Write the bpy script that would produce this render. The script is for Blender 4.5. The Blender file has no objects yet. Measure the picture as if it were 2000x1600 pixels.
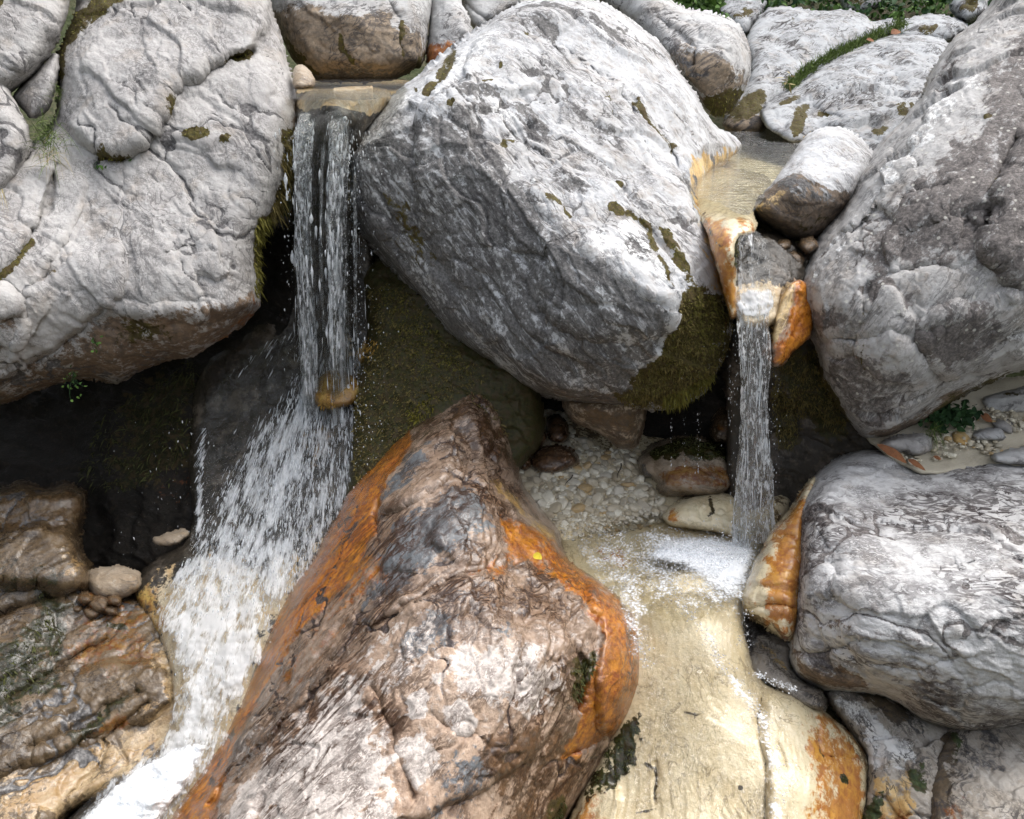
import bpy, math, random
import numpy as np

# ------------------------------------------------------------------ camera, sky, sun, exposure
sc = bpy.context.scene
PITCH = math.radians(25.0)
FPX, W0, H0 = 1570.0, 2000.0, 1600.0
CAMZ = 3.7
cam_d = bpy.data.cameras.new('camera')
cam = bpy.data.objects.new('camera', cam_d)
sc.collection.objects.link(cam)
cam.location = (0, 0, CAMZ)
cam.rotation_euler = (math.radians(90) - PITCH, 0, 0)
cam_d.sensor_width = 36.0
cam_d.sensor_fit = 'HORIZONTAL'
cam_d.lens = FPX / W0 * 36.0
cam_d.clip_start = 0.05
cam_d.clip_end = 500
sc.camera = cam

SUN_EL, SUN_AZ = math.radians(60), math.radians(70)      # azimuth measured from +Y towards +X
world = bpy.data.worlds.new('World')
sc.world = world
world.use_nodes = True
wn = world.node_tree
bg = wn.nodes['Background']
sky = wn.nodes.new('ShaderNodeTexSky')
sky.sky_type = 'NISHITA'
sky.sun_disc = False
sky.sun_elevation = SUN_EL
sky.sun_rotation = SUN_AZ
sky.air_density = 1.0
sky.dust_density = 4.0
hsv = wn.nodes.new('ShaderNodeHueSaturation')            # overcast: most of the blue is gone
hsv.inputs['Saturation'].default_value = 0.34
wn.links.new(sky.outputs[0], hsv.inputs['Color'])
wn.links.new(hsv.outputs[0], bg.inputs['Color'])
bg.inputs['Strength'].default_value = 0.15

sun_d = bpy.data.lights.new('sun', 'SUN')
sun_d.energy = 0.52
sun_d.angle = math.radians(45)
sun_d.color = (1.0, 0.96, 0.90)
sun = bpy.data.objects.new('sun', sun_d)
sc.collection.objects.link(sun)
from mathutils import Vector
_dir = Vector((math.sin(SUN_AZ) * math.cos(SUN_EL), math.cos(SUN_AZ) * math.cos(SUN_EL), math.sin(SUN_EL)))
sun.rotation_euler = _dir.to_track_quat('Z', 'Y').to_euler()
sun.location = (0, 0, 20)

sc.view_settings.view_transform = 'Standard'
sc.view_settings.look = 'None'
sc.view_settings.gamma = 1.0
sc.view_settings.exposure = 1.42
try:
    sc.cycles.use_denoising = True
    sc.cycles.transparent_max_bounces = 24
    sc.cycles.max_bounces = 6
    sc.cycles.diffuse_bounces = 3
    sc.cycles.glossy_bounces = 2
    sc.cycles.adaptive_threshold = 0.012
    sc.cycles.caustics_reflective = False
    sc.cycles.caustics_refractive = False
except Exception:
    pass
# ------------------------------------------------------------------ helpers: space
CP, SP = math.cos(PITCH), math.sin(PITCH)
FW = np.array([0, CP, -SP]); UP = np.array([0, SP, CP]); RT = np.array([1.0, 0, 0])
CAM = np.array([0, 0, CAMZ])

def P(px, py, d):
    px = np.asarray(px, float); py = np.asarray(py, float); d = np.asarray(d, float)
    u = (px - W0 / 2) / FPX; v = (py - H0 / 2) / FPX
    return CAM + d[..., None] * (FW + u[..., None] * RT - v[..., None] * UP)

def dh(py, h):
    """depth at which the ray of row py meets the level h metres below the camera"""
    return h / (SP + CP * (py - H0 / 2) / FPX)

def hz(x, y, h):
    return (x, y, dh(y, h))

# ------------------------------------------------------------------ helpers: noise
def _hash(ix, iy, iz, seed):
    h = (ix * 374761393 + iy * 668265263 + iz * 2147483647 + seed * 974634551) & 0xFFFFFFFF
    h = ((h ^ (h >> 13)) * 1274126177) & 0xFFFFFFFF
    h = ((h ^ (h >> 16)) * 2246822519) & 0xFFFFFFFF
    return h ^ (h >> 15)

def perlin(p, seed=0):
    p = np.asarray(p, float)
    i = np.floor(p).astype(np.int64); f = p - i
    u = f * f * f * (f * (f * 6 - 15) + 10)
    out = 0
    for dx in (0, 1):
        wx = u[:, 0] if dx else 1 - u[:, 0]
        for dy in (0, 1):
            wy = u[:, 1] if dy else 1 - u[:, 1]
            for dz in (0, 1):
                wz = u[:, 2] if dz else 1 - u[:, 2]
                h = _hash(i[:, 0] + dx, i[:, 1] + dy, i[:, 2] + dz, seed)
                gx = (h & 1023) / 511.5 - 1; gy = ((h >> 10) & 1023) / 511.5 - 1; gz = ((h >> 20) & 1023) / 511.5 - 1
                out = out + wx * wy * wz * (gx * (f[:, 0] - dx) + gy * (f[:, 1] - dy) + gz * (f[:, 2] - dz))
    return out * 1.15

def fbm(p, octs=4, seed=0, gain=0.5, lac=2.03):
    a, s, t = 1.0, 0.0, 0.0
    for o in range(octs):
        s = s + a * perlin(p, seed + o * 17); t += a
        p = p * lac + 7.31; a *= gain
    return s / t * 1.6

def ridged(p, octs=3, seed=0):
    a, s, t = 1.0, 0.0, 0.0
    for o in range(octs):
        s = s + a * (1 - np.minimum(np.abs(perlin(p, seed + o * 31)) * 2.2, 1)); t += a
        p = p * 2.1 + 3.7; a *= 0.5
    return s / t

def worley(p, seed=0):
    """F1, F2, per-cell random plane height (chipped facets)"""
    i = np.floor(p).astype(np.int64)
    n = len(p)
    f1 = np.full(n, 9.0); f2 = np.full(n, 9.0); tilt = np.zeros(n)
    for dx in (-1, 0, 1):
        for dy in (-1, 0, 1):
            for dz in (-1, 0, 1):
                cx, cy, cz = i[:, 0] + dx, i[:, 1] + dy, i[:, 2] + dz
                h = _hash(cx, cy, cz, seed); g = _hash(cx, cy, cz, seed + 99)
                v0 = p[:, 0] - (cx + (h & 1023) / 1023.0)
                v1 = p[:, 1] - (cy + ((h >> 10) & 1023) / 1023.0)
                v2 = p[:, 2] - (cz + ((h >> 20) & 1023) / 1023.0)
                d = v0 * v0 + v1 * v1 + v2 * v2
                t = v0 * ((g & 1023) / 511.5 - 1) + v1 * (((g >> 10) & 1023) / 511.5 - 1) + v2 * (((g >> 20) & 1023) / 511.5 - 1) + ((h >> 5) & 255) / 255.0 * .5
                m = d < f1
                f2 = np.where(m, f1, np.minimum(f2, d))
                tilt = np.where(m, t, tilt)
                f1 = np.where(m, d, f1)
    return np.sqrt(f1), np.sqrt(f2), tilt

def sstep(a, b, x):
    t = np.clip((x - a) / (b - a), 0, 1)
    return t * t * (3 - 2 * t)

def n2(px, py, scale, seed=0, octs=2):
    return fbm(np.stack([px / scale, py / scale, np.full_like(px, 0.37 + seed * 1.7)], 1), octs, seed)

# ------------------------------------------------------------------ helpers: outlines
def chaikin(pts, n=2, closed=True):
    p = np.array(pts, float)
    for _ in range(n):
        q = np.roll(p, -1, 0) if closed else p[1:]
        a = p if closed else p[:-1]
        r = np.empty((2 * len(a), 2))
        r[0::2] = a * .8 + q * .2; r[1::2] = a * .2 + q * .8
        if not closed:
            r = np.vstack([p[:1], r, p[-1:]])
        p = r
    return p

def seg_dist(x, y, poly, closed=True):
    a = np.asarray(poly, float); b = np.roll(a, -1, 0) if closed else a[1:]
    if not closed: a = a[:-1]
    best = np.full(len(x), 1e18); tt = np.zeros(len(x))
    for k in range(len(a)):
        ex, ey = b[k] - a[k]; L = ex * ex + ey * ey + 1e-9
        t = np.clip(((x - a[k, 0]) * ex + (y - a[k, 1]) * ey) / L, 0, 1)
        d = (x - a[k, 0] - t * ex) ** 2 + (y - a[k, 1] - t * ey) ** 2
        m = d < best
        best = np.where(m, d, best); tt = np.where(m, (k + t) / len(a), tt)
    return np.sqrt(best), tt

def inside(x, y, poly):
    a = np.asarray(poly, float); b = np.roll(a, -1, 0)
    c = np.zeros(len(x), bool)
    for (x0, y0), (x1, y1) in zip(a, b):
        if y0 == y1: continue
        k = (y0 > y) != (y1 > y)
        c ^= k & (x < (x1 - x0) * (y - y0) / (y1 - y0) + x0)
    return c

def sdist(x, y, poly):
    d, _ = seg_dist(x, y, poly)
    return np.where(inside(x, y, poly), d, -d)

class TPS:
    def __init__(s, ctrl, lam=0.02):
        c = np.array(ctrl, float); s.xy = c[:, :2] / 400.0
        n = len(c)
        K = s._phi(s.xy, s.xy) + lam * np.eye(n)
        Pm = np.hstack([np.ones((n, 1)), s.xy])
        A = np.zeros((n + 3, n + 3)); A[:n, :n] = K; A[:n, n:] = Pm; A[n:, :n] = Pm.T
        r = np.zeros(n + 3); r[:n] = c[:, 2]
        s.w = np.linalg.solve(A, r)
    @staticmethod
    def _phi(a, b):
        r2 = ((a[:, None, :] - b[None]) ** 2).sum(-1)
        return 0.5 * r2 * np.log(r2 + 1e-9)
    def __call__(s, x, y):
        q = np.stack([np.ravel(x), np.ravel(y)], 1) / 400.0
        out = np.empty(len(q))
        for k in range(0, len(q), 100000):
            qq = q[k:k + 100000]
            out[k:k + 100000] = s._phi(qq, s.xy) @ s.w[:-3] + s.w[-3] + qq @ s.w[-2:]
        return out

# ------------------------------------------------------------------ helpers: meshes and objects
COL = sc.collection
def mesh_obj(name, verts, faces, mat, parent=None, attrs=None, smooth=True, loc=None):
    """faces: (n,4) or (n,3) int array, or a list of such arrays"""
    verts = np.asarray(verts, np.float64)
    if loc is None:
        lo, hi = verts.min(0), verts.max(0)
        loc = np.array([(lo[0] + hi[0]) / 2, (lo[1] + hi[1]) / 2, lo[2]])
        if parent is not None: loc = np.array(parent['_loc'])
    loc = np.asarray(loc, float)
    fl = faces if isinstance(faces, list) else [faces]
    fl = [np.asarray(f, np.int32) for f in fl if len(f)]
    me = bpy.data.meshes.new(name)
    me.vertices.add(len(verts))
    me.vertices.foreach_set('co', (verts - loc).astype(np.float32).ravel())
    nl = sum(f.size for f in fl); nf = sum(len(f) for f in fl)
    me.loops.add(nl); me.polygons.add(nf)
    me.loops.foreach_set('vertex_index', np.concatenate([f.ravel() for f in fl]))
    tot = np.concatenate([np.full(len(f), f.shape[1], np.int32) for f in fl])
    st = np.concatenate([[0], np.cumsum(tot)[:-1]]).astype(np.int32)
    me.polygons.foreach_set('loop_start', st)
    try: me.polygons.foreach_set('loop_total', tot)
    except Exception: pass
    me.polygons.foreach_set('use_smooth', np.full(nf, smooth))
    for k, v in (attrs or {}).items():
        v = np.asarray(v, np.float32)
        if v.ndim == 1:
            a = me.attributes.new(k, 'FLOAT', 'POINT'); a.data.foreach_set('value', v)
        elif v.shape[1] == 4:
            a = me.attributes.new(k, 'FLOAT_COLOR', 'POINT'); a.data.foreach_set('color', v.ravel())
        else:
            a = me.attributes.new(k, 'FLOAT_VECTOR', 'POINT'); a.data.foreach_set('vector', v.ravel())
    me.materials.append(mat)
    me.validate(); me.update()
    o = bpy.data.objects.new(name, me)
    COL.objects.link(o)
    if parent is not None:
        o.parent = parent
        o.location = loc - np.array(parent['_loc'])
    else:
        o.location = loc
    o['_loc'] = [float(c) for c in loc]
    return o

def tag(o, label=None, cat=None, group=None, kind=None):
    if label: o['label'] = label
    if cat: o['category'] = cat
    if group: o['group'] = group
    if kind: o['kind'] = kind
    return o

def normals(V, F):
    a = V[F[:, 0]]; b = V[F[:, 1]]; c = V[F[:, 2]]; d = V[F[:, 3]]
    n = np.cross(c - a, d - b)
    n /= np.linalg.norm(n, axis=1)[:, None] + 1e-12
    N = np.zeros_like(V)
    for k in range(4):
        for ax in range(3):
            N[:, ax] += np.bincount(F[:, k], n[:, ax], len(V))
    return N / (np.linalg.norm(N, axis=1)[:, None] + 1e-12)

CH = dict(dark=0, moss=1, rust=2, wet=3, tan=4, white=5, cream=6, slate=7)

def img_dir(dx, dy):
    """a direction seen in the picture (x right, y down) as a vector in the plane facing the viewer"""
    v = dx * RT - dy * UP
    return v / np.linalg.norm(v)

def relief(V, seed, big=0.03, bigf=1.6, mid=0.010, midf=7.0, fine=0.003, finef=30.0, chip=0.0, chipf=4.0,
           strata=0.0, sdir=(1, 0.3), sfreq=9.0, swarp=0.5, crack=0.0, crackf=2.5, lump=0.0, lumpf=6.0, flake=0.0042, flakef=3.2, facet=0.05, facetf=1.9, marks=None):
    """rock relief in metres along the normal"""
    a = img_dir(*sdir); b = img_dir(-sdir[1], sdir[0]); c = np.cross(a, b)
    q = np.stack([V @ a, V @ b, V @ c], 1)
    st = q * np.array([0.33, 1.0, 0.7])
    h = big * fbm(V * bigf, 3, seed)
    if mid: h = h + mid * .42 * fbm(st * midf, 4, seed + 5)
    if facet:                                           # fractured planes meeting in sharp outward ridges
        wq = q * np.array([.55, 1.0, .85]) * facetf + .28 * np.stack([fbm(V * facetf, 3, seed + 80), fbm(V * facetf, 3, seed + 81), fbm(V * facetf, 3, seed + 82)], 1)
        f1, ff, t = worley(wq, seed + 83)
        h = h + facet * (f1 - .45) * 1.3 + facet * .35 * t
        f1, ff, t = worley(wq * 2.7 + 5, seed + 84)
        h = h + facet * .30 * (f1 - .45) + facet * .12 * t
    if flake:                                           # thin layers broken off along uneven edges
        for k, (fq, am, lv) in enumerate(((flakef, flake, 5.0), (flakef * 2.6, flake * .5, 4.0))):
            tn = (fbm(st * fq * np.array([1.2, 1, 1]), 5, seed + 70 + k, .55) + 2) * lv
            fl = np.floor(tn); fr = tn - fl
            h = h + am * (fl + sstep(.86, 1.0, fr) - tn * .8) / 1.0
    if fine: h = h + fine * fbm(st * finef, 3, seed + 9, 0.6)
    if strata:
        w = fbm(V * 1.7, 3, seed + 21) * swarp
        s = q[:, 1] * sfreq + w * 3.0 + 0.5 * q[:, 2] * sfreq
        fr = s - np.floor(s)
        saw = np.where(fr < .86, fr / .86, (1 - fr) / .14)
        amp = np.clip(0.55 + 1.1 * fbm(V * 2.3, 2, seed + 3), 0, 1.3)
        s2 = q[:, 1] * sfreq * 2.7 + fbm(V * 4.1, 2, seed + 27) * 2.2
        f2 = s2 - np.floor(s2)
        saw2 = np.where(f2 < .8, f2 / .8, (1 - f2) / .2)
        h = h + strata * .55 * (saw - .5) * amp + strata * .22 * (saw2 - .5) * np.clip(0.5 + 1.4 * fbm(V * 3.9, 2, seed + 4), 0, 1.2)
    if chip:
        wp = st * chipf + 0.35 * np.stack([fbm(V * chipf, 2, seed + 40), fbm(V * chipf, 2, seed + 41), fbm(V * chipf, 2, seed + 42)], 1)
        f1, ff, t = worley(wp, seed + 13)
        h = h + chip * .9 * t - chip * .28 * (1 - sstep(0.0, 0.05, ff - f1))
        _, _, t2 = worley(wp * 2.9, seed + 14)
        h = h + chip * .28 * t2
    if crack:
        wc = q * np.array([.30, 1.0, .6]) * crackf + .22 * np.stack([fbm(V * 2.2, 4, seed + 51), fbm(V * 2.2, 4, seed + 56), fbm(V * 2.2, 4, seed + 57)], 1) * crackf
        f1, ff, _t = worley(wc, seed + 50)
        gate = sstep(-.15, .25, fbm(V * 1.3, 3, seed + 52))
        ck = (1 - sstep(.012, .055, ff - f1)) * gate
        f1, ff, _t = worley(wc * np.array([1.6, 2.3, 2.3]) + 9, seed + 54)
        c2 = (1 - sstep(.02, .075, ff - f1)) * sstep(.05, .4, fbm(V * 2.1, 3, seed + 55))
        h = h - crack * ck - crack * .5 * c2
        if marks is not None: marks.append(np.maximum(ck, c2 * .8))
    if lump:
        f1, ff, t = worley(V * lumpf, seed + 60)
        h = h + lump * (0.5 - f1)
    return h

def rock(name, outline, ctrl, mat, label=None, cat='boulder', group=None, kind=None, seed=1, step=3.0, rw=60, rd=0.35, back=0.5,
         rel=None, steps=(), cuts=(), paint=(), edge=4.0, chk=2, moss=(), parent=None, smooth=.5):
    o = chaikin(outline, chk)
    x0, y0 = o.min(0) - 3 * step - edge; x1, y1 = o.max(0) + 3 * step + edge
    xs = np.arange(x0, x1, step); ys = np.arange(y0, y1, step)
    X, Y = np.meshgrid(xs, ys); sh = X.shape
    x, y = X.ravel(), Y.ravel()
    sd = sdist(x, y, o)
    sd = sd + edge * n2(x, y, 55, seed, 3) + edge * .4 * n2(x, y, 14, seed + 1, 2)
    SD = sd.reshape(sh)
    gy, gx = np.gradient(SD, step)
    ins = SD > 0
    cell = ins[:-1, :-1] | ins[1:, :-1] | ins[:-1, 1:] | ins[1:, 1:]
    used = np.zeros(sh, bool)
    used[:-1, :-1] |= cell; used[1:, :-1] |= cell; used[:-1, 1:] |= cell; used[1:, 1:] |= cell
    u = used.ravel()
    out = (SD.ravel() <= 0) & u
    g2 = gx.ravel() ** 2 + gy.ravel() ** 2 + 0.05
    x = np.where(out, x - sd * gx.ravel() / g2, x); y = np.where(out, y - sd * gy.ravel() / g2, y)
    sdc = np.where(out, 0, sd)
    idx = -np.ones(len(x), np.int64); idx[u] = np.arange(u.sum())
    x, y, s = x[u], y[u], sdc[u]; bnd = out[u]
    tps = TPS(ctrl)
    d = tps(x, y)
    wx = x + 9 * n2(x, y, 40, seed + 2, 3); wy = y + 9 * n2(x, y, 40, seed + 3, 3)
    for (poly, raise_, soft) in steps:
        d = d - raise_ * sstep(-soft * .5, soft * .5, sdist(wx, wy, chaikin(poly, 1)))
    for (line, width, dep) in cuts:
        dd, t = seg_dist(wx, wy, line, False)
        d = d + dep * np.exp(-(dd / width) ** 2)
    t = np.clip(s / rw, 0, 1)
    prof = np.sqrt(np.clip(1 - (1 - t) ** 2, 0, 1))
    df = d + rd * (1 - prof)
    # front grid quads
    I = idx.reshape(sh)
    c = np.argwhere(cell)
    F = np.stack([I[c[:, 0], c[:, 1]], I[c[:, 0] + 1, c[:, 1]], I[c[:, 0] + 1, c[:, 1] + 1], I[c[:, 0], c[:, 1] + 1]], 1)
    n = len(x)
    # closed back shell, a coarser bulge away from the viewer
    bi = np.arange(n); nb = ~bnd
    bi[nb] = n + np.arange(nb.sum())
    Vf = P(x, y, df)
    tb = np.clip(s / (rw * 1.6), 0, 1)
    Vb = P(x[nb], y[nb], (d + rd + back * np.sqrt(np.clip(1 - (1 - tb) ** 2, 0, 1)))[nb])
    V = np.vstack([Vf, Vb])
    FB = bi[F][:, ::-1]
    FA = np.vstack([F, FB])
    N = normals(V, FA)
    M = np.zeros((n, 8))
    for (chan, shape, soft, st) in paint:
        soft = soft * (1.9 if chan in ('dark', 'slate', 'white', 'tan', 'rust', 'cream') else 1.6)
        brk = 1.0
        if chan == 'rust' and shape != 'all': brk = np.clip(.95 + .45 * n2(x, y, 45, seed + 35, 4), .45, 1.0)
        if chan == 'moss' and shape != 'all': brk = np.clip(1.0 + .75 * n2(x, y, 17, seed + 33, 3), .2, 1.0)
        ax = x + soft * .35 * n2(x, y, 30, seed + 7, 3); ay = y + soft * .35 * n2(x, y, 30, seed + 8, 3)
        if isinstance(shape, tuple):                    # ('line', pts, width)
            dd, _ = seg_dist(ax, ay, shape[1], False)
            m = 1 - sstep(shape[2] - soft * .5, shape[2] + soft * .5, dd)
        elif shape == 'all':
            m = np.ones(n)
        else:
            m = sstep(-soft * .5, soft * .5, sdist(ax, ay, chaikin(shape, 1)))
        k = CH[chan]
        M[:, k] = np.maximum(M[:, k], m * st * brk) if st > 0 else M[:, k] * (1 + st * m)
    mk = []
    h = relief(V, seed, marks=mk, **(rel or {}))
    if mk: M[:, 0] = np.maximum(M[:, 0], .85 * mk[0][:n])             # dark crust sits in the open cracks
    ends = np.ones(len(V)); ends[:n] = np.clip(s / max(32, .85 * rw), .08, 1)
    if smooth:
        sm_ = np.ones(len(V)); sm_[:n] = 1 - smooth * np.clip(np.maximum(M[:, CH['rust']], M[:, CH['cream']]), 0, 1)
        rel = rel or {}; hb = rel.get('big', .03) * fbm(V * rel.get('bigf', 1.6), 3, seed)
        h = hb + (h - hb) * sm_
    if M[:, 1].any():
        h[:n] += np.clip(M[:, 1], 0, 1) * (.004 + .010 * fbm(V[:n] * 16, 3, seed + 77))
    ends[n:] = .5
    V = V + N * (h * ends)[:, None]
    MA = np.vstack([M, M[nb]])
    ob = mesh_obj(name, V, FA, mat, parent=parent, attrs={'mask': MA[:, :4], 'mask2': MA[:, 4:]})
    if parent is None: tag(ob, label, None if kind == 'structure' else cat, group, kind)
    N = normals(V, FA)
    ob_data = dict(x=x, y=y, V=V[:n], N=N[:n], M=M, s=s, tps=tps, ob=ob, d=df)
    for spec in moss:
        add_moss(ob_data, seed + 200, **spec)
    return ob_data

def add_moss(R, seed, poly=None, thr=0.55, chan='moss', dens=0.5, length=0.02, hang=0.3, width=0.004, mat=None, name='moss', clump=20, ragged=.25):
    rng = np.random.default_rng(seed)
    m = R['M'][:, CH[chan]] + ragged * n2(R['x'], R['y'], clump, seed, 3) if poly is None else \
        sstep(-8, 8, sdist(R['x'] + 10 * n2(R['x'], R['y'], 25, seed, 3), R['y'] + 10 * n2(R['x'], R['y'], 25, seed + 1, 3), poly))
    k = np.flatnonzero((m > thr) & (rng.random(len(m)) < dens))
    if not len(k): return
    # one object per separate cushion
    cell = {}
    for j, (a, b) in enumerate(zip((R['x'][k] // 11).astype(int), (R['y'][k] // 11).astype(int))): cell.setdefault((a, b), []).append(j)
    seen = set()
    for c0 in list(cell):
        if c0 in seen: continue
        todo, grp = [c0], []; seen.add(c0)
        while todo:
            a, b = todo.pop(); grp += cell[(a, b)]
            for da in (-1, 0, 1):
                for db in (-1, 0, 1):
                    q = (a + da, b + db)
                    if q in cell and q not in seen: seen.add(q); todo.append(q)
        if len(grp) < 12: continue
        g = k[np.array(grp)]
        tufts(name, R['V'][g], R['N'][g], mat or MAT['moss'], R['ob'], rng, length, hang, width)

def tufts(name, B, N, mat, parent, rng, length, hang, width, xy=None, per=2):
    B = np.repeat(B, per, 0); N = np.repeat(N, per, 0)
    n = len(B)
    cl = fbm(B * 22.0, 2, 5)
    d = N + rng.normal(0, .8, (n, 3)); d[:, 2] -= hang * 2.0
    d /= np.linalg.norm(d, axis=1)[:, None]
    L = length * rng.uniform(.35, 1.2, n) * np.clip(1 + 1.5 * cl, .2, 2.2)
    side = np.cross(d, rng.normal(0, 1, (n, 3))); side /= np.linalg.norm(side, axis=1)[:, None] + 1e-9
    w = width * rng.uniform(.6, 1.3, n)
    base = B + rng.normal(0, .004, (n, 3)) - N * .003
    bend = np.zeros((n, 3)); bend[:, 2] = -hang * L * .9
    midp = base + d * (L * .55)[:, None] + bend * .3
    tip = base + d * L[:, None] + bend
    V = np.concatenate([base - side * (w * .6)[:, None], base + side * (w * .6)[:, None], midp + side * w[:, None], midp - side * w[:, None], tip], 0)
    i = np.arange(n)
    q = np.stack([i, i + n, i + 2 * n, i + 3 * n], 1); t = np.stack([i + 3 * n, i + 2 * n, i + 4 * n], 1)
    rnd = np.tile(np.clip(.5 + .5 * cl + rng.normal(0, .18, n), 0, 1), 5)
    hgt = np.concatenate([np.zeros(2 * n), np.full(2 * n, .6), np.ones(n)])
    o = mesh_obj(name, V, [q, t], mat, parent=parent, attrs={'tint': rnd, 'hgt': hgt}, smooth=False)
    o['kind'] = 'stuff'
    return o
# ------------------------------------------------------------------ materials
MAT = {}
class NT:
    def __init__(s, name):
        s.m = bpy.data.materials.new(name); s.m.use_nodes = True
        s.t = s.m.node_tree; s.t.nodes.clear()
        s.out = s.t.nodes.new('ShaderNodeOutputMaterial')
    def n(s, typ, **kw):
        nd = s.t.nodes.new(typ)
        for k, v in kw.items(): setattr(nd, k, v)
        return nd
    def set(s, sock, v):
        if isinstance(v, bpy.types.NodeSocket): s.t.links.new(v, sock)
        elif v is not None: sock.default_value = v
    def math(s, op, a, b=None, c=None, clamp=False):
        nd = s.n('ShaderNodeMath', operation=op, use_clamp=clamp)
        for i, v in enumerate((a, b, c)):
            if v is not None: s.set(nd.inputs[i], v)
        return nd.outputs[0]
    def sm(s, x, a, b):
        nd = s.n('ShaderNodeMapRange', interpolation_type='SMOOTHSTEP')
        s.set(nd.inputs[0], x); nd.inputs[1].default_value = a; nd.inputs[2].default_value = b
        return nd.outputs[0]
    def mr(s, x, a, b, c, d):
        nd = s.n('ShaderNodeMapRange'); s.set(nd.inputs[0], x)
        for i, v in enumerate((a, b, c, d)): nd.inputs[i + 1].default_value = v
        return nd.outputs[0]
    def mix(s, f, a, b, blend='MIX'):
        nd = s.n('ShaderNodeMix', data_type='RGBA', blend_type=blend, clamp_factor=True)
        s.set(nd.inputs[0], f)
        for i, v in ((6, a), (7, b)):
            s.set(nd.inputs[i], tuple(v) + (1,) if isinstance(v, (tuple, list)) and len(v) == 3 else v)
        return nd.outputs[2]
    def noise(s, vec, scale, detail=4, rough=.55, dist=0.0):
        nd = s.n('ShaderNodeTexNoise'); s.set(nd.inputs['Vector'], vec)
        nd.inputs['Scale'].default_value = scale; nd.inputs['Detail'].default_value = detail
        nd.inputs['Roughness'].default_value = rough; nd.inputs['Distortion'].default_value = dist
        return nd.outputs['Fac']
    def vor(s, vec, scale, feature='F1', rand=1.0, out='Distance'):
        nd = s.n('ShaderNodeTexVoronoi', feature=feature); s.set(nd.inputs['Vector'], vec)
        nd.inputs['Scale'].default_value = scale; nd.inputs['Randomness'].default_value = rand
        return nd.outputs[out]
    def attr(s, name):
        return s.n('ShaderNodeAttribute', attribute_name=name)
    def sep(s, col):
        nd = s.n('ShaderNodeSeparateColor'); s.set(nd.inputs[0], col); return nd.outputs
    def dirvec(s, vec, dirpx, k=(1, 1, 1)):
        """coordinates along / across the strata"""
        a = img_dir(*dirpx); b = img_dir(-dirpx[1], dirpx[0]); c = np.cross(a, b)
        cmb = s.n('ShaderNodeCombineXYZ')
        for i, (v, kk) in enumerate(zip((a, b, c), k)):
            d = s.n('ShaderNodeVectorMath', operation='DOT_PRODUCT')
            s.set(d.inputs[0], vec); d.inputs[1].default_value = tuple(v * kk)
            s.t.links.new(d.outputs['Value'], cmb.inputs[i])
        return cmb.outputs[0]
    def bump(s, h, strength, dist, nrm=None):
        nd = s.n('ShaderNodeBump'); s.set(nd.inputs['Height'], h)
        nd.inputs['Strength'].default_value = strength; nd.inputs['Distance'].default_value = dist
        if nrm is not None: s.set(nd.inputs['Normal'], nrm)
        return nd.outputs[0]
    def bsdf(s, col, rough, nrm=None, spec=0.5, **kw):
        nd = s.n('ShaderNodeBsdfPrincipled')
        s.set(nd.inputs['Base Color'], tuple(col) + (1,) if isinstance(col, tuple) and len(col) == 3 else col)
        s.set(nd.inputs['Roughness'], rough)
        if nrm is not None: s.set(nd.inputs['Normal'], nrm)
        s.set(nd.inputs['Specular IOR Level'], spec)
        for k, v in kw.items(): s.set(nd.inputs[k], v)
        return nd.outputs[0]
    def done(s, sh):
        s.t.links.new(sh, s.out.inputs['Surface']); return s.m

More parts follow.
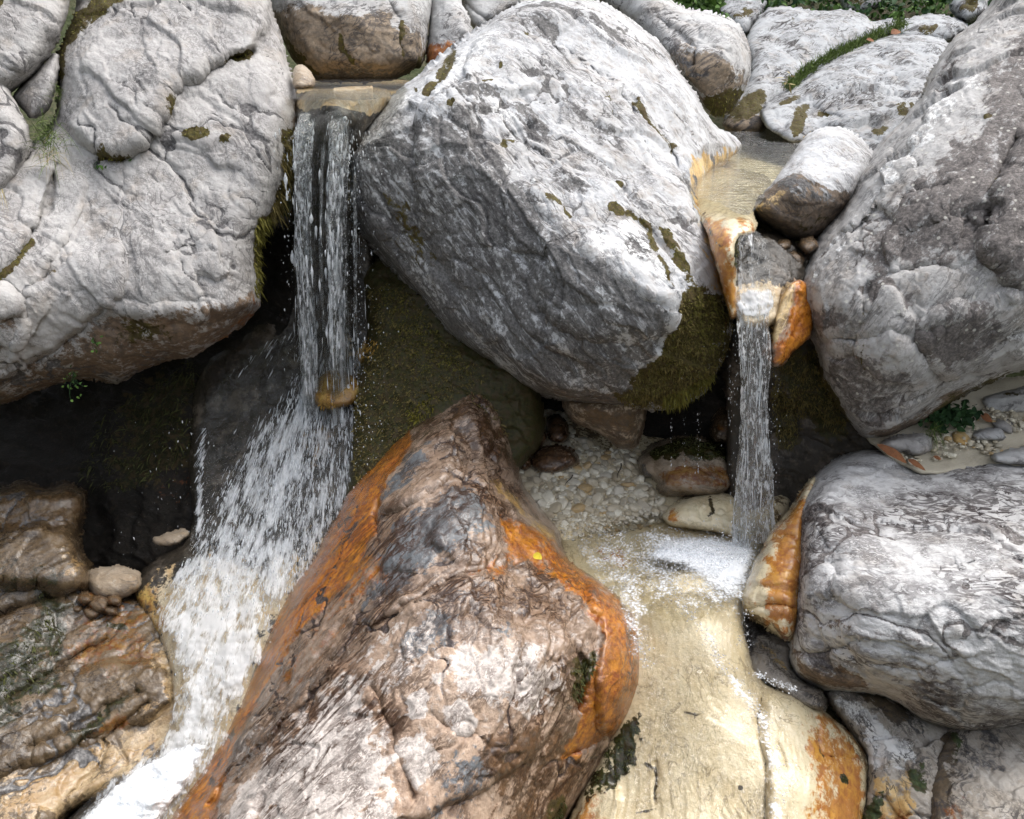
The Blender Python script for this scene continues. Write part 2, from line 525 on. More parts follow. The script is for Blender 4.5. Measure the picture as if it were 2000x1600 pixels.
def rockmat(name, c1, c2, c3=None, sdir=(1, .3), vein=.5, veincol=(.05, .045, .045), vscale=9, vstretch=.25, vw=.035,
            dark=(.075, .072, .072), moss=(.042, .036, .010), rust=(.38, .12, .018), rust2=(.16, .045, .012), tan=(.16, .10, .05), white=(.78, .78, .77),
            cream=(.62, .47, .25), slate=(.13, .14, .15), rough=.8, wetrough=.16, spots=0.0, spotcol=(.5, .49, .44), bump=.6, scale=1.0,
            pits=.35, darkvar=.6, wetdark=.75, stain=.35, staincol=(.30, .25, .20), dash=.45, dashscale=26, dashthr=.60, plates=0.0, fleck=.5, bnm=.32, coat=0.0, darkk=1.0, flk=42, flt=.60):
    if name.startswith('limestone'):                        # weathered limestone is not quite white
        c1, c2 = tuple(q * .90 for q in c1), tuple(q * .82 for q in c2); c3 = c3 and tuple(q * .80 for q in c3)
    t = NT(name)
    co = t.n('ShaderNodeTexCoord').outputs['Object']
    if scale != 1.0:
        vm = t.n('ShaderNodeVectorMath', operation='SCALE'); t.set(vm.inputs[0], co); vm.inputs['Scale'].default_value = scale; co = vm.outputs[0]
    st = t.dirvec(co, sdir, (vstretch, 1, .8))
    nb = t.noise(co, 2.2, 5, .6)
    nm = t.noise(st, 11, 6, .64, .4)
    nf = t.noise(co, 62, 4, .68)
    ns = t.noise(co, 26, 5, .68, .3)
    ng = t.noise(co, 6.1, 4, .6)
    col = t.mix(t.sm(t.math('ADD', t.math('MULTIPLY', nb, .5), t.math('MULTIPLY', nm, .5)), .38, .62), c1, c2)
    if c3: col = t.mix(t.math('MULTIPLY', t.sm(ns, .54, .66), .7), col, c3)
    col = t.mix(t.math('MULTIPLY', t.sm(t.noise(co, 5.5, 6, .65), .52, .66), stain), col, staincol)
    m1 = t.attr('mask'); m2 = t.attr('mask2')
    r, g, b = t.sep(m1.outputs['Color'])[:3]; w = m1.outputs['Alpha']
    r2, g2, b2 = t.sep(m2.outputs['Color'])[:3]; w2 = m2.outputs['Alpha']
    nz = t.math('ADD', t.math('MULTIPLY', nm, .45), t.math('ADD', t.math('MULTIPLY', ns, .35), t.math('MULTIPLY', nf, .20)))
    nz = t.math('MULTIPLY', t.math('SUBTRACT', nz, .5), 5.2)
    def msk(x, a=.43, bb=.58, k=1.0):
        return t.sm(t.math('MULTIPLY_ADD', nz, .5 * k, x), a, bb)
    col = t.mix(msk(w2), col, t.mix(nm, slate, tuple(c * 1.5 for c in slate)))
    col = t.mix(t.math('MULTIPLY', msk(r2), .85), col, t.mix(t.sm(ns, .4, .62), tan, tuple(c * .45 for c in tan)))
    col = t.mix(msk(b2), col, t.mix(t.sm(nm, .38, .64), cream, tuple(c * q for c, q in zip(cream, (.82, .70, .52)))))
    rc = t.mix(t.sm(ns, .42, .66), t.mix(t.sm(nm, .35, .65), rust, tuple(c * q for c, q in zip(rust, (1.15, 1.45, 1.6)))), rust2)
    rc = t.mix(t.math('MULTIPLY', t.sm(ng, .46, .66), .55), rc, t.mix(nm, tuple(c * .55 for c in rust2), tuple(min(1, c * 1.1 + .05) for c in rust)))
    col = t.mix(t.math('MULTIPLY', msk(b, .38, .66), .94), col, rc)
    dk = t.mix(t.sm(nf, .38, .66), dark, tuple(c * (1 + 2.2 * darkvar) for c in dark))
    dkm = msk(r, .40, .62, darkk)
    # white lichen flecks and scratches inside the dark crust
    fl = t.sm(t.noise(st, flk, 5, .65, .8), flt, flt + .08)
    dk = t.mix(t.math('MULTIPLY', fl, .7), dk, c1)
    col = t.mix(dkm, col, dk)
    col = t.mix(msk(g2), col, t.mix(nf, white, tuple(c * .8 for c in white)))
    # dark veins and hairline cracks
    vn = t.noise(t.dirvec(co, sdir, (vstretch, 1, .9)), vscale, 6, .6, 1.2)
    ln = t.math('ABSOLUTE', t.math('SUBTRACT', vn, .5))
    gate = t.sm(nb, .42, .58)
    vv = t.math('MULTIPLY', t.math('SUBTRACT', 1.0, t.sm(ln, vw * .25, vw)), gate)
    v2 = t.math('ABSOLUTE', t.math('SUBTRACT', t.noise(t.dirvec(co, sdir, (vstretch * 1.3, 1, .9)), vscale * 3.1, 5, .62, 1.4), .5))
    g2_ = t.sm(ng, .46, .60)
    vv = t.math('MAXIMUM', vv, t.math('MULTIPLY', t.math('MULTIPLY', t.math('SUBTRACT', 1.0, t.sm(v2, vw * .35, vw * 1.5)), g2_), .75))
    e = t.vor(t.dirvec(co, sdir, (.6, 1, 1)), 13, 'DISTANCE_TO_EDGE')
    gate2 = t.sm(ng, .52, .62)
    cr = t.math('MULTIPLY', t.math('SUBTRACT', 1.0, t.sm(e, .008, .035)), gate2)
    vall = t.math('MULTIPLY', t.math('MAXIMUM', vv, t.math('MULTIPLY', cr, .7)), vein, clamp=True)
    # short dark dashes along the bedding, in drifts
    dn = t.noise(t.dirvec(co, sdir, (vstretch * .9 + .05, 1, .9)), dashscale, 4, .6, 1.0)
    dg = t.sm(nb, .42, .58)
    vall = t.math('MAXIMUM', vall, t.math('MULTIPLY', t.math('MULTIPLY', t.sm(dn, dashthr - .02, dashthr + .05), t.math('MULTIPLY_ADD', dg, .75, .25)), dash))
    fk = t.math('MULTIPLY', t.sm(t.noise(co, 95, 3, .7), .60, .70), t.math('MULTIPLY', t.sm(ng, .42, .58), fleck))
    vall = t.math('MAXIMUM', vall, fk)
    vall = t.math('MULTIPLY', vall, t.math('SUBTRACT', 1.0, t.math('MULTIPLY', msk(b), .40)))
    if plates:                                              # pale broken plates between brown seams, whitened by painted-in wet gloss
        pv = t.dirvec(co, sdir, (.22, 1, .8))
        wv = t.n('ShaderNodeVectorMath', operation='ADD'); t.set(wv.inputs[0], pv)
        nv = t.n('ShaderNodeTexNoise'); t.set(nv.inputs['Vector'], co); nv.inputs['Scale'].default_value = 9; nv.inputs['Detail'].default_value = 5
        sv = t.n('ShaderNodeVectorMath', operation='SCALE'); t.set(sv.inputs[0], nv.outputs['Color']); sv.inputs['Scale'].default_value = .16
        t.set(wv.inputs[1], sv.outputs[0]); pv = wv.outputs[0]
        cc = t.sep(t.vor(pv, 19, out='Color'))[0]; ed = t.vor(pv, 19, 'DISTANCE_TO_EDGE')
        cc2 = t.sep(t.vor(pv, 44, out='Color'))[0]; ed2 = t.vor(pv, 44, 'DISTANCE_TO_EDGE')
        pm = t.math('MULTIPLY', t.math('GREATER_THAN', t.math('ADD', cc, t.math('MULTIPLY', t.math('SUBTRACT', g2, .5), .9)), .52), t.sm(ed, .01, .06))
        pm = t.math('MULTIPLY', pm, t.math('MAXIMUM', t.sm(ed2, .01, .05), t.math('GREATER_THAN', cc2, .5)))
        pm = t.math('MULTIPLY', pm, t.math('SUBTRACT', 1.0, t.math('MAXIMUM', msk(b), t.math('MAXIMUM', t.math('MULTIPLY', msk(w2), .8), t.math('MULTIPLY', msk(r2), .8)))))
        pm = t.math('MULTIPLY', pm, t.sm(t.math('MULTIPLY_ADD', nz, .25, g2), .28, .52))
        col = t.mix(t.math('MULTIPLY', pm, plates), col, t.mix(cc2, white, tuple(c * .72 for c in white)))
        vall = t.math('MULTIPLY', vall, t.math('SUBTRACT', 1.0, t.math('MULTIPLY', pm, .35)))
    col = t.mix(vall, col, veincol)
    if 0:
        pm = t.math('MULTIPLY', t.sm(t.noise(t.dirvec(co, sdir, (.5, 1, 1)), 34, 3, .6), .64, .72), t.math('MULTIPLY', t.sm(nb, .38, .6), pits))
        col = t.mix(pm, col, veincol)
    if spots:
        vd = t.vor(co, 22); vr = t.sep(t.vor(co, 22, out='Color'))[0]
        sp = t.math('MULTIPLY', t.math('SUBTRACT', 1.0, t.sm(t.math('ADD', vd, t.math('MULTIPLY', t.math('SUBTRACT', nf, .5), .25)), .12, .24)), t.math('GREATER_THAN', vr, 1 - spots))
        col = t.mix(t.math('MULTIPLY', sp, .8), col, spotcol)
    mm = msk(g)
    mc = t.mix(t.sm(nf, .35, .68), moss, (moss[0] * 2.2, moss[1] * 2.1, moss[2] * 1.6))
    mc = t.mix(t.math('MULTIPLY', t.sm(ns, .45, .6), .7), mc, (.055, .036, .016))
    col = t.mix(mm, col, mc)
    wet = t.sm(t.math('MULTIPLY_ADD', nz, .3, w), .3, .7)
    col = t.mix(wet, col, t.mix(1.0, col, (wetdark, wetdark * .98, wetdark * .95), 'MULTIPLY'))
    ro = t.mr(wet, 0, 1, rough, wetrough)
    ro = t.math('MULTIPLY_ADD', t.math('SUBTRACT', nf, .5), .3, ro, clamp=True)
    hgt = t.math('ADD', t.math('MULTIPLY', nm, bnm), t.math('ADD', t.math('MULTIPLY', ns, .60), t.math('MULTIPLY', nf, .42)))
    nrm = t.bump(hgt, bump, .022)
    cn = t.bump(t.math('ADD', t.math('MULTIPLY', nm, .5), t.math('MULTIPLY', ns, .3)), .55, .016)
    kw = {'Coat Weight': t.math('MULTIPLY', wet, coat), 'Coat Roughness': .09, 'Coat Normal': cn} if coat else {}
    MAT[name] = t.done(t.bsdf(col, ro, nrm, t.mr(wet, 0, 1, .25, .5), **kw))
    return MAT[name]

def mossmat(name, a, b):
    t = NT(name)
    ti = t.attr('tint').outputs['Fac']; hg = t.attr('hgt').outputs['Fac']
    c = t.mix(ti, a, b)
    c = t.mix(t.math('MULTIPLY', hg, .35), c, tuple(min(1, q * 1.5) for q in b))
    nn = t.noise(t.n('ShaderNodeNewGeometry').outputs['Position'], 60, 4, .6)
    c = t.mix(t.math('MULTIPLY', t.sm(nn, .45, .65), .5), c, tuple(q * .7 for q in a))
    MAT[name] = t.done(t.bsdf(c, .75, None, .25))
mossmat('moss', (.055, .050, .012), (.17, .155, .030))
mossmat('moss_brown', (.055, .044, .015), (.165, .13, .042))
mossmat('moss_dark', (.022, .024, .008), (.065, .07, .020))
mossmat('moss_bright', (.05, .045, .006), (.17, .15, .018))
mossmat('moss_rust', (.12, .06, .012), (.40, .24, .05))
mossmat('grass', (.05, .075, .018), (.17, .24, .06))
mossmat('leaf', (.03, .075, .015), (.11, .20, .04))
mossmat('leaf_dark', (.012, .035, .012), (.035, .085, .025))
mossmat('leaf_dry', (.12, .045, .02), (.28, .12, .05))
mossmat('leaf_yellow', (.45, .34, .02), (.60, .48, .04))
mossmat('straw', (.30, .24, .10), (.48, .40, .2))

PALE = dict(c1=(.50, .48, .455), c2=(.36, .34, .325), c3=(.26, .245, .23))
rockmat('limestone_grey', (.46, .445, .43), (.36, .345, .335), (.56, .55, .54), sdir=(.55, .83), vein=.6, dash=.5, dashscale=22, bump=.7, vscale=8, vstretch=.6, vw=.03, tan=(.21, .13, .07))
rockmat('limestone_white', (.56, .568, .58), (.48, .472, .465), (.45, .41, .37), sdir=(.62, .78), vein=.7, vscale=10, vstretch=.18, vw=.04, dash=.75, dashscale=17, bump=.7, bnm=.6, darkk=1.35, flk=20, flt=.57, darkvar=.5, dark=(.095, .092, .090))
rockmat('limestone_right', (.49, .48, .47), (.38, .365, .35), (.27, .25, .23), sdir=(.58, -.81), vein=.6, vscale=9, vstretch=.25, spots=.42, dark=(.095, .085, .080), darkvar=.5, tan=(.20, .13, .075))
rockmat('limestone_veined', (.66, .655, .65), (.58, .57, .56), None, sdir=(1, .16), vein=.8, vscale=15, vstretch=.34, vw=.08, dash=.95, dashscale=26, dashthr=.56, veincol=(.045, .035, .035), pits=.7, spots=0, bump=.8, dark=(.12, .11, .105), tan=(.27, .18, .11))
rockmat('limestone_back', (.51, .51, .505), (.45, .44, .43), None, sdir=(.9, -.5), vein=.8, vscale=7, vstretch=.3, vw=.03, scale=.8, tan=(.25, .18, .11))
rockmat('limestone_slab', (.43, .445, .46), (.35, .355, .36), None, sdir=(.75, -.6), vein=1.0, dash=.7, bnm=.6, dashscale=14, vscale=6, vstretch=.16, vw=.045, tan=(.25, .18, .11))
rockmat('wet_banded', (.48, .355, .265), (.24, .15, .095), (.60, .51, .44), sdir=(.66, -.75), vein=.95, vscale=13, vstretch=.16, vw=.075, veincol=(.05, .022, .010), rough=.42, wetrough=.13, tan=(.15, .075, .03), white=(.76, .68, .62), bnm=.55, bump=.62, pits=.6, coat=.45, rust=(.58, .185, .012), rust2=(.30, .070, .008), dark=(.05, .035, .03), plates=.92, dash=.6, dashscale=20, stain=.2)  # plate white raised to hold the wet gloss reflection
rockmat('bedrock_brown', (.16, .11, .06), (.07, .046, .024), (.235, .175, .105), sdir=(.8, -.55), vein=.8, vscale=6, vstretch=.4, vw=.035, veincol=(.03, .02, .012), rough=.5, coat=.6, dash=.7, dashscale=14, moss=(.018, .02, .008), rust=(.26, .115, .022), cream=(.50, .38, .23))
rockmat('cream_chute', (.76, .68, .48), (.69, .58, .37), (.76, .69, .52), sdir=(.12, 1), vein=.5, vscale=7, vstretch=.5, vw=.02, veincol=(.10, .07, .03), rough=.3, wetrough=.10, coat=.4, rust=(.52, .20, .022), rust2=(.34, .105, .015), bump=.35, pits=.12, fleck=.25, dash=.12, stain=.12, wetdark=.95, dark=(.035, .028, .015), white=(.70, .64, .52), moss=(.02, .025, .008))
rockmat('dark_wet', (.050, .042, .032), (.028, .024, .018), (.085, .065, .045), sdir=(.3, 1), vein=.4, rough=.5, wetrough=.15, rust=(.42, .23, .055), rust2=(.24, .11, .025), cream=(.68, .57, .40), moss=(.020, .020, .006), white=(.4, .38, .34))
rockmat('fractured', (.44, .41, .37), (.30, .26, .21), (.5, .48, .45), sdir=(.5, .85), vein=.9, vscale=7, vstretch=.5, rough=.55, moss=(.03, .045, .022), rust=(.25, .085, .02), tan=(.10, .065, .03))
rockmat('rubble', (.40, .33, .25), (.26, .19, .12), (.48, .42, .34), sdir=(.9, .2), vein=.6, rough=.35, wetrough=.15, rust=(.30, .13, .025), moss=(.025, .028, .008), tan=(.11, .065, .03))

rockmat('cave_shade_black', (.016, .013, .010), (.009, .008, .006), (.03, .022, .014), vein=0, rough=.8, moss=(.010, .011, .004), rust=(.06, .03, .012), stain=0, bump=.8)  # dark wet rock, with the cave's deep shade put into its colour

def simple_ground():
    t = NT('valley_floor')
    co = t.n('ShaderNodeTexCoord').outputs['Object']
    a = t.noise(co, .8, 6, .6); b = t.noise(co, 14, 5, .65)
    c = t.mix(t.sm(a, .4, .6), (.05, .06, .025), (.10, .085, .055))
    c = t.mix(t.sm(b, .45, .65), c, (.03, .04, .015))
    MAT['valley'] = t.done(t.bsdf(c, .9, t.bump(b, .8, .05), .2))
simple_ground()

def sand():
    t = NT('sand')
    co = t.n('ShaderNodeTexCoord').outputs['Object']
    a = t.noise(co, 5, 6, .6); b = t.noise(co, 120, 4, .7)
    c = t.mix(t.sm(a, .4, .62), (.54, .49, .38), (.42, .37, .28))
    c = t.mix(t.sm(b, .45, .7), c, (.52, .48, .40))
    MAT['sand'] = t.done(t.bsdf(c, .85, t.bump(t.math('ADD', a, t.math('MULTIPLY', b, .5)), .6, .02), .2))
sand()

def pebble():
    t = NT('pebble')
    ti = t.attr('tint').outputs['Fac']
    co = t.n('ShaderNodeTexCoord').outputs['Object']
    a = t.noise(co, 40, 5, .6)
    c = t.mix(t.sm(ti, .0, .75), (.74, .70, .58), (.46, .40, .29))
    c = t.mix(t.sm(ti, .90, .97), c, (.46, .33, .17))
    c = t.mix(t.math('MULTIPLY', t.sm(t.math('FRACT', t.math('MULTIPLY', ti, 7.3)), .6, .9), .55), c, (.36, .33, .28))
    c = t.mix(t.math('MULTIPLY', t.sm(a, .5, .7), .5), c, (.34, .29, .21))
    MAT['pebble'] = t.done(t.bsdf(c, .38, t.bump(a, .4, .01), .5))
pebble()

# ---- water
def poolwater(name, tint, k, wscale, stretch=(1, 1, 1), wstr=.35, dist=.04):
    t = NT(name)
    geo = t.n('ShaderNodeNewGeometry').outputs['Position']
    mp = t.n('ShaderNodeMapping'); t.set(mp.inputs['Vector'], geo); mp.inputs['Scale'].default_value = stretch
    h = t.math('ADD', t.noise(mp.outputs[0], wscale, 3, .5, .6), t.math('MULTIPLY', t.noise(mp.outputs[0], wscale * 3.1, 2, .5, .4), .35))
    nrm = t.bump(h, wstr, dist)
    tr = t.n('ShaderNodeBsdfTransparent'); tr.inputs[0].default_value = tint + (1,)
    gl = t.n('ShaderNodeBsdfGlossy'); gl.inputs['Roughness'].default_value = .03; t.set(gl.inputs['Normal'], nrm)
    fr = t.n('ShaderNodeFresnel'); fr.inputs['IOR'].default_value = 1.33; t.set(fr.inputs['Normal'], nrm)
    mx = t.n('ShaderNodeMixShader'); t.set(mx.inputs[0], t.math('MULTIPLY', fr.outputs[0], k, clamp=True))
    t.t.links.new(tr.outputs[0], mx.inputs[1]); t.t.links.new(gl.outputs[0], mx.inputs[2])
    MAT[name] = t.done(mx.outputs[0])
poolwater('pool', (.92, .92, .86), 1.8, 10, (.7, 2.4, 1), .6, .06)
poolwater('shallow', (.97, .96, .92), 1.5, 24, (1, 1, 1), .4, .03)
poolwater('film', (.985, .975, .95), 1.6, 26, (1, .35, 1), .6, .04)

def foammat(name, sx, sy, thr, soft, col=(.90, .925, .95), clear=.10, fine=1.0, amax=.96, tint=(.95, .97, .98)):
    """running water: clear sheet with a streaky white part; 'flow' = (across, along, density)"""
    t = NT(name)
    fv = t.attr('flow').outputs['Vector']
    sp = t.n('ShaderNodeSeparateXYZ'); t.set(sp.inputs[0], fv)
    cm = t.n('ShaderNodeCombineXYZ')
    t.set(cm.inputs[0], t.math('MULTIPLY', sp.outputs[0], sx)); t.set(cm.inputs[1], t.math('MULTIPLY', sp.outputs[1], sy))
    v = cm.outputs[0]
    a = t.noise(v, 1.0, 5, .62, .5)
    b = t.noise(v, 3.3, 4, .65, .3)
    cl = t.n('ShaderNodeCombineXYZ')
    t.set(cl.inputs[0], t.math('MULTIPLY', sp.outputs[0], sx * .35)); t.set(cl.inputs[1], t.math('MULTIPLY', sp.outputs[1], sy * .9)); cl.inputs[2].default_value = 4.4
    c = t.noise(cl.outputs[0], 1.0, 3, .6, .6)
    f = t.math('ADD', t.math('MULTIPLY', a, .46), t.math('ADD', t.math('MULTIPLY', b, .24), t.math('MULTIPLY', c, .30)))
    f = t.math('ADD', t.math('MULTIPLY', t.math('SUBTRACT', f, .5), 2.6 * fine), sp.outputs[2])
    al = t.sm(f, thr, thr + soft)
    h = t.math('ADD', a, t.math('MULTIPLY', b, .6))
    nrm = t.bump(h, .9, .03)
    tr = t.n('ShaderNodeBsdfTransparent'); tr.inputs[0].default_value = tint + (1,)
    gl = t.n('ShaderNodeBsdfGlossy'); gl.inputs['Roughness'].default_value = .08; t.set(gl.inputs['Normal'], nrm)
    fr = t.n('ShaderNodeFresnel'); fr.inputs['IOR'].default_value = 1.33; t.set(fr.inputs['Normal'], nrm)
    gl_ = t.math('MULTIPLY', t.math('MULTIPLY_ADD', t.sm(fr.outputs[0], .03, .30), .9, .12), clear * 2.2, clamp=True)
    mx = t.n('ShaderNodeMixShader'); t.set(mx.inputs[0], t.math('MULTIPLY', t.sm(sp.outputs[2], .0, .15), gl_))
    t.t.links.new(tr.outputs[0], mx.inputs[1]); t.t.links.new(gl.outputs[0], mx.inputs[2])
    df = t.bsdf(t.mix(b, col, tuple(q * .9 for q in col)), .3, t.bump(h, .35, .02), .4)
    tl = t.n('ShaderNodeBsdfTranslucent'); tl.inputs[0].default_value = col + (1,)
    m0 = t.n('ShaderNodeMixShader'); m0.inputs[0].default_value = .45
    t.t.links.new(df, m0.inputs[1]); t.t.links.new(tl.outputs[0], m0.inputs[2])
    m2 = t.n('ShaderNodeMixShader'); t.set(m2.inputs[0], t.math('MULTIPLY', al, amax))
    t.t.links.new(mx.outputs[0], m2.inputs[1]); t.t.links.new(m0.outputs[0], m2.inputs[2])
    MAT[name] = t.done(m2.outputs[0])
foammat('fall_sheet', 38, 6.5, .50, .30, clear=.25, fine=1.2)
foammat('cascade', 52, 8, .40, .62, clear=.12, fine=1.7)
foammat('cascade_top', 34, 9, .46, .40, clear=.2)
foammat('stream', 40, 24, .55, .28, col=(.90, .925, .95), clear=.26, fine=1.8)
foammat('column', 26, 15, .50, .36, col=(.88, .905, .93), clear=.28, fine=1.8)

def strandmat(name, col, alpha):
    t = NT(name)
    ge = t.n('ShaderNodeNewGeometry').outputs['Position']
    b = t.noise(ge, 40, 3, .6)
    tr = t.n('ShaderNodeBsdfTransparent'); tr.inputs[0].default_value = (.97, .98, .99, 1)
    pr = t.bsdf(col, .12, t.bump(b, .5, .01), .8)
    mx = t.n('ShaderNodeMixShader'); t.set(mx.inputs[0], t.mr(b, .35, .65, alpha * .5, alpha))
    t.t.links.new(tr.outputs[0], mx.inputs[1]); t.t.links.new(pr, mx.inputs[2])
    MAT[name] = t.done(mx.outputs[0])
strandmat('strand', (.80, .83, .86), .8)
strandmat('drop', (.78, .81, .84), .9)
strandmat('froth', (.84, .86, .88), .42)

def whitefoam(name, vs=60, cov=True):
    t = NT(name)
    ge = t.n('ShaderNodeNewGeometry').outputs['Position']
    f = t.attr('flow').outputs['Vector']
    sp = t.n('ShaderNodeSeparateXYZ'); t.set(sp.inputs[0], f)
    v1 = t.vor(ge, vs); v2 = t.vor(ge, vs * 2.1); nb = t.noise(ge, 9, 5, .6); nf = t.noise(ge, 45, 4, .6)
    h = t.math('SUBTRACT', 1.0, t.math('ADD', v1, t.math('MULTIPLY', v2, .5)))
    nrm = t.bump(h, .35, .015)
    sh = t.bsdf(t.mix(nb, (.92, .94, .96), (.84, .87, .90)), .3, nrm, .4)
    a = t.math('ADD', sp.outputs[2], t.math('ADD', t.math('MULTIPLY', t.math('SUBTRACT', nb, .5), 1.3), t.math('MULTIPLY', t.math('SUBTRACT', nf, .5), .8)))
    ring = t.math('MULTIPLY', t.math('SUBTRACT', .55, v1), .5)
    al = t.sm(t.math('ADD', a, ring), .25, 1.05)
    tr = t.n('ShaderNodeBsdfTransparent')
    mx = t.n('ShaderNodeMixShader'); t.set(mx.inputs[0], al)
    t.t.links.new(tr.outputs[0], mx.inputs[1]); t.t.links.new(sh, mx.inputs[2])
    MAT[name] = t.done(mx.outputs[0])
whitefoam('foam', 55)
whitefoam('bubbles', 70)
# ------------------------------------------------------------------ the valley: one sheet, its unseen slopes shaped to block low sky light
def terrain():
    ax = np.concatenate([np.linspace(-160, -14, 30), np.linspace(-12, 12, 97), np.linspace(14, 160, 30)])
    ay = np.concatenate([np.linspace(-160, -6, 30), np.linspace(-5, 14, 96), np.linspace(15, 180, 34)])
    X, Y = np.meshgrid(ax, ay); x = X.ravel(); y = Y.ravel()
    h = np.interp(y, [-160, -60, -9, -1, 1.0, 2.0, 2.6, 5.75, 6.5, 8.5, 11, 13, 22, 60, 180], [-24, -8, 1.6, 1.7, 1.75, 3.3, 3.9, 3.9, 1.25, 1.15, .45, -.7, -7, -28, -70])
    z = CAMZ - h
    e = np.maximum(np.abs(x) - 6.5 - .25 * np.abs(y - 4), 0)
    z = np.maximum(z, CAMZ - h + 0) + np.where(e > 0, np.minimum(e * .48, 60), 0) * sstep(0, 2, e)
    z = z + .25 * fbm(np.stack([x * .5, y * .5, x * 0], 1), 3, 3) * sstep(6.5, 9, np.abs(y) + np.abs(x) * .6)
    V = np.stack([x, y, z], 1); ny, nx = X.shape
    I = np.arange(len(x)).reshape(ny, nx)
    F = np.stack([I[:-1, :-1].ravel(), I[:-1, 1:].ravel(), I[1:, 1:].ravel(), I[1:, :-1].ravel()], 1)
    tag(mesh_obj('ground', V, F, MAT['valley'], loc=(0, 0, 0)), kind='structure')
terrain()

M = MAT
# ------------------------------------------------------------------ left bank
R_left = rock('boulder', [(150, -120), (500, -120), (522, 0), (545, 72), (563, 125), (578, 180), (583, 240), (577, 300), (560, 360), (541, 412), (518, 445),
    (504, 485), (502, 545), (505, 592), (490, 615), (452, 648), (415, 676), (380, 696), (330, 702), (280, 716), (235, 742), (170, 736), (100, 752), (45, 774), (0, 792),
    (-420, 850), (-420, 300), (0, 290), (70, 280), (112, 235), (117, 170), (108, 118), (150, 30)],
    [(0, 300, 4.75), (0, 500, 4.35), (0, 640, 4.3), (0, 760, 4.55), (-420, 500, 4.35), (-420, 800, 4.5), (150, 420, 4.62), (200, 560, 4.42), (300, 600, 4.42), (420, 590, 4.48), (490, 560, 4.62),
     (300, 690, 4.68), (420, 665, 4.66), (200, 730, 4.72), (100, 720, 4.6), (330, 400, 4.68), (500, 330, 4.80), (560, 230, 4.95), (420, 200, 4.92), (250, 200, 4.88), (330, 0, 5.35), (500, -60, 5.5), (180, 0, 5.3), (540, 130, 5.15)],
    M['limestone_grey'], 'huge grey boulder on the left with a mossy diagonal ledge, beside the taller waterfall', seed=11, rw=70, rd=.35, back=.9,
    rel=dict(big=.035, bigf=1.5, mid=.016, midf=6, fine=.005, facet=.030, chip=.034, chipf=2.3, strata=.012, sdir=(.62, .78), sfreq=5, crack=.016, crackf=2.2),
    steps=[([(60, 60), (190, 10), (520, -120), (530, 40), (490, 97), (430, 120), (382, 147), (332, 180), (312, 228), (280, 276), (236, 300), (200, 296), (172, 282), (112, 222)], .13, 26),
           ([(-420, 300), (108, 318), (100, 352), (70, 445), (0, 535), (-420, 600)], .07, 16),
           ([(105, 340), (172, 350), (150, 430), (100, 500), (70, 560), (20, 620), (-420, 720), (-420, 560), (0, 535), (75, 440)], .035, 14),
           ([(-420, 560), (0, 560), (44, 590), (50, 640), (25, 720), (-10, 760), (-420, 820)], .06, 22),
           ([(60, 560), (140, 510), (240, 470), (240, 560), (215, 600), (150, 650), (60, 705), (20, 720), (50, 620)], .045, 18)],
    cuts=[([(490, 100), (430, 128), (385, 155), (335, 188), (318, 235), (285, 285), (240, 318), (190, 318)], 7, .07), ([(0, 545), (50, 478), (95, 400), (108, 322)], 5, .06),
          ([(60, 562), (100, 540), (145, 512)], 5, .05), ([(250, 330), (246, 375), (235, 520)], 4, .025), ([(210, 600), (300, 605), (413, 606), (500, 585)], 10, -.03),
          ([(440, 440), (385, 480), (330, 500)], 4, .012), ([(300, 230), (318, 262)], 6, .03), ([(205, 600), (150, 650), (70, 705)], 5, .05)],
    paint=[('moss', [(440, 112), (480, 92), (496, 100), (490, 130), (478, 122), (450, 130), (385, 160), (378, 150)], 9, 1), ('moss', [(196, 290), (240, 284), (256, 292), (250, 314), (220, 328), (192, 324)], 16, .8),
           ('moss', ('line', [(315, 215), (322, 195), (335, 185)], 5), 8, .9), ('moss', [(360, 262), (385, 252), (416, 262), (412, 280), (380, 285), (362, 275)], 8, .95), ('moss', [(432, 270), (455, 270), (448, 290), (430, 288)], 8, .8),
           ('moss', [(108, 40), (185, 5), (250, -30), (255, 10), (200, 30), (150, 75), (130, 120), (122, 190), (108, 190)], 16, 1),
           ('moss', ('line', [(0, 560), (30, 525), (60, 478)], 9), 10, 1), ('moss', ('line', [(80, 555), (140, 514)], 4), 8, .7),
           ('moss', [(548, 255), (580, 250), (575, 310), (556, 365), (540, 410), (530, 395), (552, 330)], 14, .9), ('moss', [(500, 412), (522, 420), (545, 410), (520, 450), (512, 520), (500, 580), (497, 480)], 12, 1),
           ('tan', [(205, 606), (260, 604), (330, 600), (440, 590), (502, 560), (505, 640), (380, 710), (200, 760), (0, 830), (-420, 900), (-420, 780), (0, 735), (70, 700), (150, 655)], 30, .62),
           ('moss', [(225, 620), (300, 612), (350, 640), (300, 665), (235, 680)], 30, .62), ('tan', ('line', [(585, 180), (582, 250), (575, 300)], 10), 14, .9), ('dark', [(130, 50), (250, 30), (330, 90), (250, 160), (150, 130)], 60, .28),
           ('rust', ('line', [(500, 590), (470, 632), (420, 668)], 8), 14, .55), ('tan', [(-420, 560), (40, 590), (45, 640), (0, 760), (-420, 800)], 40, .40)],
    moss=[dict(thr=.72, dens=.45, length=.015, hang=.2), dict(poly=[(548, 265), (580, 262), (578, 310), (560, 370), (545, 460), (535, 440), (528, 405), (550, 340)], dens=.9, length=.05, hang=.8, mat=M['moss_brown']),
          dict(poly=[(503, 415), (525, 425), (540, 415), (520, 460), (515, 540), (497, 590), (494, 470)], dens=.9, length=.035, hang=.7)])

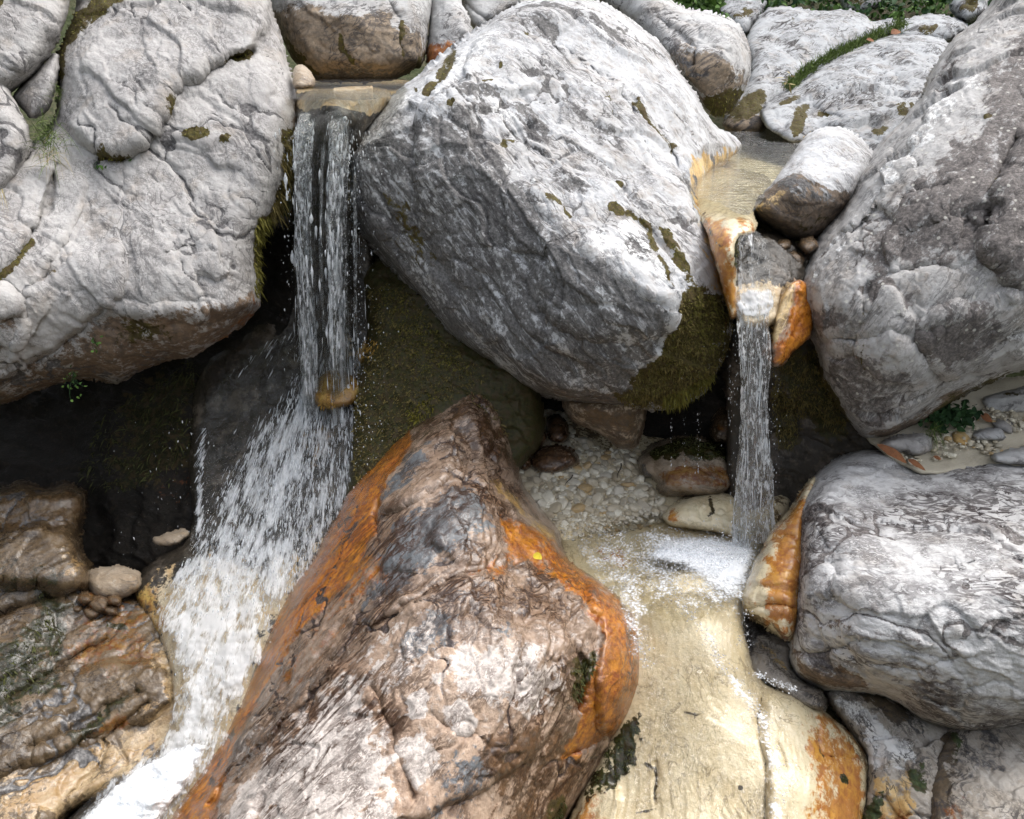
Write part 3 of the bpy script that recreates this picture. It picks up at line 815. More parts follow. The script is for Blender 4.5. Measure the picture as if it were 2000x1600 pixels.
rock('boulder', [(-420, -120), (150, -120), (136, 0), (130, 45), (101, 100), (68, 140), (40, 166), (20, 178), (-20, 190), (-420, 220)],
     [(-420, 0, 4.85), (0, 0, 4.85), (100, 0, 4.95), (60, 110, 4.8), (0, 150, 4.7), (-420, 200, 4.7)], M['limestone_grey'], 'grey rounded rock in the top left corner above a mossy gap', seed=23, rw=45, rd=.25, back=.5,
     rel=dict(big=.03, mid=.014, fine=.004, chip=.016, chipf=4, crack=.008), paint=[('moss', [(-20, -20), (14, 0), (6, 26), (-20, 40)], 10, 1), ('dark', [(40, 40), (120, 20), (70, 120), (20, 150)], 50, .3)], moss=[dict(thr=.8, dens=.4, length=.014)])
rock('boulder', [(-420, 150), (0, 140), (22, 182), (40, 215), (53, 252), (57, 297), (36, 343), (8, 378), (-40, 400), (-420, 420)],
     [(-420, 200, 4.55), (0, 180, 4.66), (30, 260, 4.58), (0, 350, 4.5), (-420, 400, 4.4)], M['limestone_grey'], 'grey rock at the left edge directly beside the green grass tuft', seed=27, rw=40, rd=.22, back=.4,
     rel=dict(big=.03, mid=.014, fine=.004, chip=.016, chipf=4, crack=.008), paint=[('dark', [(20, 290), (55, 260), (55, 310), (30, 350)], 20, .6)])
rock('boulder', [(22, 190), (40, 170), (70, 150), (98, 112), (114, 104), (113, 150), (100, 205), (80, 225), (60, 235), (45, 215)],
     [(30, 190, 4.92), (70, 170, 4.88), (110, 120, 4.95), (90, 210, 4.88), (50, 225, 4.88)], M['limestone_grey'], 'narrow grey rock sliver wedged in the mossy crevice above the grass', cat='rock', seed=31, rw=22, rd=.1, back=.3, rel=dict(facet=.018, facetf=5, big=.01, mid=.01, chip=.012, chipf=7))

# dark cave under the left boulder
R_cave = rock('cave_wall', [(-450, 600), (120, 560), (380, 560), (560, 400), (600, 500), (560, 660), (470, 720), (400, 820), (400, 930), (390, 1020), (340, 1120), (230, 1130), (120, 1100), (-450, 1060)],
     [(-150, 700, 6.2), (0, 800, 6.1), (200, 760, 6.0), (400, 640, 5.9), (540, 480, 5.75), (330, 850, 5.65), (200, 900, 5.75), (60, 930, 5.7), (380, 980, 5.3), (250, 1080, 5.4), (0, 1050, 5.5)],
     M['cave_shade_black'], 'dripping cave wall, its shade painted black, beneath the overhanging left boulder', 'cave wall', seed=41, step=4, rw=30, rd=.1, back=.4,
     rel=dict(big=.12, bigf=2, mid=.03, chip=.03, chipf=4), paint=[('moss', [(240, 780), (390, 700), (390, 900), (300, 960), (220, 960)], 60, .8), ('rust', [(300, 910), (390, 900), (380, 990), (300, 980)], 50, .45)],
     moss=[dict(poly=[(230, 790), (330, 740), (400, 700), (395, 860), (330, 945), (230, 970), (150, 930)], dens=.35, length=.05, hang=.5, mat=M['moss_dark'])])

R_ll = rock('bedrock', [(-450, 930), (0, 960), (40, 940), (90, 955), (130, 945), (170, 965), (165, 1000), (150, 1040), (155, 1085), (178, 1110), (180, 1140), (200, 1155), (240, 1160), (310, 1160), (400, 1215), (410, 1300), (430, 1400), (410, 1490), (310, 1540),
     (160, 1570), (90, 1640), (60, 1760), (-450, 1760)],
     [(-150, 1000, 5.0), (0, 980, 5.0), (120, 970, 5.05), (140, 1100, 4.75), (40, 1080, 4.75), (100, 1180, 4.66), (250, 1190, 4.75), (0, 1250, 4.42), (200, 1280, 4.5), (320, 1300, 4.45), (0, 1450, 4.1), (200, 1420, 4.22), (320, 1430, 4.3), (0, 1600, 3.82), (150, 1580, 3.95), (0, 1750, 3.6), (270, 1510, 4.14), (400, 1225, 4.72), (405, 1300, 4.52), (420, 1430, 4.3)],
     M['bedrock_brown'], 'brown streaky bedrock slope in the lower left corner with dark green moss strips', 'bedrock', seed=43, rw=40, rd=.25, back=.5,
     rel=dict(big=.04, bigf=2, mid=.018, chip=.03, chipf=4.5, strata=.03, sdir=(.8, -.55), sfreq=6, crack=.015),
     steps=[([(-450, 1050), (60, 1030), (150, 1050), (182, 1110), (176, 1140), (120, 1150), (60, 1130), (-450, 1140)], .12, 24), ([(-450, 1420), (60, 1380), (150, 1320), (250, 1290), (330, 1310), (330, 1390), (190, 1420), (80, 1490), (-450, 1600)], .05, 20)],
     cuts=[([(0, 1375), (60, 1340), (140, 1290), (210, 1250)], 8, .04), ([(60, 1460), (150, 1420), (210, 1380), (270, 1350)], 9, .04), ([(0, 1205), (70, 1180), (140, 1150), (170, 1170)], 12, .07), ([(130, 1560), (200, 1490), (205, 1440), (290, 1370)], 5, .025)],
     paint=[('moss', [(-20, 1245), (20, 1250), (70, 1200), (60, 1150), (110, 1140), (150, 1180), (135, 1270), (100, 1310), (130, 1330), (90, 1360), (40, 1400), (-20, 1450)], 40, .82), ('moss', [(150, 1340), (80, 1370), (45, 1330)], 16, .9),
            ('moss', [(105, 1470), (150, 1425), (190, 1390), (250, 1350), (290, 1345), (260, 1375), (200, 1425), (150, 1450)], 22, .85), ('moss', [(205, 1215), (255, 1228), (250, 1240), (215, 1232)], 8, .9),
            ('rust', [(140, 1200), (250, 1170), (310, 1190), (300, 1240), (320, 1310), (230, 1330), (150, 1320), (130, 1260)], 36, .58), ('cream', [(250, 1270), (430, 1240), (440, 1480), (160, 1570), (60, 1620), (40, 1560), (150, 1470), (290, 1400), (330, 1330)], 44, .78),
            ('rust', [(180, 1400), (240, 1390), (260, 1420), (190, 1440)], 16, .7), ('tan', [(-450, 940), (180, 940), (180, 1040), (60, 1060), (-450, 1080)], 60, .6), ('wet', 'all', 10, .6), ('cream', [(60, 1060), (170, 1080), (175, 1130), (120, 1140)], 40, .5), ('cream', [(-100, 1500), (120, 1470), (60, 1700), (-100, 1700)], 60, .5), ('moss', [(-20, 1080), (120, 1090), (170, 1130), (60, 1180), (-20, 1200)], 60, .5), ('tan', [(-50, 1180), (140, 1150), (330, 1200), (330, 1300), (120, 1330), (-50, 1400)], 60, .5), ('tan', [(60, 1480), (200, 1400), (290, 1360), (240, 1430), (100, 1540)], 30, .5), ('dark', [(-100, 1560), (10, 1480), (30, 1700), (-100, 1700)], 30, .3)],
     moss=[dict(thr=.78, dens=.5, length=.03, hang=.6, mat=M['moss_dark'])])
rock('stone', [(155, 1130), (185, 1112), (235, 1105), (275, 1118), (278, 1150), (240, 1168), (190, 1172)], [(160, 1140, 4.75), (270, 1140, 4.72), (215, 1115, 4.76), (215, 1160, 4.68)], M['rubble'], 'flat pale stone in front of the dark cave, left of the cascade', 'stone', seed=47, step=2.5, rw=26, rd=.1, back=.15, rel=dict(facet=.018, facetf=5, big=.01, mid=.008, chip=.01, chipf=8))
rock('stone', [(295, 1050), (330, 1040), (362, 1032), (370, 1045), (350, 1062), (320, 1068), (300, 1065)], [(300, 1055, 5.05), (365, 1040, 5.05), (330, 1065, 5.0)], M['rubble'], 'small pale stone deep in the dark hollow beside the cascade', 'stone', seed=49, step=2.5, rw=14, rd=.05, back=.1, rel=dict(facet=.012, facetf=6, big=.006, mid=.006, chip=.008, chipf=9))
for i, (cx, cy, r) in enumerate([(165, 1170, 15), (195, 1180, 19), (178, 1196, 16), (222, 1172, 12), (215, 1192, 13), (150, 1188, 12)]):
    rock('stone', [(cx + r * 1.15 * math.cos(a + i) * (1 + .15 * math.sin(3 * a + i)), cy + r * .85 * math.sin(a + i)) for a in np.linspace(0, 6.28, 9)[:-1]],
         [(cx - r, cy, 4.62), (cx + r, cy, 4.62), (cx, cy - r, 4.66), (cx, cy + r, 4.58)], M['rubble'], 'small brown stone in the pile packed between bedrock and cascade', 'stone', 'stones packed beside the cascade', seed=400 + i, step=2.5, rw=r * .7, rd=.05, back=.06, edge=3, chk=1,
         rel=dict(facet=.02, facetf=7, big=.01, bigf=6, mid=.008, chip=.03, chipf=9), smooth=0, paint=[('wet', 'all', 5, .5), ('tan', 'all', 5, .8), ('rust', 'all', 5, .40)])

# bedrock behind the left waterfall and under the cascade
R_casc = rock('bedrock', [(380, 720), (470, 655), (560, 570), (572, 300), (578, 182), (640, 176), (720, 172), (768, 184), (745, 220), (705, 262), (720, 400), (735, 560), (735, 700), (715, 930), (650, 1080), (560, 1230), (510, 1400), (470, 1600), (440, 1780), (60, 1780), (100, 1620), (240, 1520), (335, 1440), (330, 1300),
     (295, 1220), (250, 1150), (300, 1095), (380, 1050), (365, 900)],
     [hz(600, 185, .35), hz(740, 185, .35), (640, 205, 4.75), (650, 232, 4.70), (650, 330, 4.95), (600, 300, 5.1), (700, 300, 5.05), (650, 450, 5.55), (640, 640, 5.62), (640, 760, 5.5), (500, 750, 5.55), (430, 850, 5.45), (640, 950, 5.1), (450, 1050, 5.0), (550, 1150, 4.65), (350, 1190, 4.66), (420, 1300, 4.38),
      (400, 1450, 4.15), (300, 1600, 3.9), (420, 1600, 3.85), (250, 1760, 3.6), (700, 650, 5.5), (690, 850, 5.25)],
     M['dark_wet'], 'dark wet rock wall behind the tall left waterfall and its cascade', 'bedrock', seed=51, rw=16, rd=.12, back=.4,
     rel=dict(facet=.018, facetf=3, big=.03, bigf=2.5, mid=.012, midf=6, chip=.012, chipf=5, fine=.003),
     steps=[([(615, 760), (640, 735), (690, 740), (700, 770), (660, 800), (620, 800)], .10, 24)],
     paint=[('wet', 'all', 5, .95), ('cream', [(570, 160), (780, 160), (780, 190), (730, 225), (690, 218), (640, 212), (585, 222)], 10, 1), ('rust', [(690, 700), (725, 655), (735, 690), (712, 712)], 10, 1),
            ('rust', [(618, 740), (650, 722), (695, 745), (690, 780), (640, 795), (615, 785)], 16, .9), ('rust', [(560, 830), (640, 800), (660, 880), (620, 930)], 40, .5), ('cream', [(330, 1120), (450, 1090), (560, 1110), (600, 1060), (660, 1020), (620, 1120), (540, 1240), (500, 1400), (440, 1780), (60, 1780), (340, 1440), (320, 1280), (280, 1180)], 60, .85),
            ('rust', [(250, 1150), (330, 1140), (330, 1260), (280, 1250)], 30, .6), ('cream', [(640, 650), (710, 640), (705, 790), (650, 800)], 30, .5)])
rock('rock', [(612, 772), (624, 738), (652, 720), (684, 730), (704, 748), (702, 772), (690, 790), (650, 800), (618, 792)], [(618, 775, 5.28), (652, 728, 5.30), (700, 755, 5.30), (650, 790, 5.16), (690, 780, 5.20)],
     M['dark_wet'], 'ochre algae-covered knob that the tall left waterfall lands on', 'rock', seed=52, step=2.4, rw=18, rd=.1, back=.25, rel=dict(facet=.02, facetf=5, big=.012, mid=.008, chip=.012, chipf=7), smooth=.2,
     paint=[('wet', 'all', 5, .9), ('cream', [(660, 720), (710, 730), (710, 790), (680, 790)], 20, .7), ('rust', 'all', 5, .72)], moss=[dict(poly=[(618, 780), (626, 742), (652, 726), (672, 740), (664, 790), (630, 794)], dens=.5, length=.018, hang=.5, mat=M['moss_rust'], name='ochre_moss')])
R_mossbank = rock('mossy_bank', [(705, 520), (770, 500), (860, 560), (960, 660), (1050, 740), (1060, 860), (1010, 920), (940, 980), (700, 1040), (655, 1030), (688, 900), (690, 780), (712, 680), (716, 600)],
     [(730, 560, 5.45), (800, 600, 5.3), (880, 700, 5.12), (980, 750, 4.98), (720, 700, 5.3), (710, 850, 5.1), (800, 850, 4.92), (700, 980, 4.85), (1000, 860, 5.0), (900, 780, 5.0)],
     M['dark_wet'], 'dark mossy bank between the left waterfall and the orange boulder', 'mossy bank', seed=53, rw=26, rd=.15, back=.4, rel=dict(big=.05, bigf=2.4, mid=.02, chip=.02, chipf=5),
     paint=[('moss', 'all', 5, .85), ('rust', [(690, 690), (720, 650), (740, 665), (800, 640), (860, 640), (800, 665), (730, 700)], 14, .9)],
     moss=[dict(poly=[(715, 560), (790, 560), (900, 690), (960, 740), (900, 780), (850, 800), (800, 850), (700, 960), (690, 880), (695, 720), (720, 690), (745, 670)], dens=.8, length=.018, hang=.3, mat=M['moss_brown']),
           dict(poly=[(740, 560), (800, 580), (905, 700), (935, 740), (890, 735), (830, 740), (790, 680)], dens=.7, length=.016, hang=.3, mat=M['moss']),
           dict(poly=[(700, 690), (725, 652), (740, 665), (738, 690), (712, 715)], dens=.9, length=.03, hang=.7, mat=M['moss_rust'], name='orange_moss'),
           dict(poly=[(795, 800), (860, 770), (855, 800), (820, 830), (790, 845)], dens=.8, length=.03, hang=.4, mat=M['moss_bright'])])

# ------------------------------------------------------------------ rock floors that carry the two upper pools
rock('pool_bed', [(560, 156), (800, 156), (800, 168), (770, 186), (700, 188), (600, 188), (566, 182)], [hz(500, 160, .42), hz(820, 160, .42), hz(500, 190, .40), hz(640, 182, .38), hz(780, 190, .40), hz(650, 170, .42)],
     M['rubble'], kind='structure', seed=59, rw=8, rd=.05, back=.5, rel=dict(big=.02, mid=.01, chip=0), paint=[('cream', 'all', 5, .8)])
rock('pool_bed', [(1290, 268), (1420, 246), (1560, 262), (1700, 286), (1700, 330), (1640, 380), (1540, 398), (1470, 410), (1380, 408), (1280, 380)], [hz(1350, 270, 1.08), hz(1500, 255, 1.08), hz(1700, 290, 1.05), hz(1500, 320, 1.06), hz(1420, 360, .97), hz(1400, 400, .98), hz(1600, 440, 1.05), hz(1700, 400, 1.05), hz(1300, 340, 1.05)],
     M['cream_chute'], kind='structure', seed=60, rw=10, rd=.06, back=.5, rel=dict(big=.03, mid=.012, chip=.01), paint=[('tan', [(1380, 240), (1700, 240), (1700, 300), (1420, 300)], 40, .2)])

# ------------------------------------------------------------------ boulders behind the pools
rock('boulder', [(500, -120), (522, 0), (545, 60), (560, 100), (588, 140), (618, 160), (700, 162), (765, 158), (802, 136), (826, 130), (836, 60), (842, 0), (846, -120)],
     [(530, -50, 6.6), (600, 0, 6.45), (700, 40, 6.3), (600, 150, 6.5), (700, 155, 6.42), (800, 130, 6.45), (830, 0, 6.6), (700, -100, 6.7)], M['limestone_back'], 'brownish boulder with pale top standing in the upper left pool', seed=61, rw=50, rd=.35, back=.7,
     rel=dict(big=.04, mid=.014, chip=.02, chipf=3), cuts=[([(750, 0), (780, 40), (786, 100)], 6, .03)],
     paint=[('tan', [(500, 20), (600, 20), (700, 36), (760, 25), (770, 60), (830, 50), (840, 180), (560, 180)], 24, .85), ('moss', [(560, 60), (600, 110), (640, 150), (590, 150), (550, 100)], 20, .8), ('moss', ('line', [(784, 50), (784, 110)], 6), 8, .9), ('moss', ('line', [(664, 70), (668, 100), (690, 118)], 6), 9, .8), ('moss', [(812, 110), (832, 96), (832, 140), (810, 140)], 12, .9), ('dark', [(570, 130), (800, 132), (800, 170), (600, 170)], 20, .7)])
rock('boulder', [(838, -120), (838, 60), (832, 120), (840, 140), (900, 120), (905, 80), (922, 66), (915, 30), (900, 0), (895, -120)], [(845, 0, 6.9), (900, 0, 6.8), (880, 60, 6.65), (840, 120, 6.7), (900, 110, 6.6)], M['limestone_back'],
     'pale fractured rock with rusty foot behind the upper left pool', seed=63, rw=24, rd=.2, back=.4, rel=dict(big=.02, mid=.012, chip=.02, chipf=5), paint=[('rust', [(830, 80), (860, 82), (905, 84), (900, 140), (830, 140)], 16, .8)])
rock('boulder', [(890, -120), (902, 5), (915, 45), (935, 62), (955, 52), (990, 25), (1040, 5), (1040, -120)], [(900, -50, 7.6), (1030, -50, 7.6), (930, 50, 7.3), (980, 20, 7.3)], M['limestone_back'], 'small white rock peeking out left of the central boulder top', seed=65, rw=26, rd=.2, back=.4, rel=dict(big=.02, mid=.014, chip=.02, chipf=5), cuts=[([(905, 0), (935, 30), (955, 45)], 4, .03)])
rock('stone', [(572, 150), (575, 130), (590, 126), (606, 140), (616, 158), (612, 170), (592, 174), (574, 172)], [(575, 150, 5.2), (612, 160, 5.2), (592, 130, 5.25), (592, 172, 5.1)], M['rubble'], 'small rounded tan stone at the edge of the upper left pool', 'stone', seed=67, step=2, rw=18, rd=.08, back=.1, edge=1.5, rel=dict(facet=.012, facetf=6, big=.006, mid=.003, chip=.003))
R_b2 = rock('boulder', [(1080, -140), (1130, -20), (1190, 15), (1250, 60), (1290, 92), (1340, 160), (1372, 205), (1398, 228), (1425, 222), (1446, 190), (1466, 152), (1468, 122), (1460, 88), (1434, 46), (1400, 29), (1340, 22), (1306, 0), (1290, -140)],
     [(1150, -80, 8.0), (1250, 0, 7.6), (1200, 40, 7.6), (1340, 40, 7.3), (1450, 100, 7.15), (1400, 130, 6.85), (1320, 110, 7.0), (1400, 220, 7.1), (1450, 180, 7.15)], M['limestone_back'], 'rounded white boulder behind the central boulder with mossy underside', seed=69, rw=45, rd=.3, back=.7,
     rel=dict(big=.05, mid=.016, chip=.03, chipf=3, crack=.012), cuts=[([(1290, 40), (1320, 60), (1360, 95), (1355, 130)], 6, .06), ([(1320, 40), (1360, 55), (1366, 72)], 4, .03)],
     paint=[('moss', [(1370, 190), (1400, 175), (1450, 165), (1450, 190), (1420, 230), (1390, 226)], 18, 1), ('tan', [(1310, 70), (1350, 90), (1440, 140), (1460, 160), (1420, 190), (1360, 200), (1310, 110)], 26, .75), ('dark', [(1300, 60), (1345, 80), (1360, 140), (1330, 140), (1300, 90)], 20, .6)],
     moss=[dict(thr=.75, dens=.5, length=.02, hang=.4)])
R_b3 = rock('rock_slab', [(1489, 21), (1530, 14), (1600, 24), (1650, 18), (1690, 28), (1702, 44), (1752, 36), (1760, 60), (1642, 92), (1582, 136), (1546, 166), (1530, 186), (1500, 218), (1496, 258), (1450, 264), (1412, 250), (1426, 206), (1458, 172), (1468, 118), (1452, 86)],
     [(1480, 40, 9.4), (1600, 30, 9.6), (1740, 45, 9.8), (1500, 130, 8.6), (1600, 110, 8.9), (1480, 210, 8.0), (1440, 250, 7.8)], M['limestone_slab'], 'sloping white slab above the right pool, on the far side of the grass strip', 'rock slab', seed=71, rw=24, rd=.2, back=.6,
     rel=dict(big=.04, mid=.016, strata=.035, sdir=(.75, -.6), sfreq=4, chip=.02, chipf=2.5), cuts=[([(1458, 82), (1500, 62), (1560, 45), (1590, 30)], 4, .04)],
     paint=[('moss', [(1420, 215), (1460, 190), (1495, 185), (1492, 215), (1470, 235), (1425, 240)], 14, 1), ('tan', [(1410, 225), (1500, 225), (1500, 265), (1410, 265)], 14, .8), ('moss', ('line', [(1550, 30), (1550, 46)], 3), 5, .7)], moss=[dict(thr=.75, dens=.5, length=.022, hang=.4, mat=M['moss_bright'])])
R_b4 = rock('rock_slab', [(1548, 172), (1600, 128), (1670, 95), (1742, 68), (1835, 72), (1860, 90), (1840, 170), (1825, 200), (1780, 260), (1725, 320), (1690, 300), (1640, 262), (1600, 258), (1560, 282), (1502, 258), (1486, 226), (1500, 205), (1520, 190)],
     [(1560, 180, 8.0), (1670, 105, 8.6), (1830, 90, 8.8), (1650, 170, 7.7), (1500, 230, 7.2), (1560, 270, 6.95), (1650, 250, 6.9), (1700, 290, 6.7), (1780, 200, 7.4)], M['limestone_slab'], 'broad white slab in front of the grass strip behind the wedge boulder', 'rock slab', seed=73, rw=22, rd=.2, back=.6,
     rel=dict(big=.05, mid=.018, strata=.03, sdir=(.85, -.45), sfreq=4, chip=.045, chipf=2.6, crack=.015), cuts=[([(1520, 205), (1560, 210), (1600, 215), (1640, 235)], 6, .06), ([(1740, 150), (1775, 180), (1740, 200)], 5, .04)],
     paint=[('moss', [(1540, 250), (1552, 215), (1580, 206), (1582, 225), (1560, 268), (1545, 272)], 8, 1), ('moss', [(1516, 205), (1560, 190), (1566, 198), (1530, 212)], 6, .9), ('moss', [(1702, 250), (1725, 242), (1738, 250), (1720, 275), (1706, 270)], 10, .9), ('moss', [(1745, 215), (1785, 205), (1770, 230), (1750, 232)], 8, .8), ('moss', ('line', [(1600, 218), (1625, 225)], 4), 6, .7), ('cream', [(1550, 262), (1640, 252), (1690, 300), (1560, 290)], 14, .5)],
     moss=[dict(thr=.75, dens=.5, length=.02, hang=.4, mat=M['moss'])])
for i, (o, d, lab) in enumerate([([(1750, 50), (1780, 35), (1830, 28), (1880, 40), (1900, 60), (1850, 84), (1790, 84), (1752, 74)], 9.3, 'mossy broken white rock beyond the slabs at top right'),
        ([(1630, -20), (1680, -30), (1720, 0), (1700, 22), (1650, 22)], 10.3, 'small white rock among the undergrowth at the top edge'),
        ([(1400, 20), (1450, -30), (1500, 0), (1490, 24), (1462, 70), (1448, 72), (1420, 44)], 9.8, 'cracked grey rock column behind the rounded white boulder'), ([(1858, 6), (1890, -20), (1930, -10), (1928, 30), (1880, 40)], 9.6, 'grey stone half hidden in undergrowth at top right')]):
    c = np.mean(o, 0)
    rock('rock', o, [(c[0] - 40, c[1] - 20, d + .3), (c[0] + 40, c[1] - 20, d + .3), (c[0], c[1] + 40, d - .1)], M['limestone_slab'], lab, 'rock', seed=75 + i, step=2.5, rw=22, rd=.25, back=.4, rel=dict(big=.03, mid=.02, chip=.06, chipf=4, crack=.01),
         paint=[('moss', [(c[0] - 30, c[1] + 10), (c[0], c[1] - 12), (c[0] + 20, c[1]), (c[0], c[1] + 20)], 14, .75), ('dark', 'all', 5, .38 if i == 2 else .2)], moss=[dict(thr=.7, dens=.4, length=.03, hang=.2)])

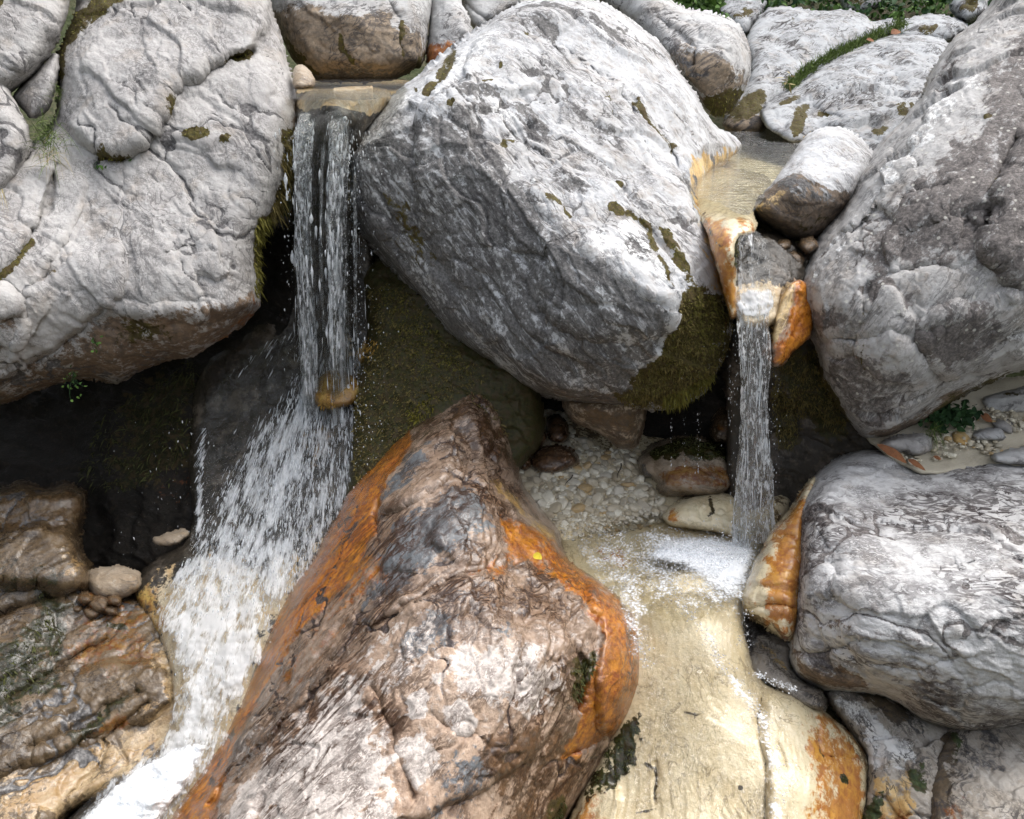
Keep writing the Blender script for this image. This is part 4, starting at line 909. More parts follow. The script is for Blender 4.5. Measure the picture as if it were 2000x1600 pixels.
# ------------------------------------------------------------------ central boulder
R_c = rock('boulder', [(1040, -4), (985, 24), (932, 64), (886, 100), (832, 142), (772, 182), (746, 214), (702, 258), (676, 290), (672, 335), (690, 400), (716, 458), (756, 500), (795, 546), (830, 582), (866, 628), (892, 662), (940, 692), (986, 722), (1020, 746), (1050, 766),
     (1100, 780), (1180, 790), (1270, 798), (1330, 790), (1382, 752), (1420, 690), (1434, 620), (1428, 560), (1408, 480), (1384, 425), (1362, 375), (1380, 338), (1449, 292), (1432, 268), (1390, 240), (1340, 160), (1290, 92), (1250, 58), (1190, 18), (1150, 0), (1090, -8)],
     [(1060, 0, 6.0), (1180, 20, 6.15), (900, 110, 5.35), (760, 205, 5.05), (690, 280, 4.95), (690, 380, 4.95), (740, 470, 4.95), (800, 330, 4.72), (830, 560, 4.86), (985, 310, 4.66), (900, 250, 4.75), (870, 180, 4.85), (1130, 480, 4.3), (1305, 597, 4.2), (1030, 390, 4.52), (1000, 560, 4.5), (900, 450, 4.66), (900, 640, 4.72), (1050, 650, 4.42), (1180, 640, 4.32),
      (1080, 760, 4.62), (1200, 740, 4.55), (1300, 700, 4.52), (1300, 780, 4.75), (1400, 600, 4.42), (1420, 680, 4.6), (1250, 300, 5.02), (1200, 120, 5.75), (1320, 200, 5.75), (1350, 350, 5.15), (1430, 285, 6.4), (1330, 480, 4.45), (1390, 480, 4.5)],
     M['limestone_white'], 'massive white-topped boulder in the middle and left face dark from crust and painted shade', seed=81, rw=55, rd=.32, back=1.2, step=2.7,
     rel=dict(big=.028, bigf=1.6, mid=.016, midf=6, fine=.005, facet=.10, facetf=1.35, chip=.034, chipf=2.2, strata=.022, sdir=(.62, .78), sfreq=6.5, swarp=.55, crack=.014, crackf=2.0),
     steps=[([(905, 170), (870, 190), (830, 225), (815, 300), (822, 400), (850, 470), (900, 560), (960, 650), (1040, 740), (1500, 900), (1500, -50), (1000, -50)], .09, 18),
            ([(1040, 545), (1090, 500), (1150, 470), (1220, 500), (1310, 590), (1300, 620), (1240, 640), (1150, 640), (1080, 610)], .05, 20),
            ([(1020, 375), (1075, 385), (1115, 470), (1125, 480), (1180, 425), (1160, 360), (1000, 270), (1500, 100), (1400, 600), (1300, 600), (1130, 490)], .03, 14)],
     cuts=[([(880, 105), (862, 150), (835, 200), (818, 260), (812, 320), (822, 380)], 8, .05), ([(1046, 62), (1075, 95), (1110, 140), (1160, 190), (1195, 240)], 5, .04), ([(1070, 90), (1140, 130), (1170, 165)], 4, .025), ([(1180, 165), (1230, 215), (1280, 280), (1320, 340)], 5, .035),
           ([(1130, 480), (1175, 450), (1200, 400), (1220, 370)], 6, .045), ([(1230, 420), (1280, 460), (1340, 520)], 8, .03), ([(1055, 610), (1130, 640), (1220, 645), (1300, 620)], 8, .05), ([(980, 280), (1020, 260), (1060, 240), (1000, 180), (960, 160)], 7, .025), ([(1160, 470), (1185, 520), (1200, 545)], 5, .03), ([(900, 640), (1000, 690), (1050, 740)], 12, .03)],
     paint=[('dark', [(880, 215), (832, 235), (815, 250), (740, 275), (670, 300), (630, 340), (660, 440), (780, 590), (880, 700), (1010, 800), (1200, 830), (1260, 700), (1310, 605), (1240, 560), (1180, 530), (1130, 505), (1120, 480), (1060, 420), (1050, 385), (1000, 360), (985, 320), (960, 290), (920, 235)], 16, .66),  # grey lichen crust, with the face's weaker sky light painted in
            ('dark', [(900, 205), (880, 190), (905, 172), (960, 180), (1010, 210), (1060, 215), (1075, 255), (1070, 285), (1030, 280), (1010, 240), (960, 200)], 14, .72), ('dark', [(1225, 455), (1260, 460), (1280, 490), (1260, 515), (1220, 505), (1210, 480)], 12, .95), ('dark', [(1062, 335), (1120, 345), (1160, 380), (1130, 395), (1080, 365)], 14, .7),
            ('dark', [(1100, 495), (1180, 505), (1200, 560), (1130, 590), (1080, 560)], 26, .8), ('dark', [(1140, 250), (1180, 260), (1215, 290), (1190, 290)], 10, .7), ('dark', ('line', [(1140, 40), (1170, 75), (1190, 100)], 6), 9, .85), ('dark', ('line', [(1048, 62), (1080, 100), (1115, 145)], 6), 9, .8), ('dark', ('line', [(1180, 165), (1230, 215), (1280, 280), (1318, 335)], 3), 8, .75), ('dark', ('line', [(1225, 300), (1290, 390), (1330, 450)], 2), 8, .6), ('dark', ('line', [(1090, 230), (1150, 300), (1200, 350)], 2), 8, .6), ('dark', [(1100, 210), (1125, 215), (1160, 260), (1140, 262)], 10, .55), ('dark', [(1230, 120), (1280, 150), (1320, 200), (1290, 190)], 14, .45), ('dark', [(1010, 40), (1060, 28), (1090, 60), (1050, 70), (1010, 60)], 14, .5), ('dark', [(840, 180), (900, 140), (950, 150), (900, 180), (850, 215)], 16, .55),
            ('white', [(960, 310), (1010, 330), (1060, 370), (1040, 385), (1010, 350)], 14, .5), ('white', [(1120, 490), (1180, 450), (1230, 420), (1290, 480), (1340, 560), (1305, 590), (1220, 520)], 22, .5), ('white', [(880, 110), (1000, 40), (960, 120), (860, 200), (700, 265), (760, 210)], 20, .5), ('white', [(940, 190), (1010, 210), (1020, 260), (960, 240)], 14, .5),
            ('moss', [(860, 130), (885, 100), (897, 102), (880, 150), (850, 185), (840, 212), (826, 208), (830, 180)], 9, 1), ('moss', [(808, 165), (820, 180), (808, 190), (800, 178)], 6, .9), ('moss', ('line', [(1165, 195), (1192, 238)], 5), 6, .9), ('moss', ('line', [(1235, 210), (1262, 250), (1300, 310)], 6), 8, .85),
            ('moss', [(1180, 410), (1195, 395), (1215, 405), (1222, 420), (1200, 422)], 6, 1), ('moss', [(1200, 350), (1218, 355), (1216, 372), (1205, 368)], 6, .95), ('moss', ('line', [(1225, 415), (1265, 440), (1275, 475), (1300, 520), (1310, 560)], 6), 8, .85), ('moss', [(1280, 440), (1310, 450), (1340, 500), (1370, 560), (1350, 560), (1310, 490)], 10, .9), ('moss', ('line', [(1068, 395), (1085, 405), (1115, 432)], 6), 7, .75),
            ('moss', [(938, 165), (965, 165), (960, 175), (940, 174)], 5, .95), ('moss', [(873, 210), (888, 210), (886, 222), (874, 222)], 4, 1), ('moss', [(972, 137), (980, 137), (980, 148), (972, 148)], 4, .9), ('moss', [(972, 285), (1000, 275), (1010, 280), (980, 300)], 8, .8), ('moss', [(1022, 68), (1032, 70), (1030, 80), (1022, 78)], 3, .9),
            ('moss', [(1310, 590), (1360, 545), (1420, 580), (1432, 640), (1400, 740), (1330, 800), (1230, 790), (1190, 760), (1250, 700), (1300, 640)], 26, 1), ('moss', [(760, 350), (800, 360), (830, 440), (860, 520), (830, 540), (780, 470)], 40, .55), ('moss', [(674, 330), (688, 330), (690, 390), (680, 390)], 10, .9),
            ('cream', [(1330, 320), (1390, 300), (1449, 285), (1449, 310), (1370, 360), (1400, 480), (1432, 600), (1420, 610), (1380, 500), (1350, 420)], 20, .75), ('rust', ('line', [(1372, 400), (1405, 490), (1428, 600)], 10), 14, .75), ('rust', ('line', [(1380, 330), (1440, 292)], 8), 14, .4), ('rust', ('line', [(830, 585), (870, 632), (900, 668)], 8), 12, .5), ('tan', [(1000, 720), (1180, 748), (1240, 720), (1260, 800), (1100, 790)], 18, .8), ('tan', [(850, 400), (950, 500), (1020, 600), (950, 600), (870, 500)], 40, .42)],
     moss=[dict(thr=.78, dens=.3, length=.013, hang=.2), dict(poly=[(1310, 600), (1360, 550), (1420, 585), (1434, 650), (1400, 750), (1330, 800), (1240, 800), (1200, 770), (1250, 705), (1300, 645)], dens=1.0, length=.016, hang=.3, width=.003, mat=M['moss_brown']),
           dict(poly=[(1340, 570), (1400, 575), (1425, 620), (1400, 690), (1340, 640)], dens=.6, length=.016, hang=.3, width=.003, mat=M['moss']), dict(poly=[(1290, 760), (1400, 725), (1370, 790), (1300, 805)], dens=.7, length=.034, hang=.7, mat=M['moss'], name='hanging_moss'),
           dict(poly=[(672, 325), (690, 330), (692, 395), (678, 390)], dens=.7, length=.03, hang=.5, mat=M['moss_brown'])])

# ------------------------------------------------------------------ right side
R_r = rock('boulder', [(1975, -140), (1945, -4), (1902, 44), (1856, 82), (1838, 110), (1815, 150), (1806, 188), (1762, 238), (1706, 297), (1672, 347), (1650, 402), (1602, 455), (1571, 520), (1553, 560), (1566, 602), (1572, 642), (1596, 680), (1602, 730), (1626, 776), (1660, 822), (1682, 856), (1730, 856),
     (1782, 832), (1832, 802), (1886, 768), (1948, 736), (2000, 716), (2420, 670), (2420, -140)],
     [(2000, -60, 5.4), (1950, 40, 5.2), (1830, 160, 5.0), (1710, 320, 4.72), (1620, 470, 4.55), (1570, 570, 4.42), (1600, 680, 4.45), (1690, 840, 4.62), (1730, 720, 4.15), (1750, 500, 4.15), (1850, 300, 4.4), (1950, 200, 4.55), (2000, 450, 4.05), (1900, 620, 4.05), (2000, 690, 4.2), (2420, 300, 4.3), (2420, 600, 4.1), (1850, 780, 4.45), (1650, 580, 4.2)],
     M['limestone_right'], 'large speckled grey boulder filling the right edge above the sandy bank', seed=91, rw=50, rd=.32, back=1.0,
     rel=dict(big=.04, bigf=1.5, mid=.018, midf=5.5, fine=.005, facet=.04, facetf=1.5, chip=.042, chipf=2.1, strata=.012, sdir=(.58, -.81), sfreq=5.5, swarp=.6, crack=.018, crackf=2.2),
     steps=[([(1790, 645), (1740, 540), (1760, 470), (1830, 430), (1900, 420), (1925, 500), (2000, 560), (2450, 520), (2450, -100), (1950, 0), (1650, 420), (1560, 570), (1580, 660), (1700, 660)], .03, 18),
            ([(1795, 646), (1830, 610), (1910, 600), (2000, 563), (2450, 520), (2450, 650), (2000, 712), (1900, 735), (1846, 732), (1810, 710)], .08, 14), ([(1925, 420), (1968, 305), (2000, 250), (2450, 220), (2450, 520), (2000, 560), (1930, 500)], .06, 14),
            ([(1600, 690), (1640, 655), (1700, 668), (1750, 650), (1790, 700), (1830, 760), (1730, 862), (1680, 862), (1620, 780)], .05, 18), ([(1650, 400), (1720, 300), (1800, 330), (1720, 400), (1640, 470)], .04, 14)],
     cuts=[([(1992, 270), (1966, 310), (1948, 368), (1927, 425), (1924, 490), (1960, 540)], 7, .09), ([(1855, 372), (1800, 390), (1765, 402), (1755, 470)], 6, .06), ([(2000, 562), (1910, 598), (1850, 625), (1795, 650)], 6, .06), ([(1797, 648), (1810, 708), (1846, 730), (1930, 734)], 6, .06), ([(1690, 550), (1686, 610)], 5, .035), ([(1635, 655), (1665, 662), (1675, 668)], 5, .04),
           ([(1740, 540), (1800, 520), (1870, 530), (1920, 505)], 6, .03), ([(1945, 0), (1910, 60), (1915, 80)], 5, .04), ([(1600, 520), (1680, 440), (1720, 390), (1790, 330)], 5, .035)],
     paint=[('dark', [(1985, 60), (2050, 20), (2050, 560), (1960, 540), (1880, 520), (1760, 530), (1700, 560), (1690, 480), (1760, 380), (1830, 330), (1880, 260), (1930, 250), (1920, 160), (1960, 120)], 40, .70), ('dark', [(1790, 645), (1850, 610), (1940, 600), (1960, 660), (1850, 720), (1810, 700)], 20, .72), ('dark', [(1600, 690), (1700, 680), (1790, 720), (1730, 820), (1650, 800)], 30, .58),
            ('dark', [(1560, 600), (1640, 590), (1680, 630), (1600, 670), (1570, 650)], 24, .62), ('dark', [(1840, 110), (1930, 60), (1900, 130), (1830, 190)], 20, .4), ('white', [(1820, 200), (1900, 120), (1920, 180), (1850, 260), (1720, 400), (1600, 560), (1570, 560), (1650, 420)], 40, .55), ('white', [(1940, 620), (2100, 580), (2100, 690), (1960, 690)], 30, .5),
            ('moss', [(1920, 233), (1940, 232), (1936, 244), (1918, 242)], 4, .9), ('moss', ('line', [(1966, 310), (1948, 368), (1928, 425)], 5), 8, .75), ('moss', ('line', [(1755, 405), (1752, 470)], 4), 7, .6), ('moss', ('line', [(1686, 560), (1688, 660), (1690, 720)], 6), 12, .55), ('moss', [(1800, 812), (1880, 762), (1950, 728), (2100, 690), (2100, 760), (1900, 790)], 16, .8), ('tan', [(1680, 840), (1780, 810), (1900, 740), (1900, 790), (1740, 870)], 20, .7),
            ('moss', [(1570, 690), (1600, 700), (1680, 850), (1660, 860), (1590, 760)], 12, .8), ('moss', ('line', [(1790, 648), (1812, 712), (1850, 738)], 5), 10, .6)],
     moss=[dict(thr=.78, dens=.3, length=.013, hang=.3, mat=M['moss_brown']), dict(poly=[(1568, 690), (1604, 720), (1640, 800), (1690, 870), (1640, 850), (1590, 770)], dens=.9, length=.02, hang=.4, width=.003, mat=M['moss_brown'])])
R_w = rock('boulder', [(1468, 408), (1478, 388), (1497, 370), (1540, 314), (1580, 265), (1616, 247), (1652, 254), (1690, 284), (1712, 305), (1690, 360), (1655, 410), (1600, 468), (1545, 466), (1502, 440), (1480, 424)],
     [(1480, 405, 4.6), (1540, 330, 4.75), (1615, 262, 5.0), (1695, 300, 4.95), (1560, 375, 4.5), (1640, 370, 4.6), (1560, 450, 4.75), (1510, 425, 4.65), (1620, 430, 4.8)],
     M['limestone_white'], 'small wedge-shaped white boulder with dark brown underside at the right pool outlet', seed=93, step=2.4, rw=34, rd=.22, back=.5, rel=dict(big=.02, mid=.010, chip=.014, chipf=5, fine=.004),
     steps=[([(1470, 395), (1545, 325), (1570, 345), (1620, 370), (1680, 365), (1720, 300), (1600, 200), (1450, 350)], -.0, 10)],
     paint=[('tan', [(1470, 400), (1500, 372), (1545, 345), (1570, 350), (1610, 372), (1665, 375), (1660, 420), (1590, 480), (1500, 450)], 14, 1), ('dark', [(1520, 345), (1560, 340), (1600, 375), (1650, 378), (1600, 400), (1530, 385)], 16, .6), ('cream', ('line', [(1472, 408), (1500, 400), (1530, 380)], 10), 12, .6), ('moss', [(1520, 400), (1600, 400), (1640, 420), (1560, 470)], 30, .5)])
# ledge that carries the water of the right pool over to the fall
R_lip = rock('ledge', [(1335, 350), (1395, 326), (1450, 330), (1500, 345), (1512, 375), (1480, 392), (1468, 408), (1478, 438), (1472, 458), (1442, 462), (1436, 520), (1440, 610), (1428, 625), (1412, 570), (1392, 490), (1368, 425)],
     [hz(1380, 345, .90), hz(1490, 352, .90), hz(1430, 385, .89), (1390, 440, 4.3), (1440, 430, 4.16), (1470, 430, 4.25), (1430, 470, 4.08), (1415, 540, 4.15), (1435, 610, 4.2)],
     M['cream_chute'], 'yellow algae-stained ledge spilling the right pool into the narrow fall', 'ledge', seed=95, step=2.4, rw=18, rd=.10, back=.4, rel=dict(big=.014, mid=.004, facet=.008, chip=.004, chipf=6, strata=.010, sdir=(.5, .86), sfreq=9),
     paint=[('wet', 'all', 5, 1), ('rust', [(1440, 425), (1475, 430), (1475, 462), (1440, 462)], 14, .7), ('rust', [(1366, 425), (1410, 430), (1440, 470), (1445, 620), (1420, 640), (1390, 520)], 22, .85), ('tan', ('line', [(1372, 420), (1396, 500), (1420, 580)], 7), 14, .8), ('tan', ('line', [(1425, 480), (1430, 540)], 5), 12, .7), ('rust', [(1360, 385), (1400, 400), (1440, 440), (1430, 500), (1400, 470)], 40, .35), ('moss', [(1432, 470), (1446, 458), (1480, 450), (1478, 462), (1448, 470), (1440, 530), (1432, 520)], 8, .8), ('dark', ('line', [(1376, 430), (1400, 470), (1420, 490)], 4), 8, .6)],
     moss=[dict(thr=.75, dens=.6, length=.02, hang=.8, mat=M['moss'])])
rock('rock', [(1430, 458), (1500, 452), (1545, 470), (1590, 500), (1580, 560), (1560, 600), (1510, 640), (1450, 640), (1430, 600)],
     [(1440, 480, 4.55), (1550, 500, 4.7), (1500, 560, 4.4), (1450, 600, 4.3), (1560, 580, 4.5), (1500, 625, 4.3)], M['dark_wet'], 'brown wet rock shelf behind the upper part of the right fall', 'rock', seed=97, step=2.6, rw=18, rd=.12, back=.4, rel=dict(big=.03, mid=.012, chip=.03, chipf=5),
     paint=[('wet', 'all', 5, 1), ('cream', [(1425, 560), (1500, 545), (1560, 575), (1550, 612), (1500, 660), (1420, 650)], 20, .85), ('rust', [(1440, 570), (1520, 560), (1530, 600), (1450, 610)], 30, .45)])
for i, (cx, cy, r) in enumerate([(1552, 505, 20), (1580, 478, 16), (1530, 478, 14), (1535, 520, 13)]):
    rock('stone', [(cx + r * 1.1 * math.cos(a + i), cy + r * .85 * math.sin(a + i) * (1 + .2 * math.sin(2 * a))) for a in np.linspace(0, 6.28, 9)[:-1]], [(cx - r, cy, 4.62), (cx + r, cy, 4.62), (cx, cy - r, 4.68), (cx, cy + r, 4.58)], M['rubble'], 'dark brown stone in the hollow beneath the wedge boulder', 'stone', 'stones beneath the wedge boulder', seed=420 + i, step=2.4, rw=r * .7, rd=.05, back=.08, edge=3, chk=1,
         rel=dict(facet=.02, facetf=7, big=.01, bigf=6, mid=.006, chip=.03, chipf=9), paint=[('tan', 'all', 5, .8), ('wet', 'all', 5, .5)])
rock('rock', [(1506, 690), (1512, 648), (1519, 606), (1533, 566), (1556, 546), (1580, 556), (1590, 610), (1586, 650), (1562, 672), (1546, 690), (1528, 714), (1508, 716)],
     [(1512, 600, 4.38), (1540, 560, 4.38), (1575, 570, 4.44), (1530, 640, 4.33), (1510, 710, 4.36), (1580, 650, 4.42), (1550, 620, 4.35)], M['wet_banded'], 'upright rust-orange rock flake pressed against the right side of the narrow fall', 'rock', seed=99, step=2.4, rw=6, rd=.03, back=.2, chk=1, smooth=.2, rel=dict(facet=.05, facetf=4.5, big=.012, mid=.01, chip=.015, chipf=6, strata=.016, sdir=(.35, -.94), sfreq=9),
     steps=[([(1500, 720), (1512, 640), (1534, 560), (1548, 552), (1546, 610), (1532, 640), (1524, 720)], .03, 6)],
     paint=[('cream', [(1505, 660), (1515, 600), (1535, 560), (1552, 548), (1548, 600), (1530, 640), (1515, 680)], 10, .85), ('rust', [(1548, 545), (1600, 545), (1600, 670), (1500, 725), (1510, 660), (1530, 640), (1546, 600)], 16, .9), ('tan', [(1562, 556), (1600, 560), (1600, 640), (1560, 650)], 20, .8), ('wet', 'all', 5, .5)])
rock('recess_wall', [(1420, 600), (1520, 620), (1600, 660), (1720, 830), (1760, 900), (1640, 960), (1600, 1010), (1540, 1060), (1430, 1060), (1420, 900)],
     [(1440, 650, 4.75), (1560, 700, 4.8), (1650, 800, 5.0), (1500, 850, 5.15), (1600, 930, 5.15), (1480, 1000, 5.0), (1700, 880, 5.0)], M['dark_wet'], 'shadowy wet rock hollow to the right of the narrow fall', 'rock', seed=101, step=3, rw=18, rd=.08, back=.4, rel=dict(big=.06, bigf=2.5, mid=.02, chip=.04, chipf=5),
     paint=[('moss', [(1500, 660), (1600, 680), (1680, 850), (1600, 860), (1520, 760)], 30, .8), ('moss', [(1500, 740), (1560, 760), (1560, 880), (1510, 880)], 20, .8)], moss=[dict(poly=[(1505, 700), (1600, 680), (1640, 780), (1660, 850), (1620, 830), (1580, 790), (1550, 870), (1515, 880), (1505, 780)], dens=.9, length=.02, hang=.4, width=.003, mat=M['moss_brown'])])
R_lr = rock('boulder', [(1562, 1000), (1575, 958), (1592, 928), (1636, 895), (1682, 878), (1740, 881), (1790, 912), (1860, 893), (1930, 890), (2000, 902), (2420, 890), (2420, 1430), (2000, 1408), (1952, 1427), (1888, 1431), (1812, 1411), (1752, 1371), (1712, 1356), (1612, 1351), (1560, 1326), (1540, 1290), (1545, 1240), (1556, 1170), (1562, 1080)],
     [(1600, 940, 4.5), (1690, 890, 4.7), (1800, 920, 4.6), (2000, 910, 4.6), (2420, 900, 4.6), (1580, 1050, 4.12), (1640, 1000, 4.2), (1800, 1050, 4.05), (1640, 1160, 3.82), (1750, 1180, 3.72), (2000, 1150, 3.7), (2420, 1200, 3.65), (1570, 1230, 3.98), (1560, 1300, 3.98), (1680, 1280, 3.75), (1700, 1345, 3.9), (1850, 1330, 3.68), (1880, 1415, 3.85), (2000, 1390, 3.75), (2420, 1400, 3.7)],
     M['limestone_veined'], 'white boulder crazed with dark wavy veins in the lower right', seed=103, rw=45, rd=.3, back=.8, step=2.7,
     rel=dict(big=.03, bigf=1.6, mid=.012, midf=7, fine=.005, facet=.04, chip=.026, chipf=2.6, strata=.018, sdir=(1, .12), sfreq=7.5, swarp=.8, crack=.01),
     steps=[([(1560, 1240), (1600, 1180), (1640, 1160), (1700, 1190), (1640, 1230), (1690, 1290), (1710, 1360), (1610, 1356), (1540, 1310)], -.04, 22), ([(1555, 1000), (1620, 1040), (1650, 1100), (1640, 1160), (1590, 1200), (1540, 1240)], -.03, 20)],
     cuts=[([(1560, 1275), (1620, 1270), (1680, 1245)], 5, .03), ([(1640, 1160), (1700, 1150), (1800, 1120), (1900, 1110), (2000, 1100)], 7, .02), ([(1690, 1290), (1800, 1305), (1900, 1270)], 5, .012), ([(1625, 1110), (1642, 1130)], 9, .05)],
     paint=[('dark', [(1565, 980), (1590, 1040), (1610, 1100), (1640, 1150), (1600, 1190), (1560, 1240), (1550, 1100)], 22, .42), ('dark', [(1690, 1190), (1760, 1200), (1850, 1240), (1900, 1290), (1860, 1330), (1950, 1360), (2000, 1370), (2000, 1420), (1880, 1430), (1760, 1375), (1700, 1300)], 50, .40), ('tan', [(1540, 1250), (1600, 1290), (1690, 1310), (1710, 1360), (1560, 1330)], 22, .65), ('tan', [(1620, 1190), (1690, 1220), (1660, 1260), (1590, 1230)], 20, .45), ('dark', [(1810, 1340), (1870, 1320), (1890, 1370), (1840, 1390)], 22, .7), ('rust', ('line', [(1556, 1000), (1560, 1100), (1552, 1190), (1545, 1250)], 7), 12, .7),
            ('moss', [(1632, 1110), (1642, 1108), (1644, 1126), (1634, 1126)], 4, .9), ('white', [(1700, 1000), (1950, 960), (2000, 1100), (1750, 1140)], 60, .35)])
rock('boulder', [(1575, 945), (1594, 928), (1590, 960), (1570, 1060), (1566, 1150), (1552, 1246), (1532, 1252), (1492, 1222), (1452, 1202), (1442, 1166), (1456, 1138), (1476, 1090), (1506, 1040), (1546, 1000)],
     [(1580, 950, 4.55), (1560, 1000, 4.45), (1500, 1060, 4.45), (1450, 1165, 4.3), (1520, 1130, 4.15), (1540, 1230, 4.1), (1480, 1200, 4.2), (1570, 1150, 4.15)], M['cream_chute'], 'orange-yellow stained rock squeezed between the foam and the veined white boulder', seed=105, step=2.4, rw=26, rd=.14, back=.4, rel=dict(big=.02, mid=.010, chip=.014, chipf=5),
     steps=[([(1440, 1170), (1480, 1150), (1560, 1170), (1560, 1250), (1450, 1210)], .03, 14)], cuts=[([(1505, 1055), (1530, 1048), (1550, 1050)], 4, .02), ([(1455, 1190), (1500, 1180), (1545, 1190)], 5, .02)],
     paint=[('rust', [(1530, 990), (1600, 930), (1570, 1250), (1530, 1250), (1480, 1200), (1490, 1100)], 50, .92), ('rust', [(1500, 1040), (1560, 990), (1560, 1060), (1500, 1070)], 14, .6), ('moss', ('line', [(1476, 1100), (1460, 1135)], 3), 8, .5), ('wet', 'all', 5, .9), ('dark', ('line', [(1445, 1160), (1442, 1200)], 6), 8, .9), ('tan', ('line', [(1455, 1200), (1500, 1215), (1540, 1245)], 9), 12, .7)])
# sandy bank with its stones
R_bank = rock('sand_bank', [(1680, 850), (1760, 800), (1880, 740), (2420, 700), (2420, 940), (1990, 930), (1900, 920), (1800, 930), (1740, 900)],
     [hz(1700, 870, 2.22), hz(1850, 800, 2.1), hz(2000, 760, 2.05), hz(2420, 720, 2.0), hz(1800, 920, 2.25), hz(2000, 920, 2.25), hz(2420, 920, 2.25)], M['sand'], kind='structure', seed=107, rw=10, rd=.05, back=.3, rel=dict(big=.02, mid=.006, fine=.002, chip=0, facet=.0, flake=.001))
for i, (o, d, lab, mt, pt) in enumerate([
    ([(1722, 866), (1760, 852), (1800, 846), (1816, 856), (1815, 880), (1790, 888), (1770, 878), (1740, 872)], 4.62, 'grey stone on the sand beside the dry orange leaf', 'limestone_grey', []),
    ([(1858, 845), (1880, 838), (1896, 846), (1900, 866), (1880, 872), (1862, 864)], 4.75, 'cream cube-like stone left of the long white stone on the sand', 'limestone_grey', [('cream', 'all', 5, .7)]),
    ([(1896, 848), (1920, 838), (1950, 836), (1960, 846), (1955, 856), (1910, 860)], 4.72, 'long white stone lying flat on the sandy bank', 'limestone_white', []),
    ([(1935, 825), (1960, 820), (1976, 832), (1975, 846), (1960, 842), (1945, 836)], 4.8, 'small slanted grey stone just behind the long white stone', 'limestone_grey', []),
    ([(1915, 780), (1950, 765), (2010, 755), (2060, 770), (2050, 800), (1960, 806), (1930, 800)], 5.0, 'pale broken rock under the right boulder at the frame edge', 'limestone_back', [('moss', [(1940, 770), (2060, 750), (2060, 780), (1960, 790)], 14, .6)]),
    ([(1935, 890), (1980, 876), (2040, 874), (2060, 892), (2030, 906), (1950, 904)], 4.55, 'light grey flat stone lying against the veined boulder top', 'limestone_back', []),
    ([(1900, 800), (1920, 795), (1932, 806), (1922, 816), (1904, 814)], 4.95, 'small tan stone right of the dark green plant', 'rubble', [])]):
    c = np.mean(o, 0)
    rock('stone', o, [(c[0] - 30, c[1] - 8, d + .03), (c[0] + 30, c[1] - 8, d + .03), (c[0], c[1] + 15, d - .05)], M[mt], lab, 'stone', seed=440 + i, step=2, rw=9, rd=.05, back=.12, edge=2.5, chk=1, rel=dict(facet=.025, facetf=5, big=.012, bigf=5, mid=.008, chip=.030, chipf=7, fine=.003), paint=pt)

# ------------------------------------------------------------------ gravel hollow under the central boulder
rock('boulder', [(1100, 768), (1180, 775), (1250, 775), (1262, 800), (1250, 850), (1240, 872), (1205, 876), (1185, 856), (1150, 838), (1120, 826), (1098, 800)],
     [(1110, 790, 5.0), (1180, 800, 4.85), (1250, 800, 4.95), (1210, 865, 4.98), (1140, 830, 4.98)], M['rubble'], 'brown chock stone jammed beneath the central boulder above the gravel', seed=109, step=2.6, rw=30, rd=.18, back=.4, rel=dict(big=.02, mid=.008, chip=.012, chipf=6), paint=[('tan', 'all', 5, .6), ('dark', [(1095, 790), (1130, 800), (1120, 830), (1095, 810)], 12, .5)])
for i, (o, d, lab) in enumerate([
    ([(1068, 815), (1090, 806), (1110, 826), (1112, 858), (1095, 866), (1072, 860), (1066, 835)], 5.5, 'brown block at the back of the gravel nook, rear of three'),
    ([(1030, 850), (1045, 840), (1066, 842), (1068, 862), (1040, 888), (1020, 880)], 5.42, 'streaked brown stone in the gravel nook, against the orange boulder'),
    ([(1038, 895), (1060, 872), (1090, 868), (1115, 876), (1132, 895), (1128, 908), (1095, 924), (1060, 924), (1040, 912)], 5.25, 'dark brown white-veined stone lying lowest in the gravel nook'),
    ([(1010, 900), (1020, 882), (1035, 890), (1038, 912), (1025, 922), (1013, 915)], 5.2, 'tan striped stone touching the orange boulder flank by the gravel')]):
    c = np.mean(o, 0)
    rock('stone', o, [(c[0] - 30, c[1] - 10, d + .04), (c[0] + 30, c[1] - 10, d + .04), (c[0], c[1] + 30, d - .1)], M['wet_banded'], lab, 'stone', seed=460 + i, step=2.2, rw=24, rd=.12, back=.15, edge=2, rel=dict(facet=.018, facetf=5, big=.01, mid=.006, chip=.012, chipf=7), paint=[('tan', 'all', 5, .7), ('wet', 'all', 5, .6)])
rock('rock', [(1245, 905), (1262, 878), (1300, 858), (1350, 850), (1400, 868), (1430, 900), (1440, 950), (1400, 966), (1330, 964), (1290, 962), (1285, 935), (1255, 930)],
     [(1260, 900, 5.3), (1340, 870, 5.25), (1420, 910, 5.2), (1300, 950, 5.05), (1380, 955, 5.0), (1340, 910, 5.05)], M['rubble'], 'low mossy rock with orange flanks beside the gravel, left of the narrow fall', 'rock', seed=111, step=2.5, rw=30, rd=.15, back=.3, rel=dict(big=.02, mid=.012, chip=.025, chipf=6),
     paint=[('moss', [(1270, 885), (1340, 850), (1420, 870), (1430, 910), (1350, 905), (1280, 910)], 18, .95), ('rust', [(1280, 915), (1430, 910), (1430, 960), (1300, 950)], 16, .75), ('wet', 'all', 5, .9), ('dark', [(1240, 900), (1275, 910), (1290, 965), (1250, 930)], 12, .6)], moss=[dict(thr=.7, dens=.5, length=.025, hang=.3, mat=M['moss_dark'])])
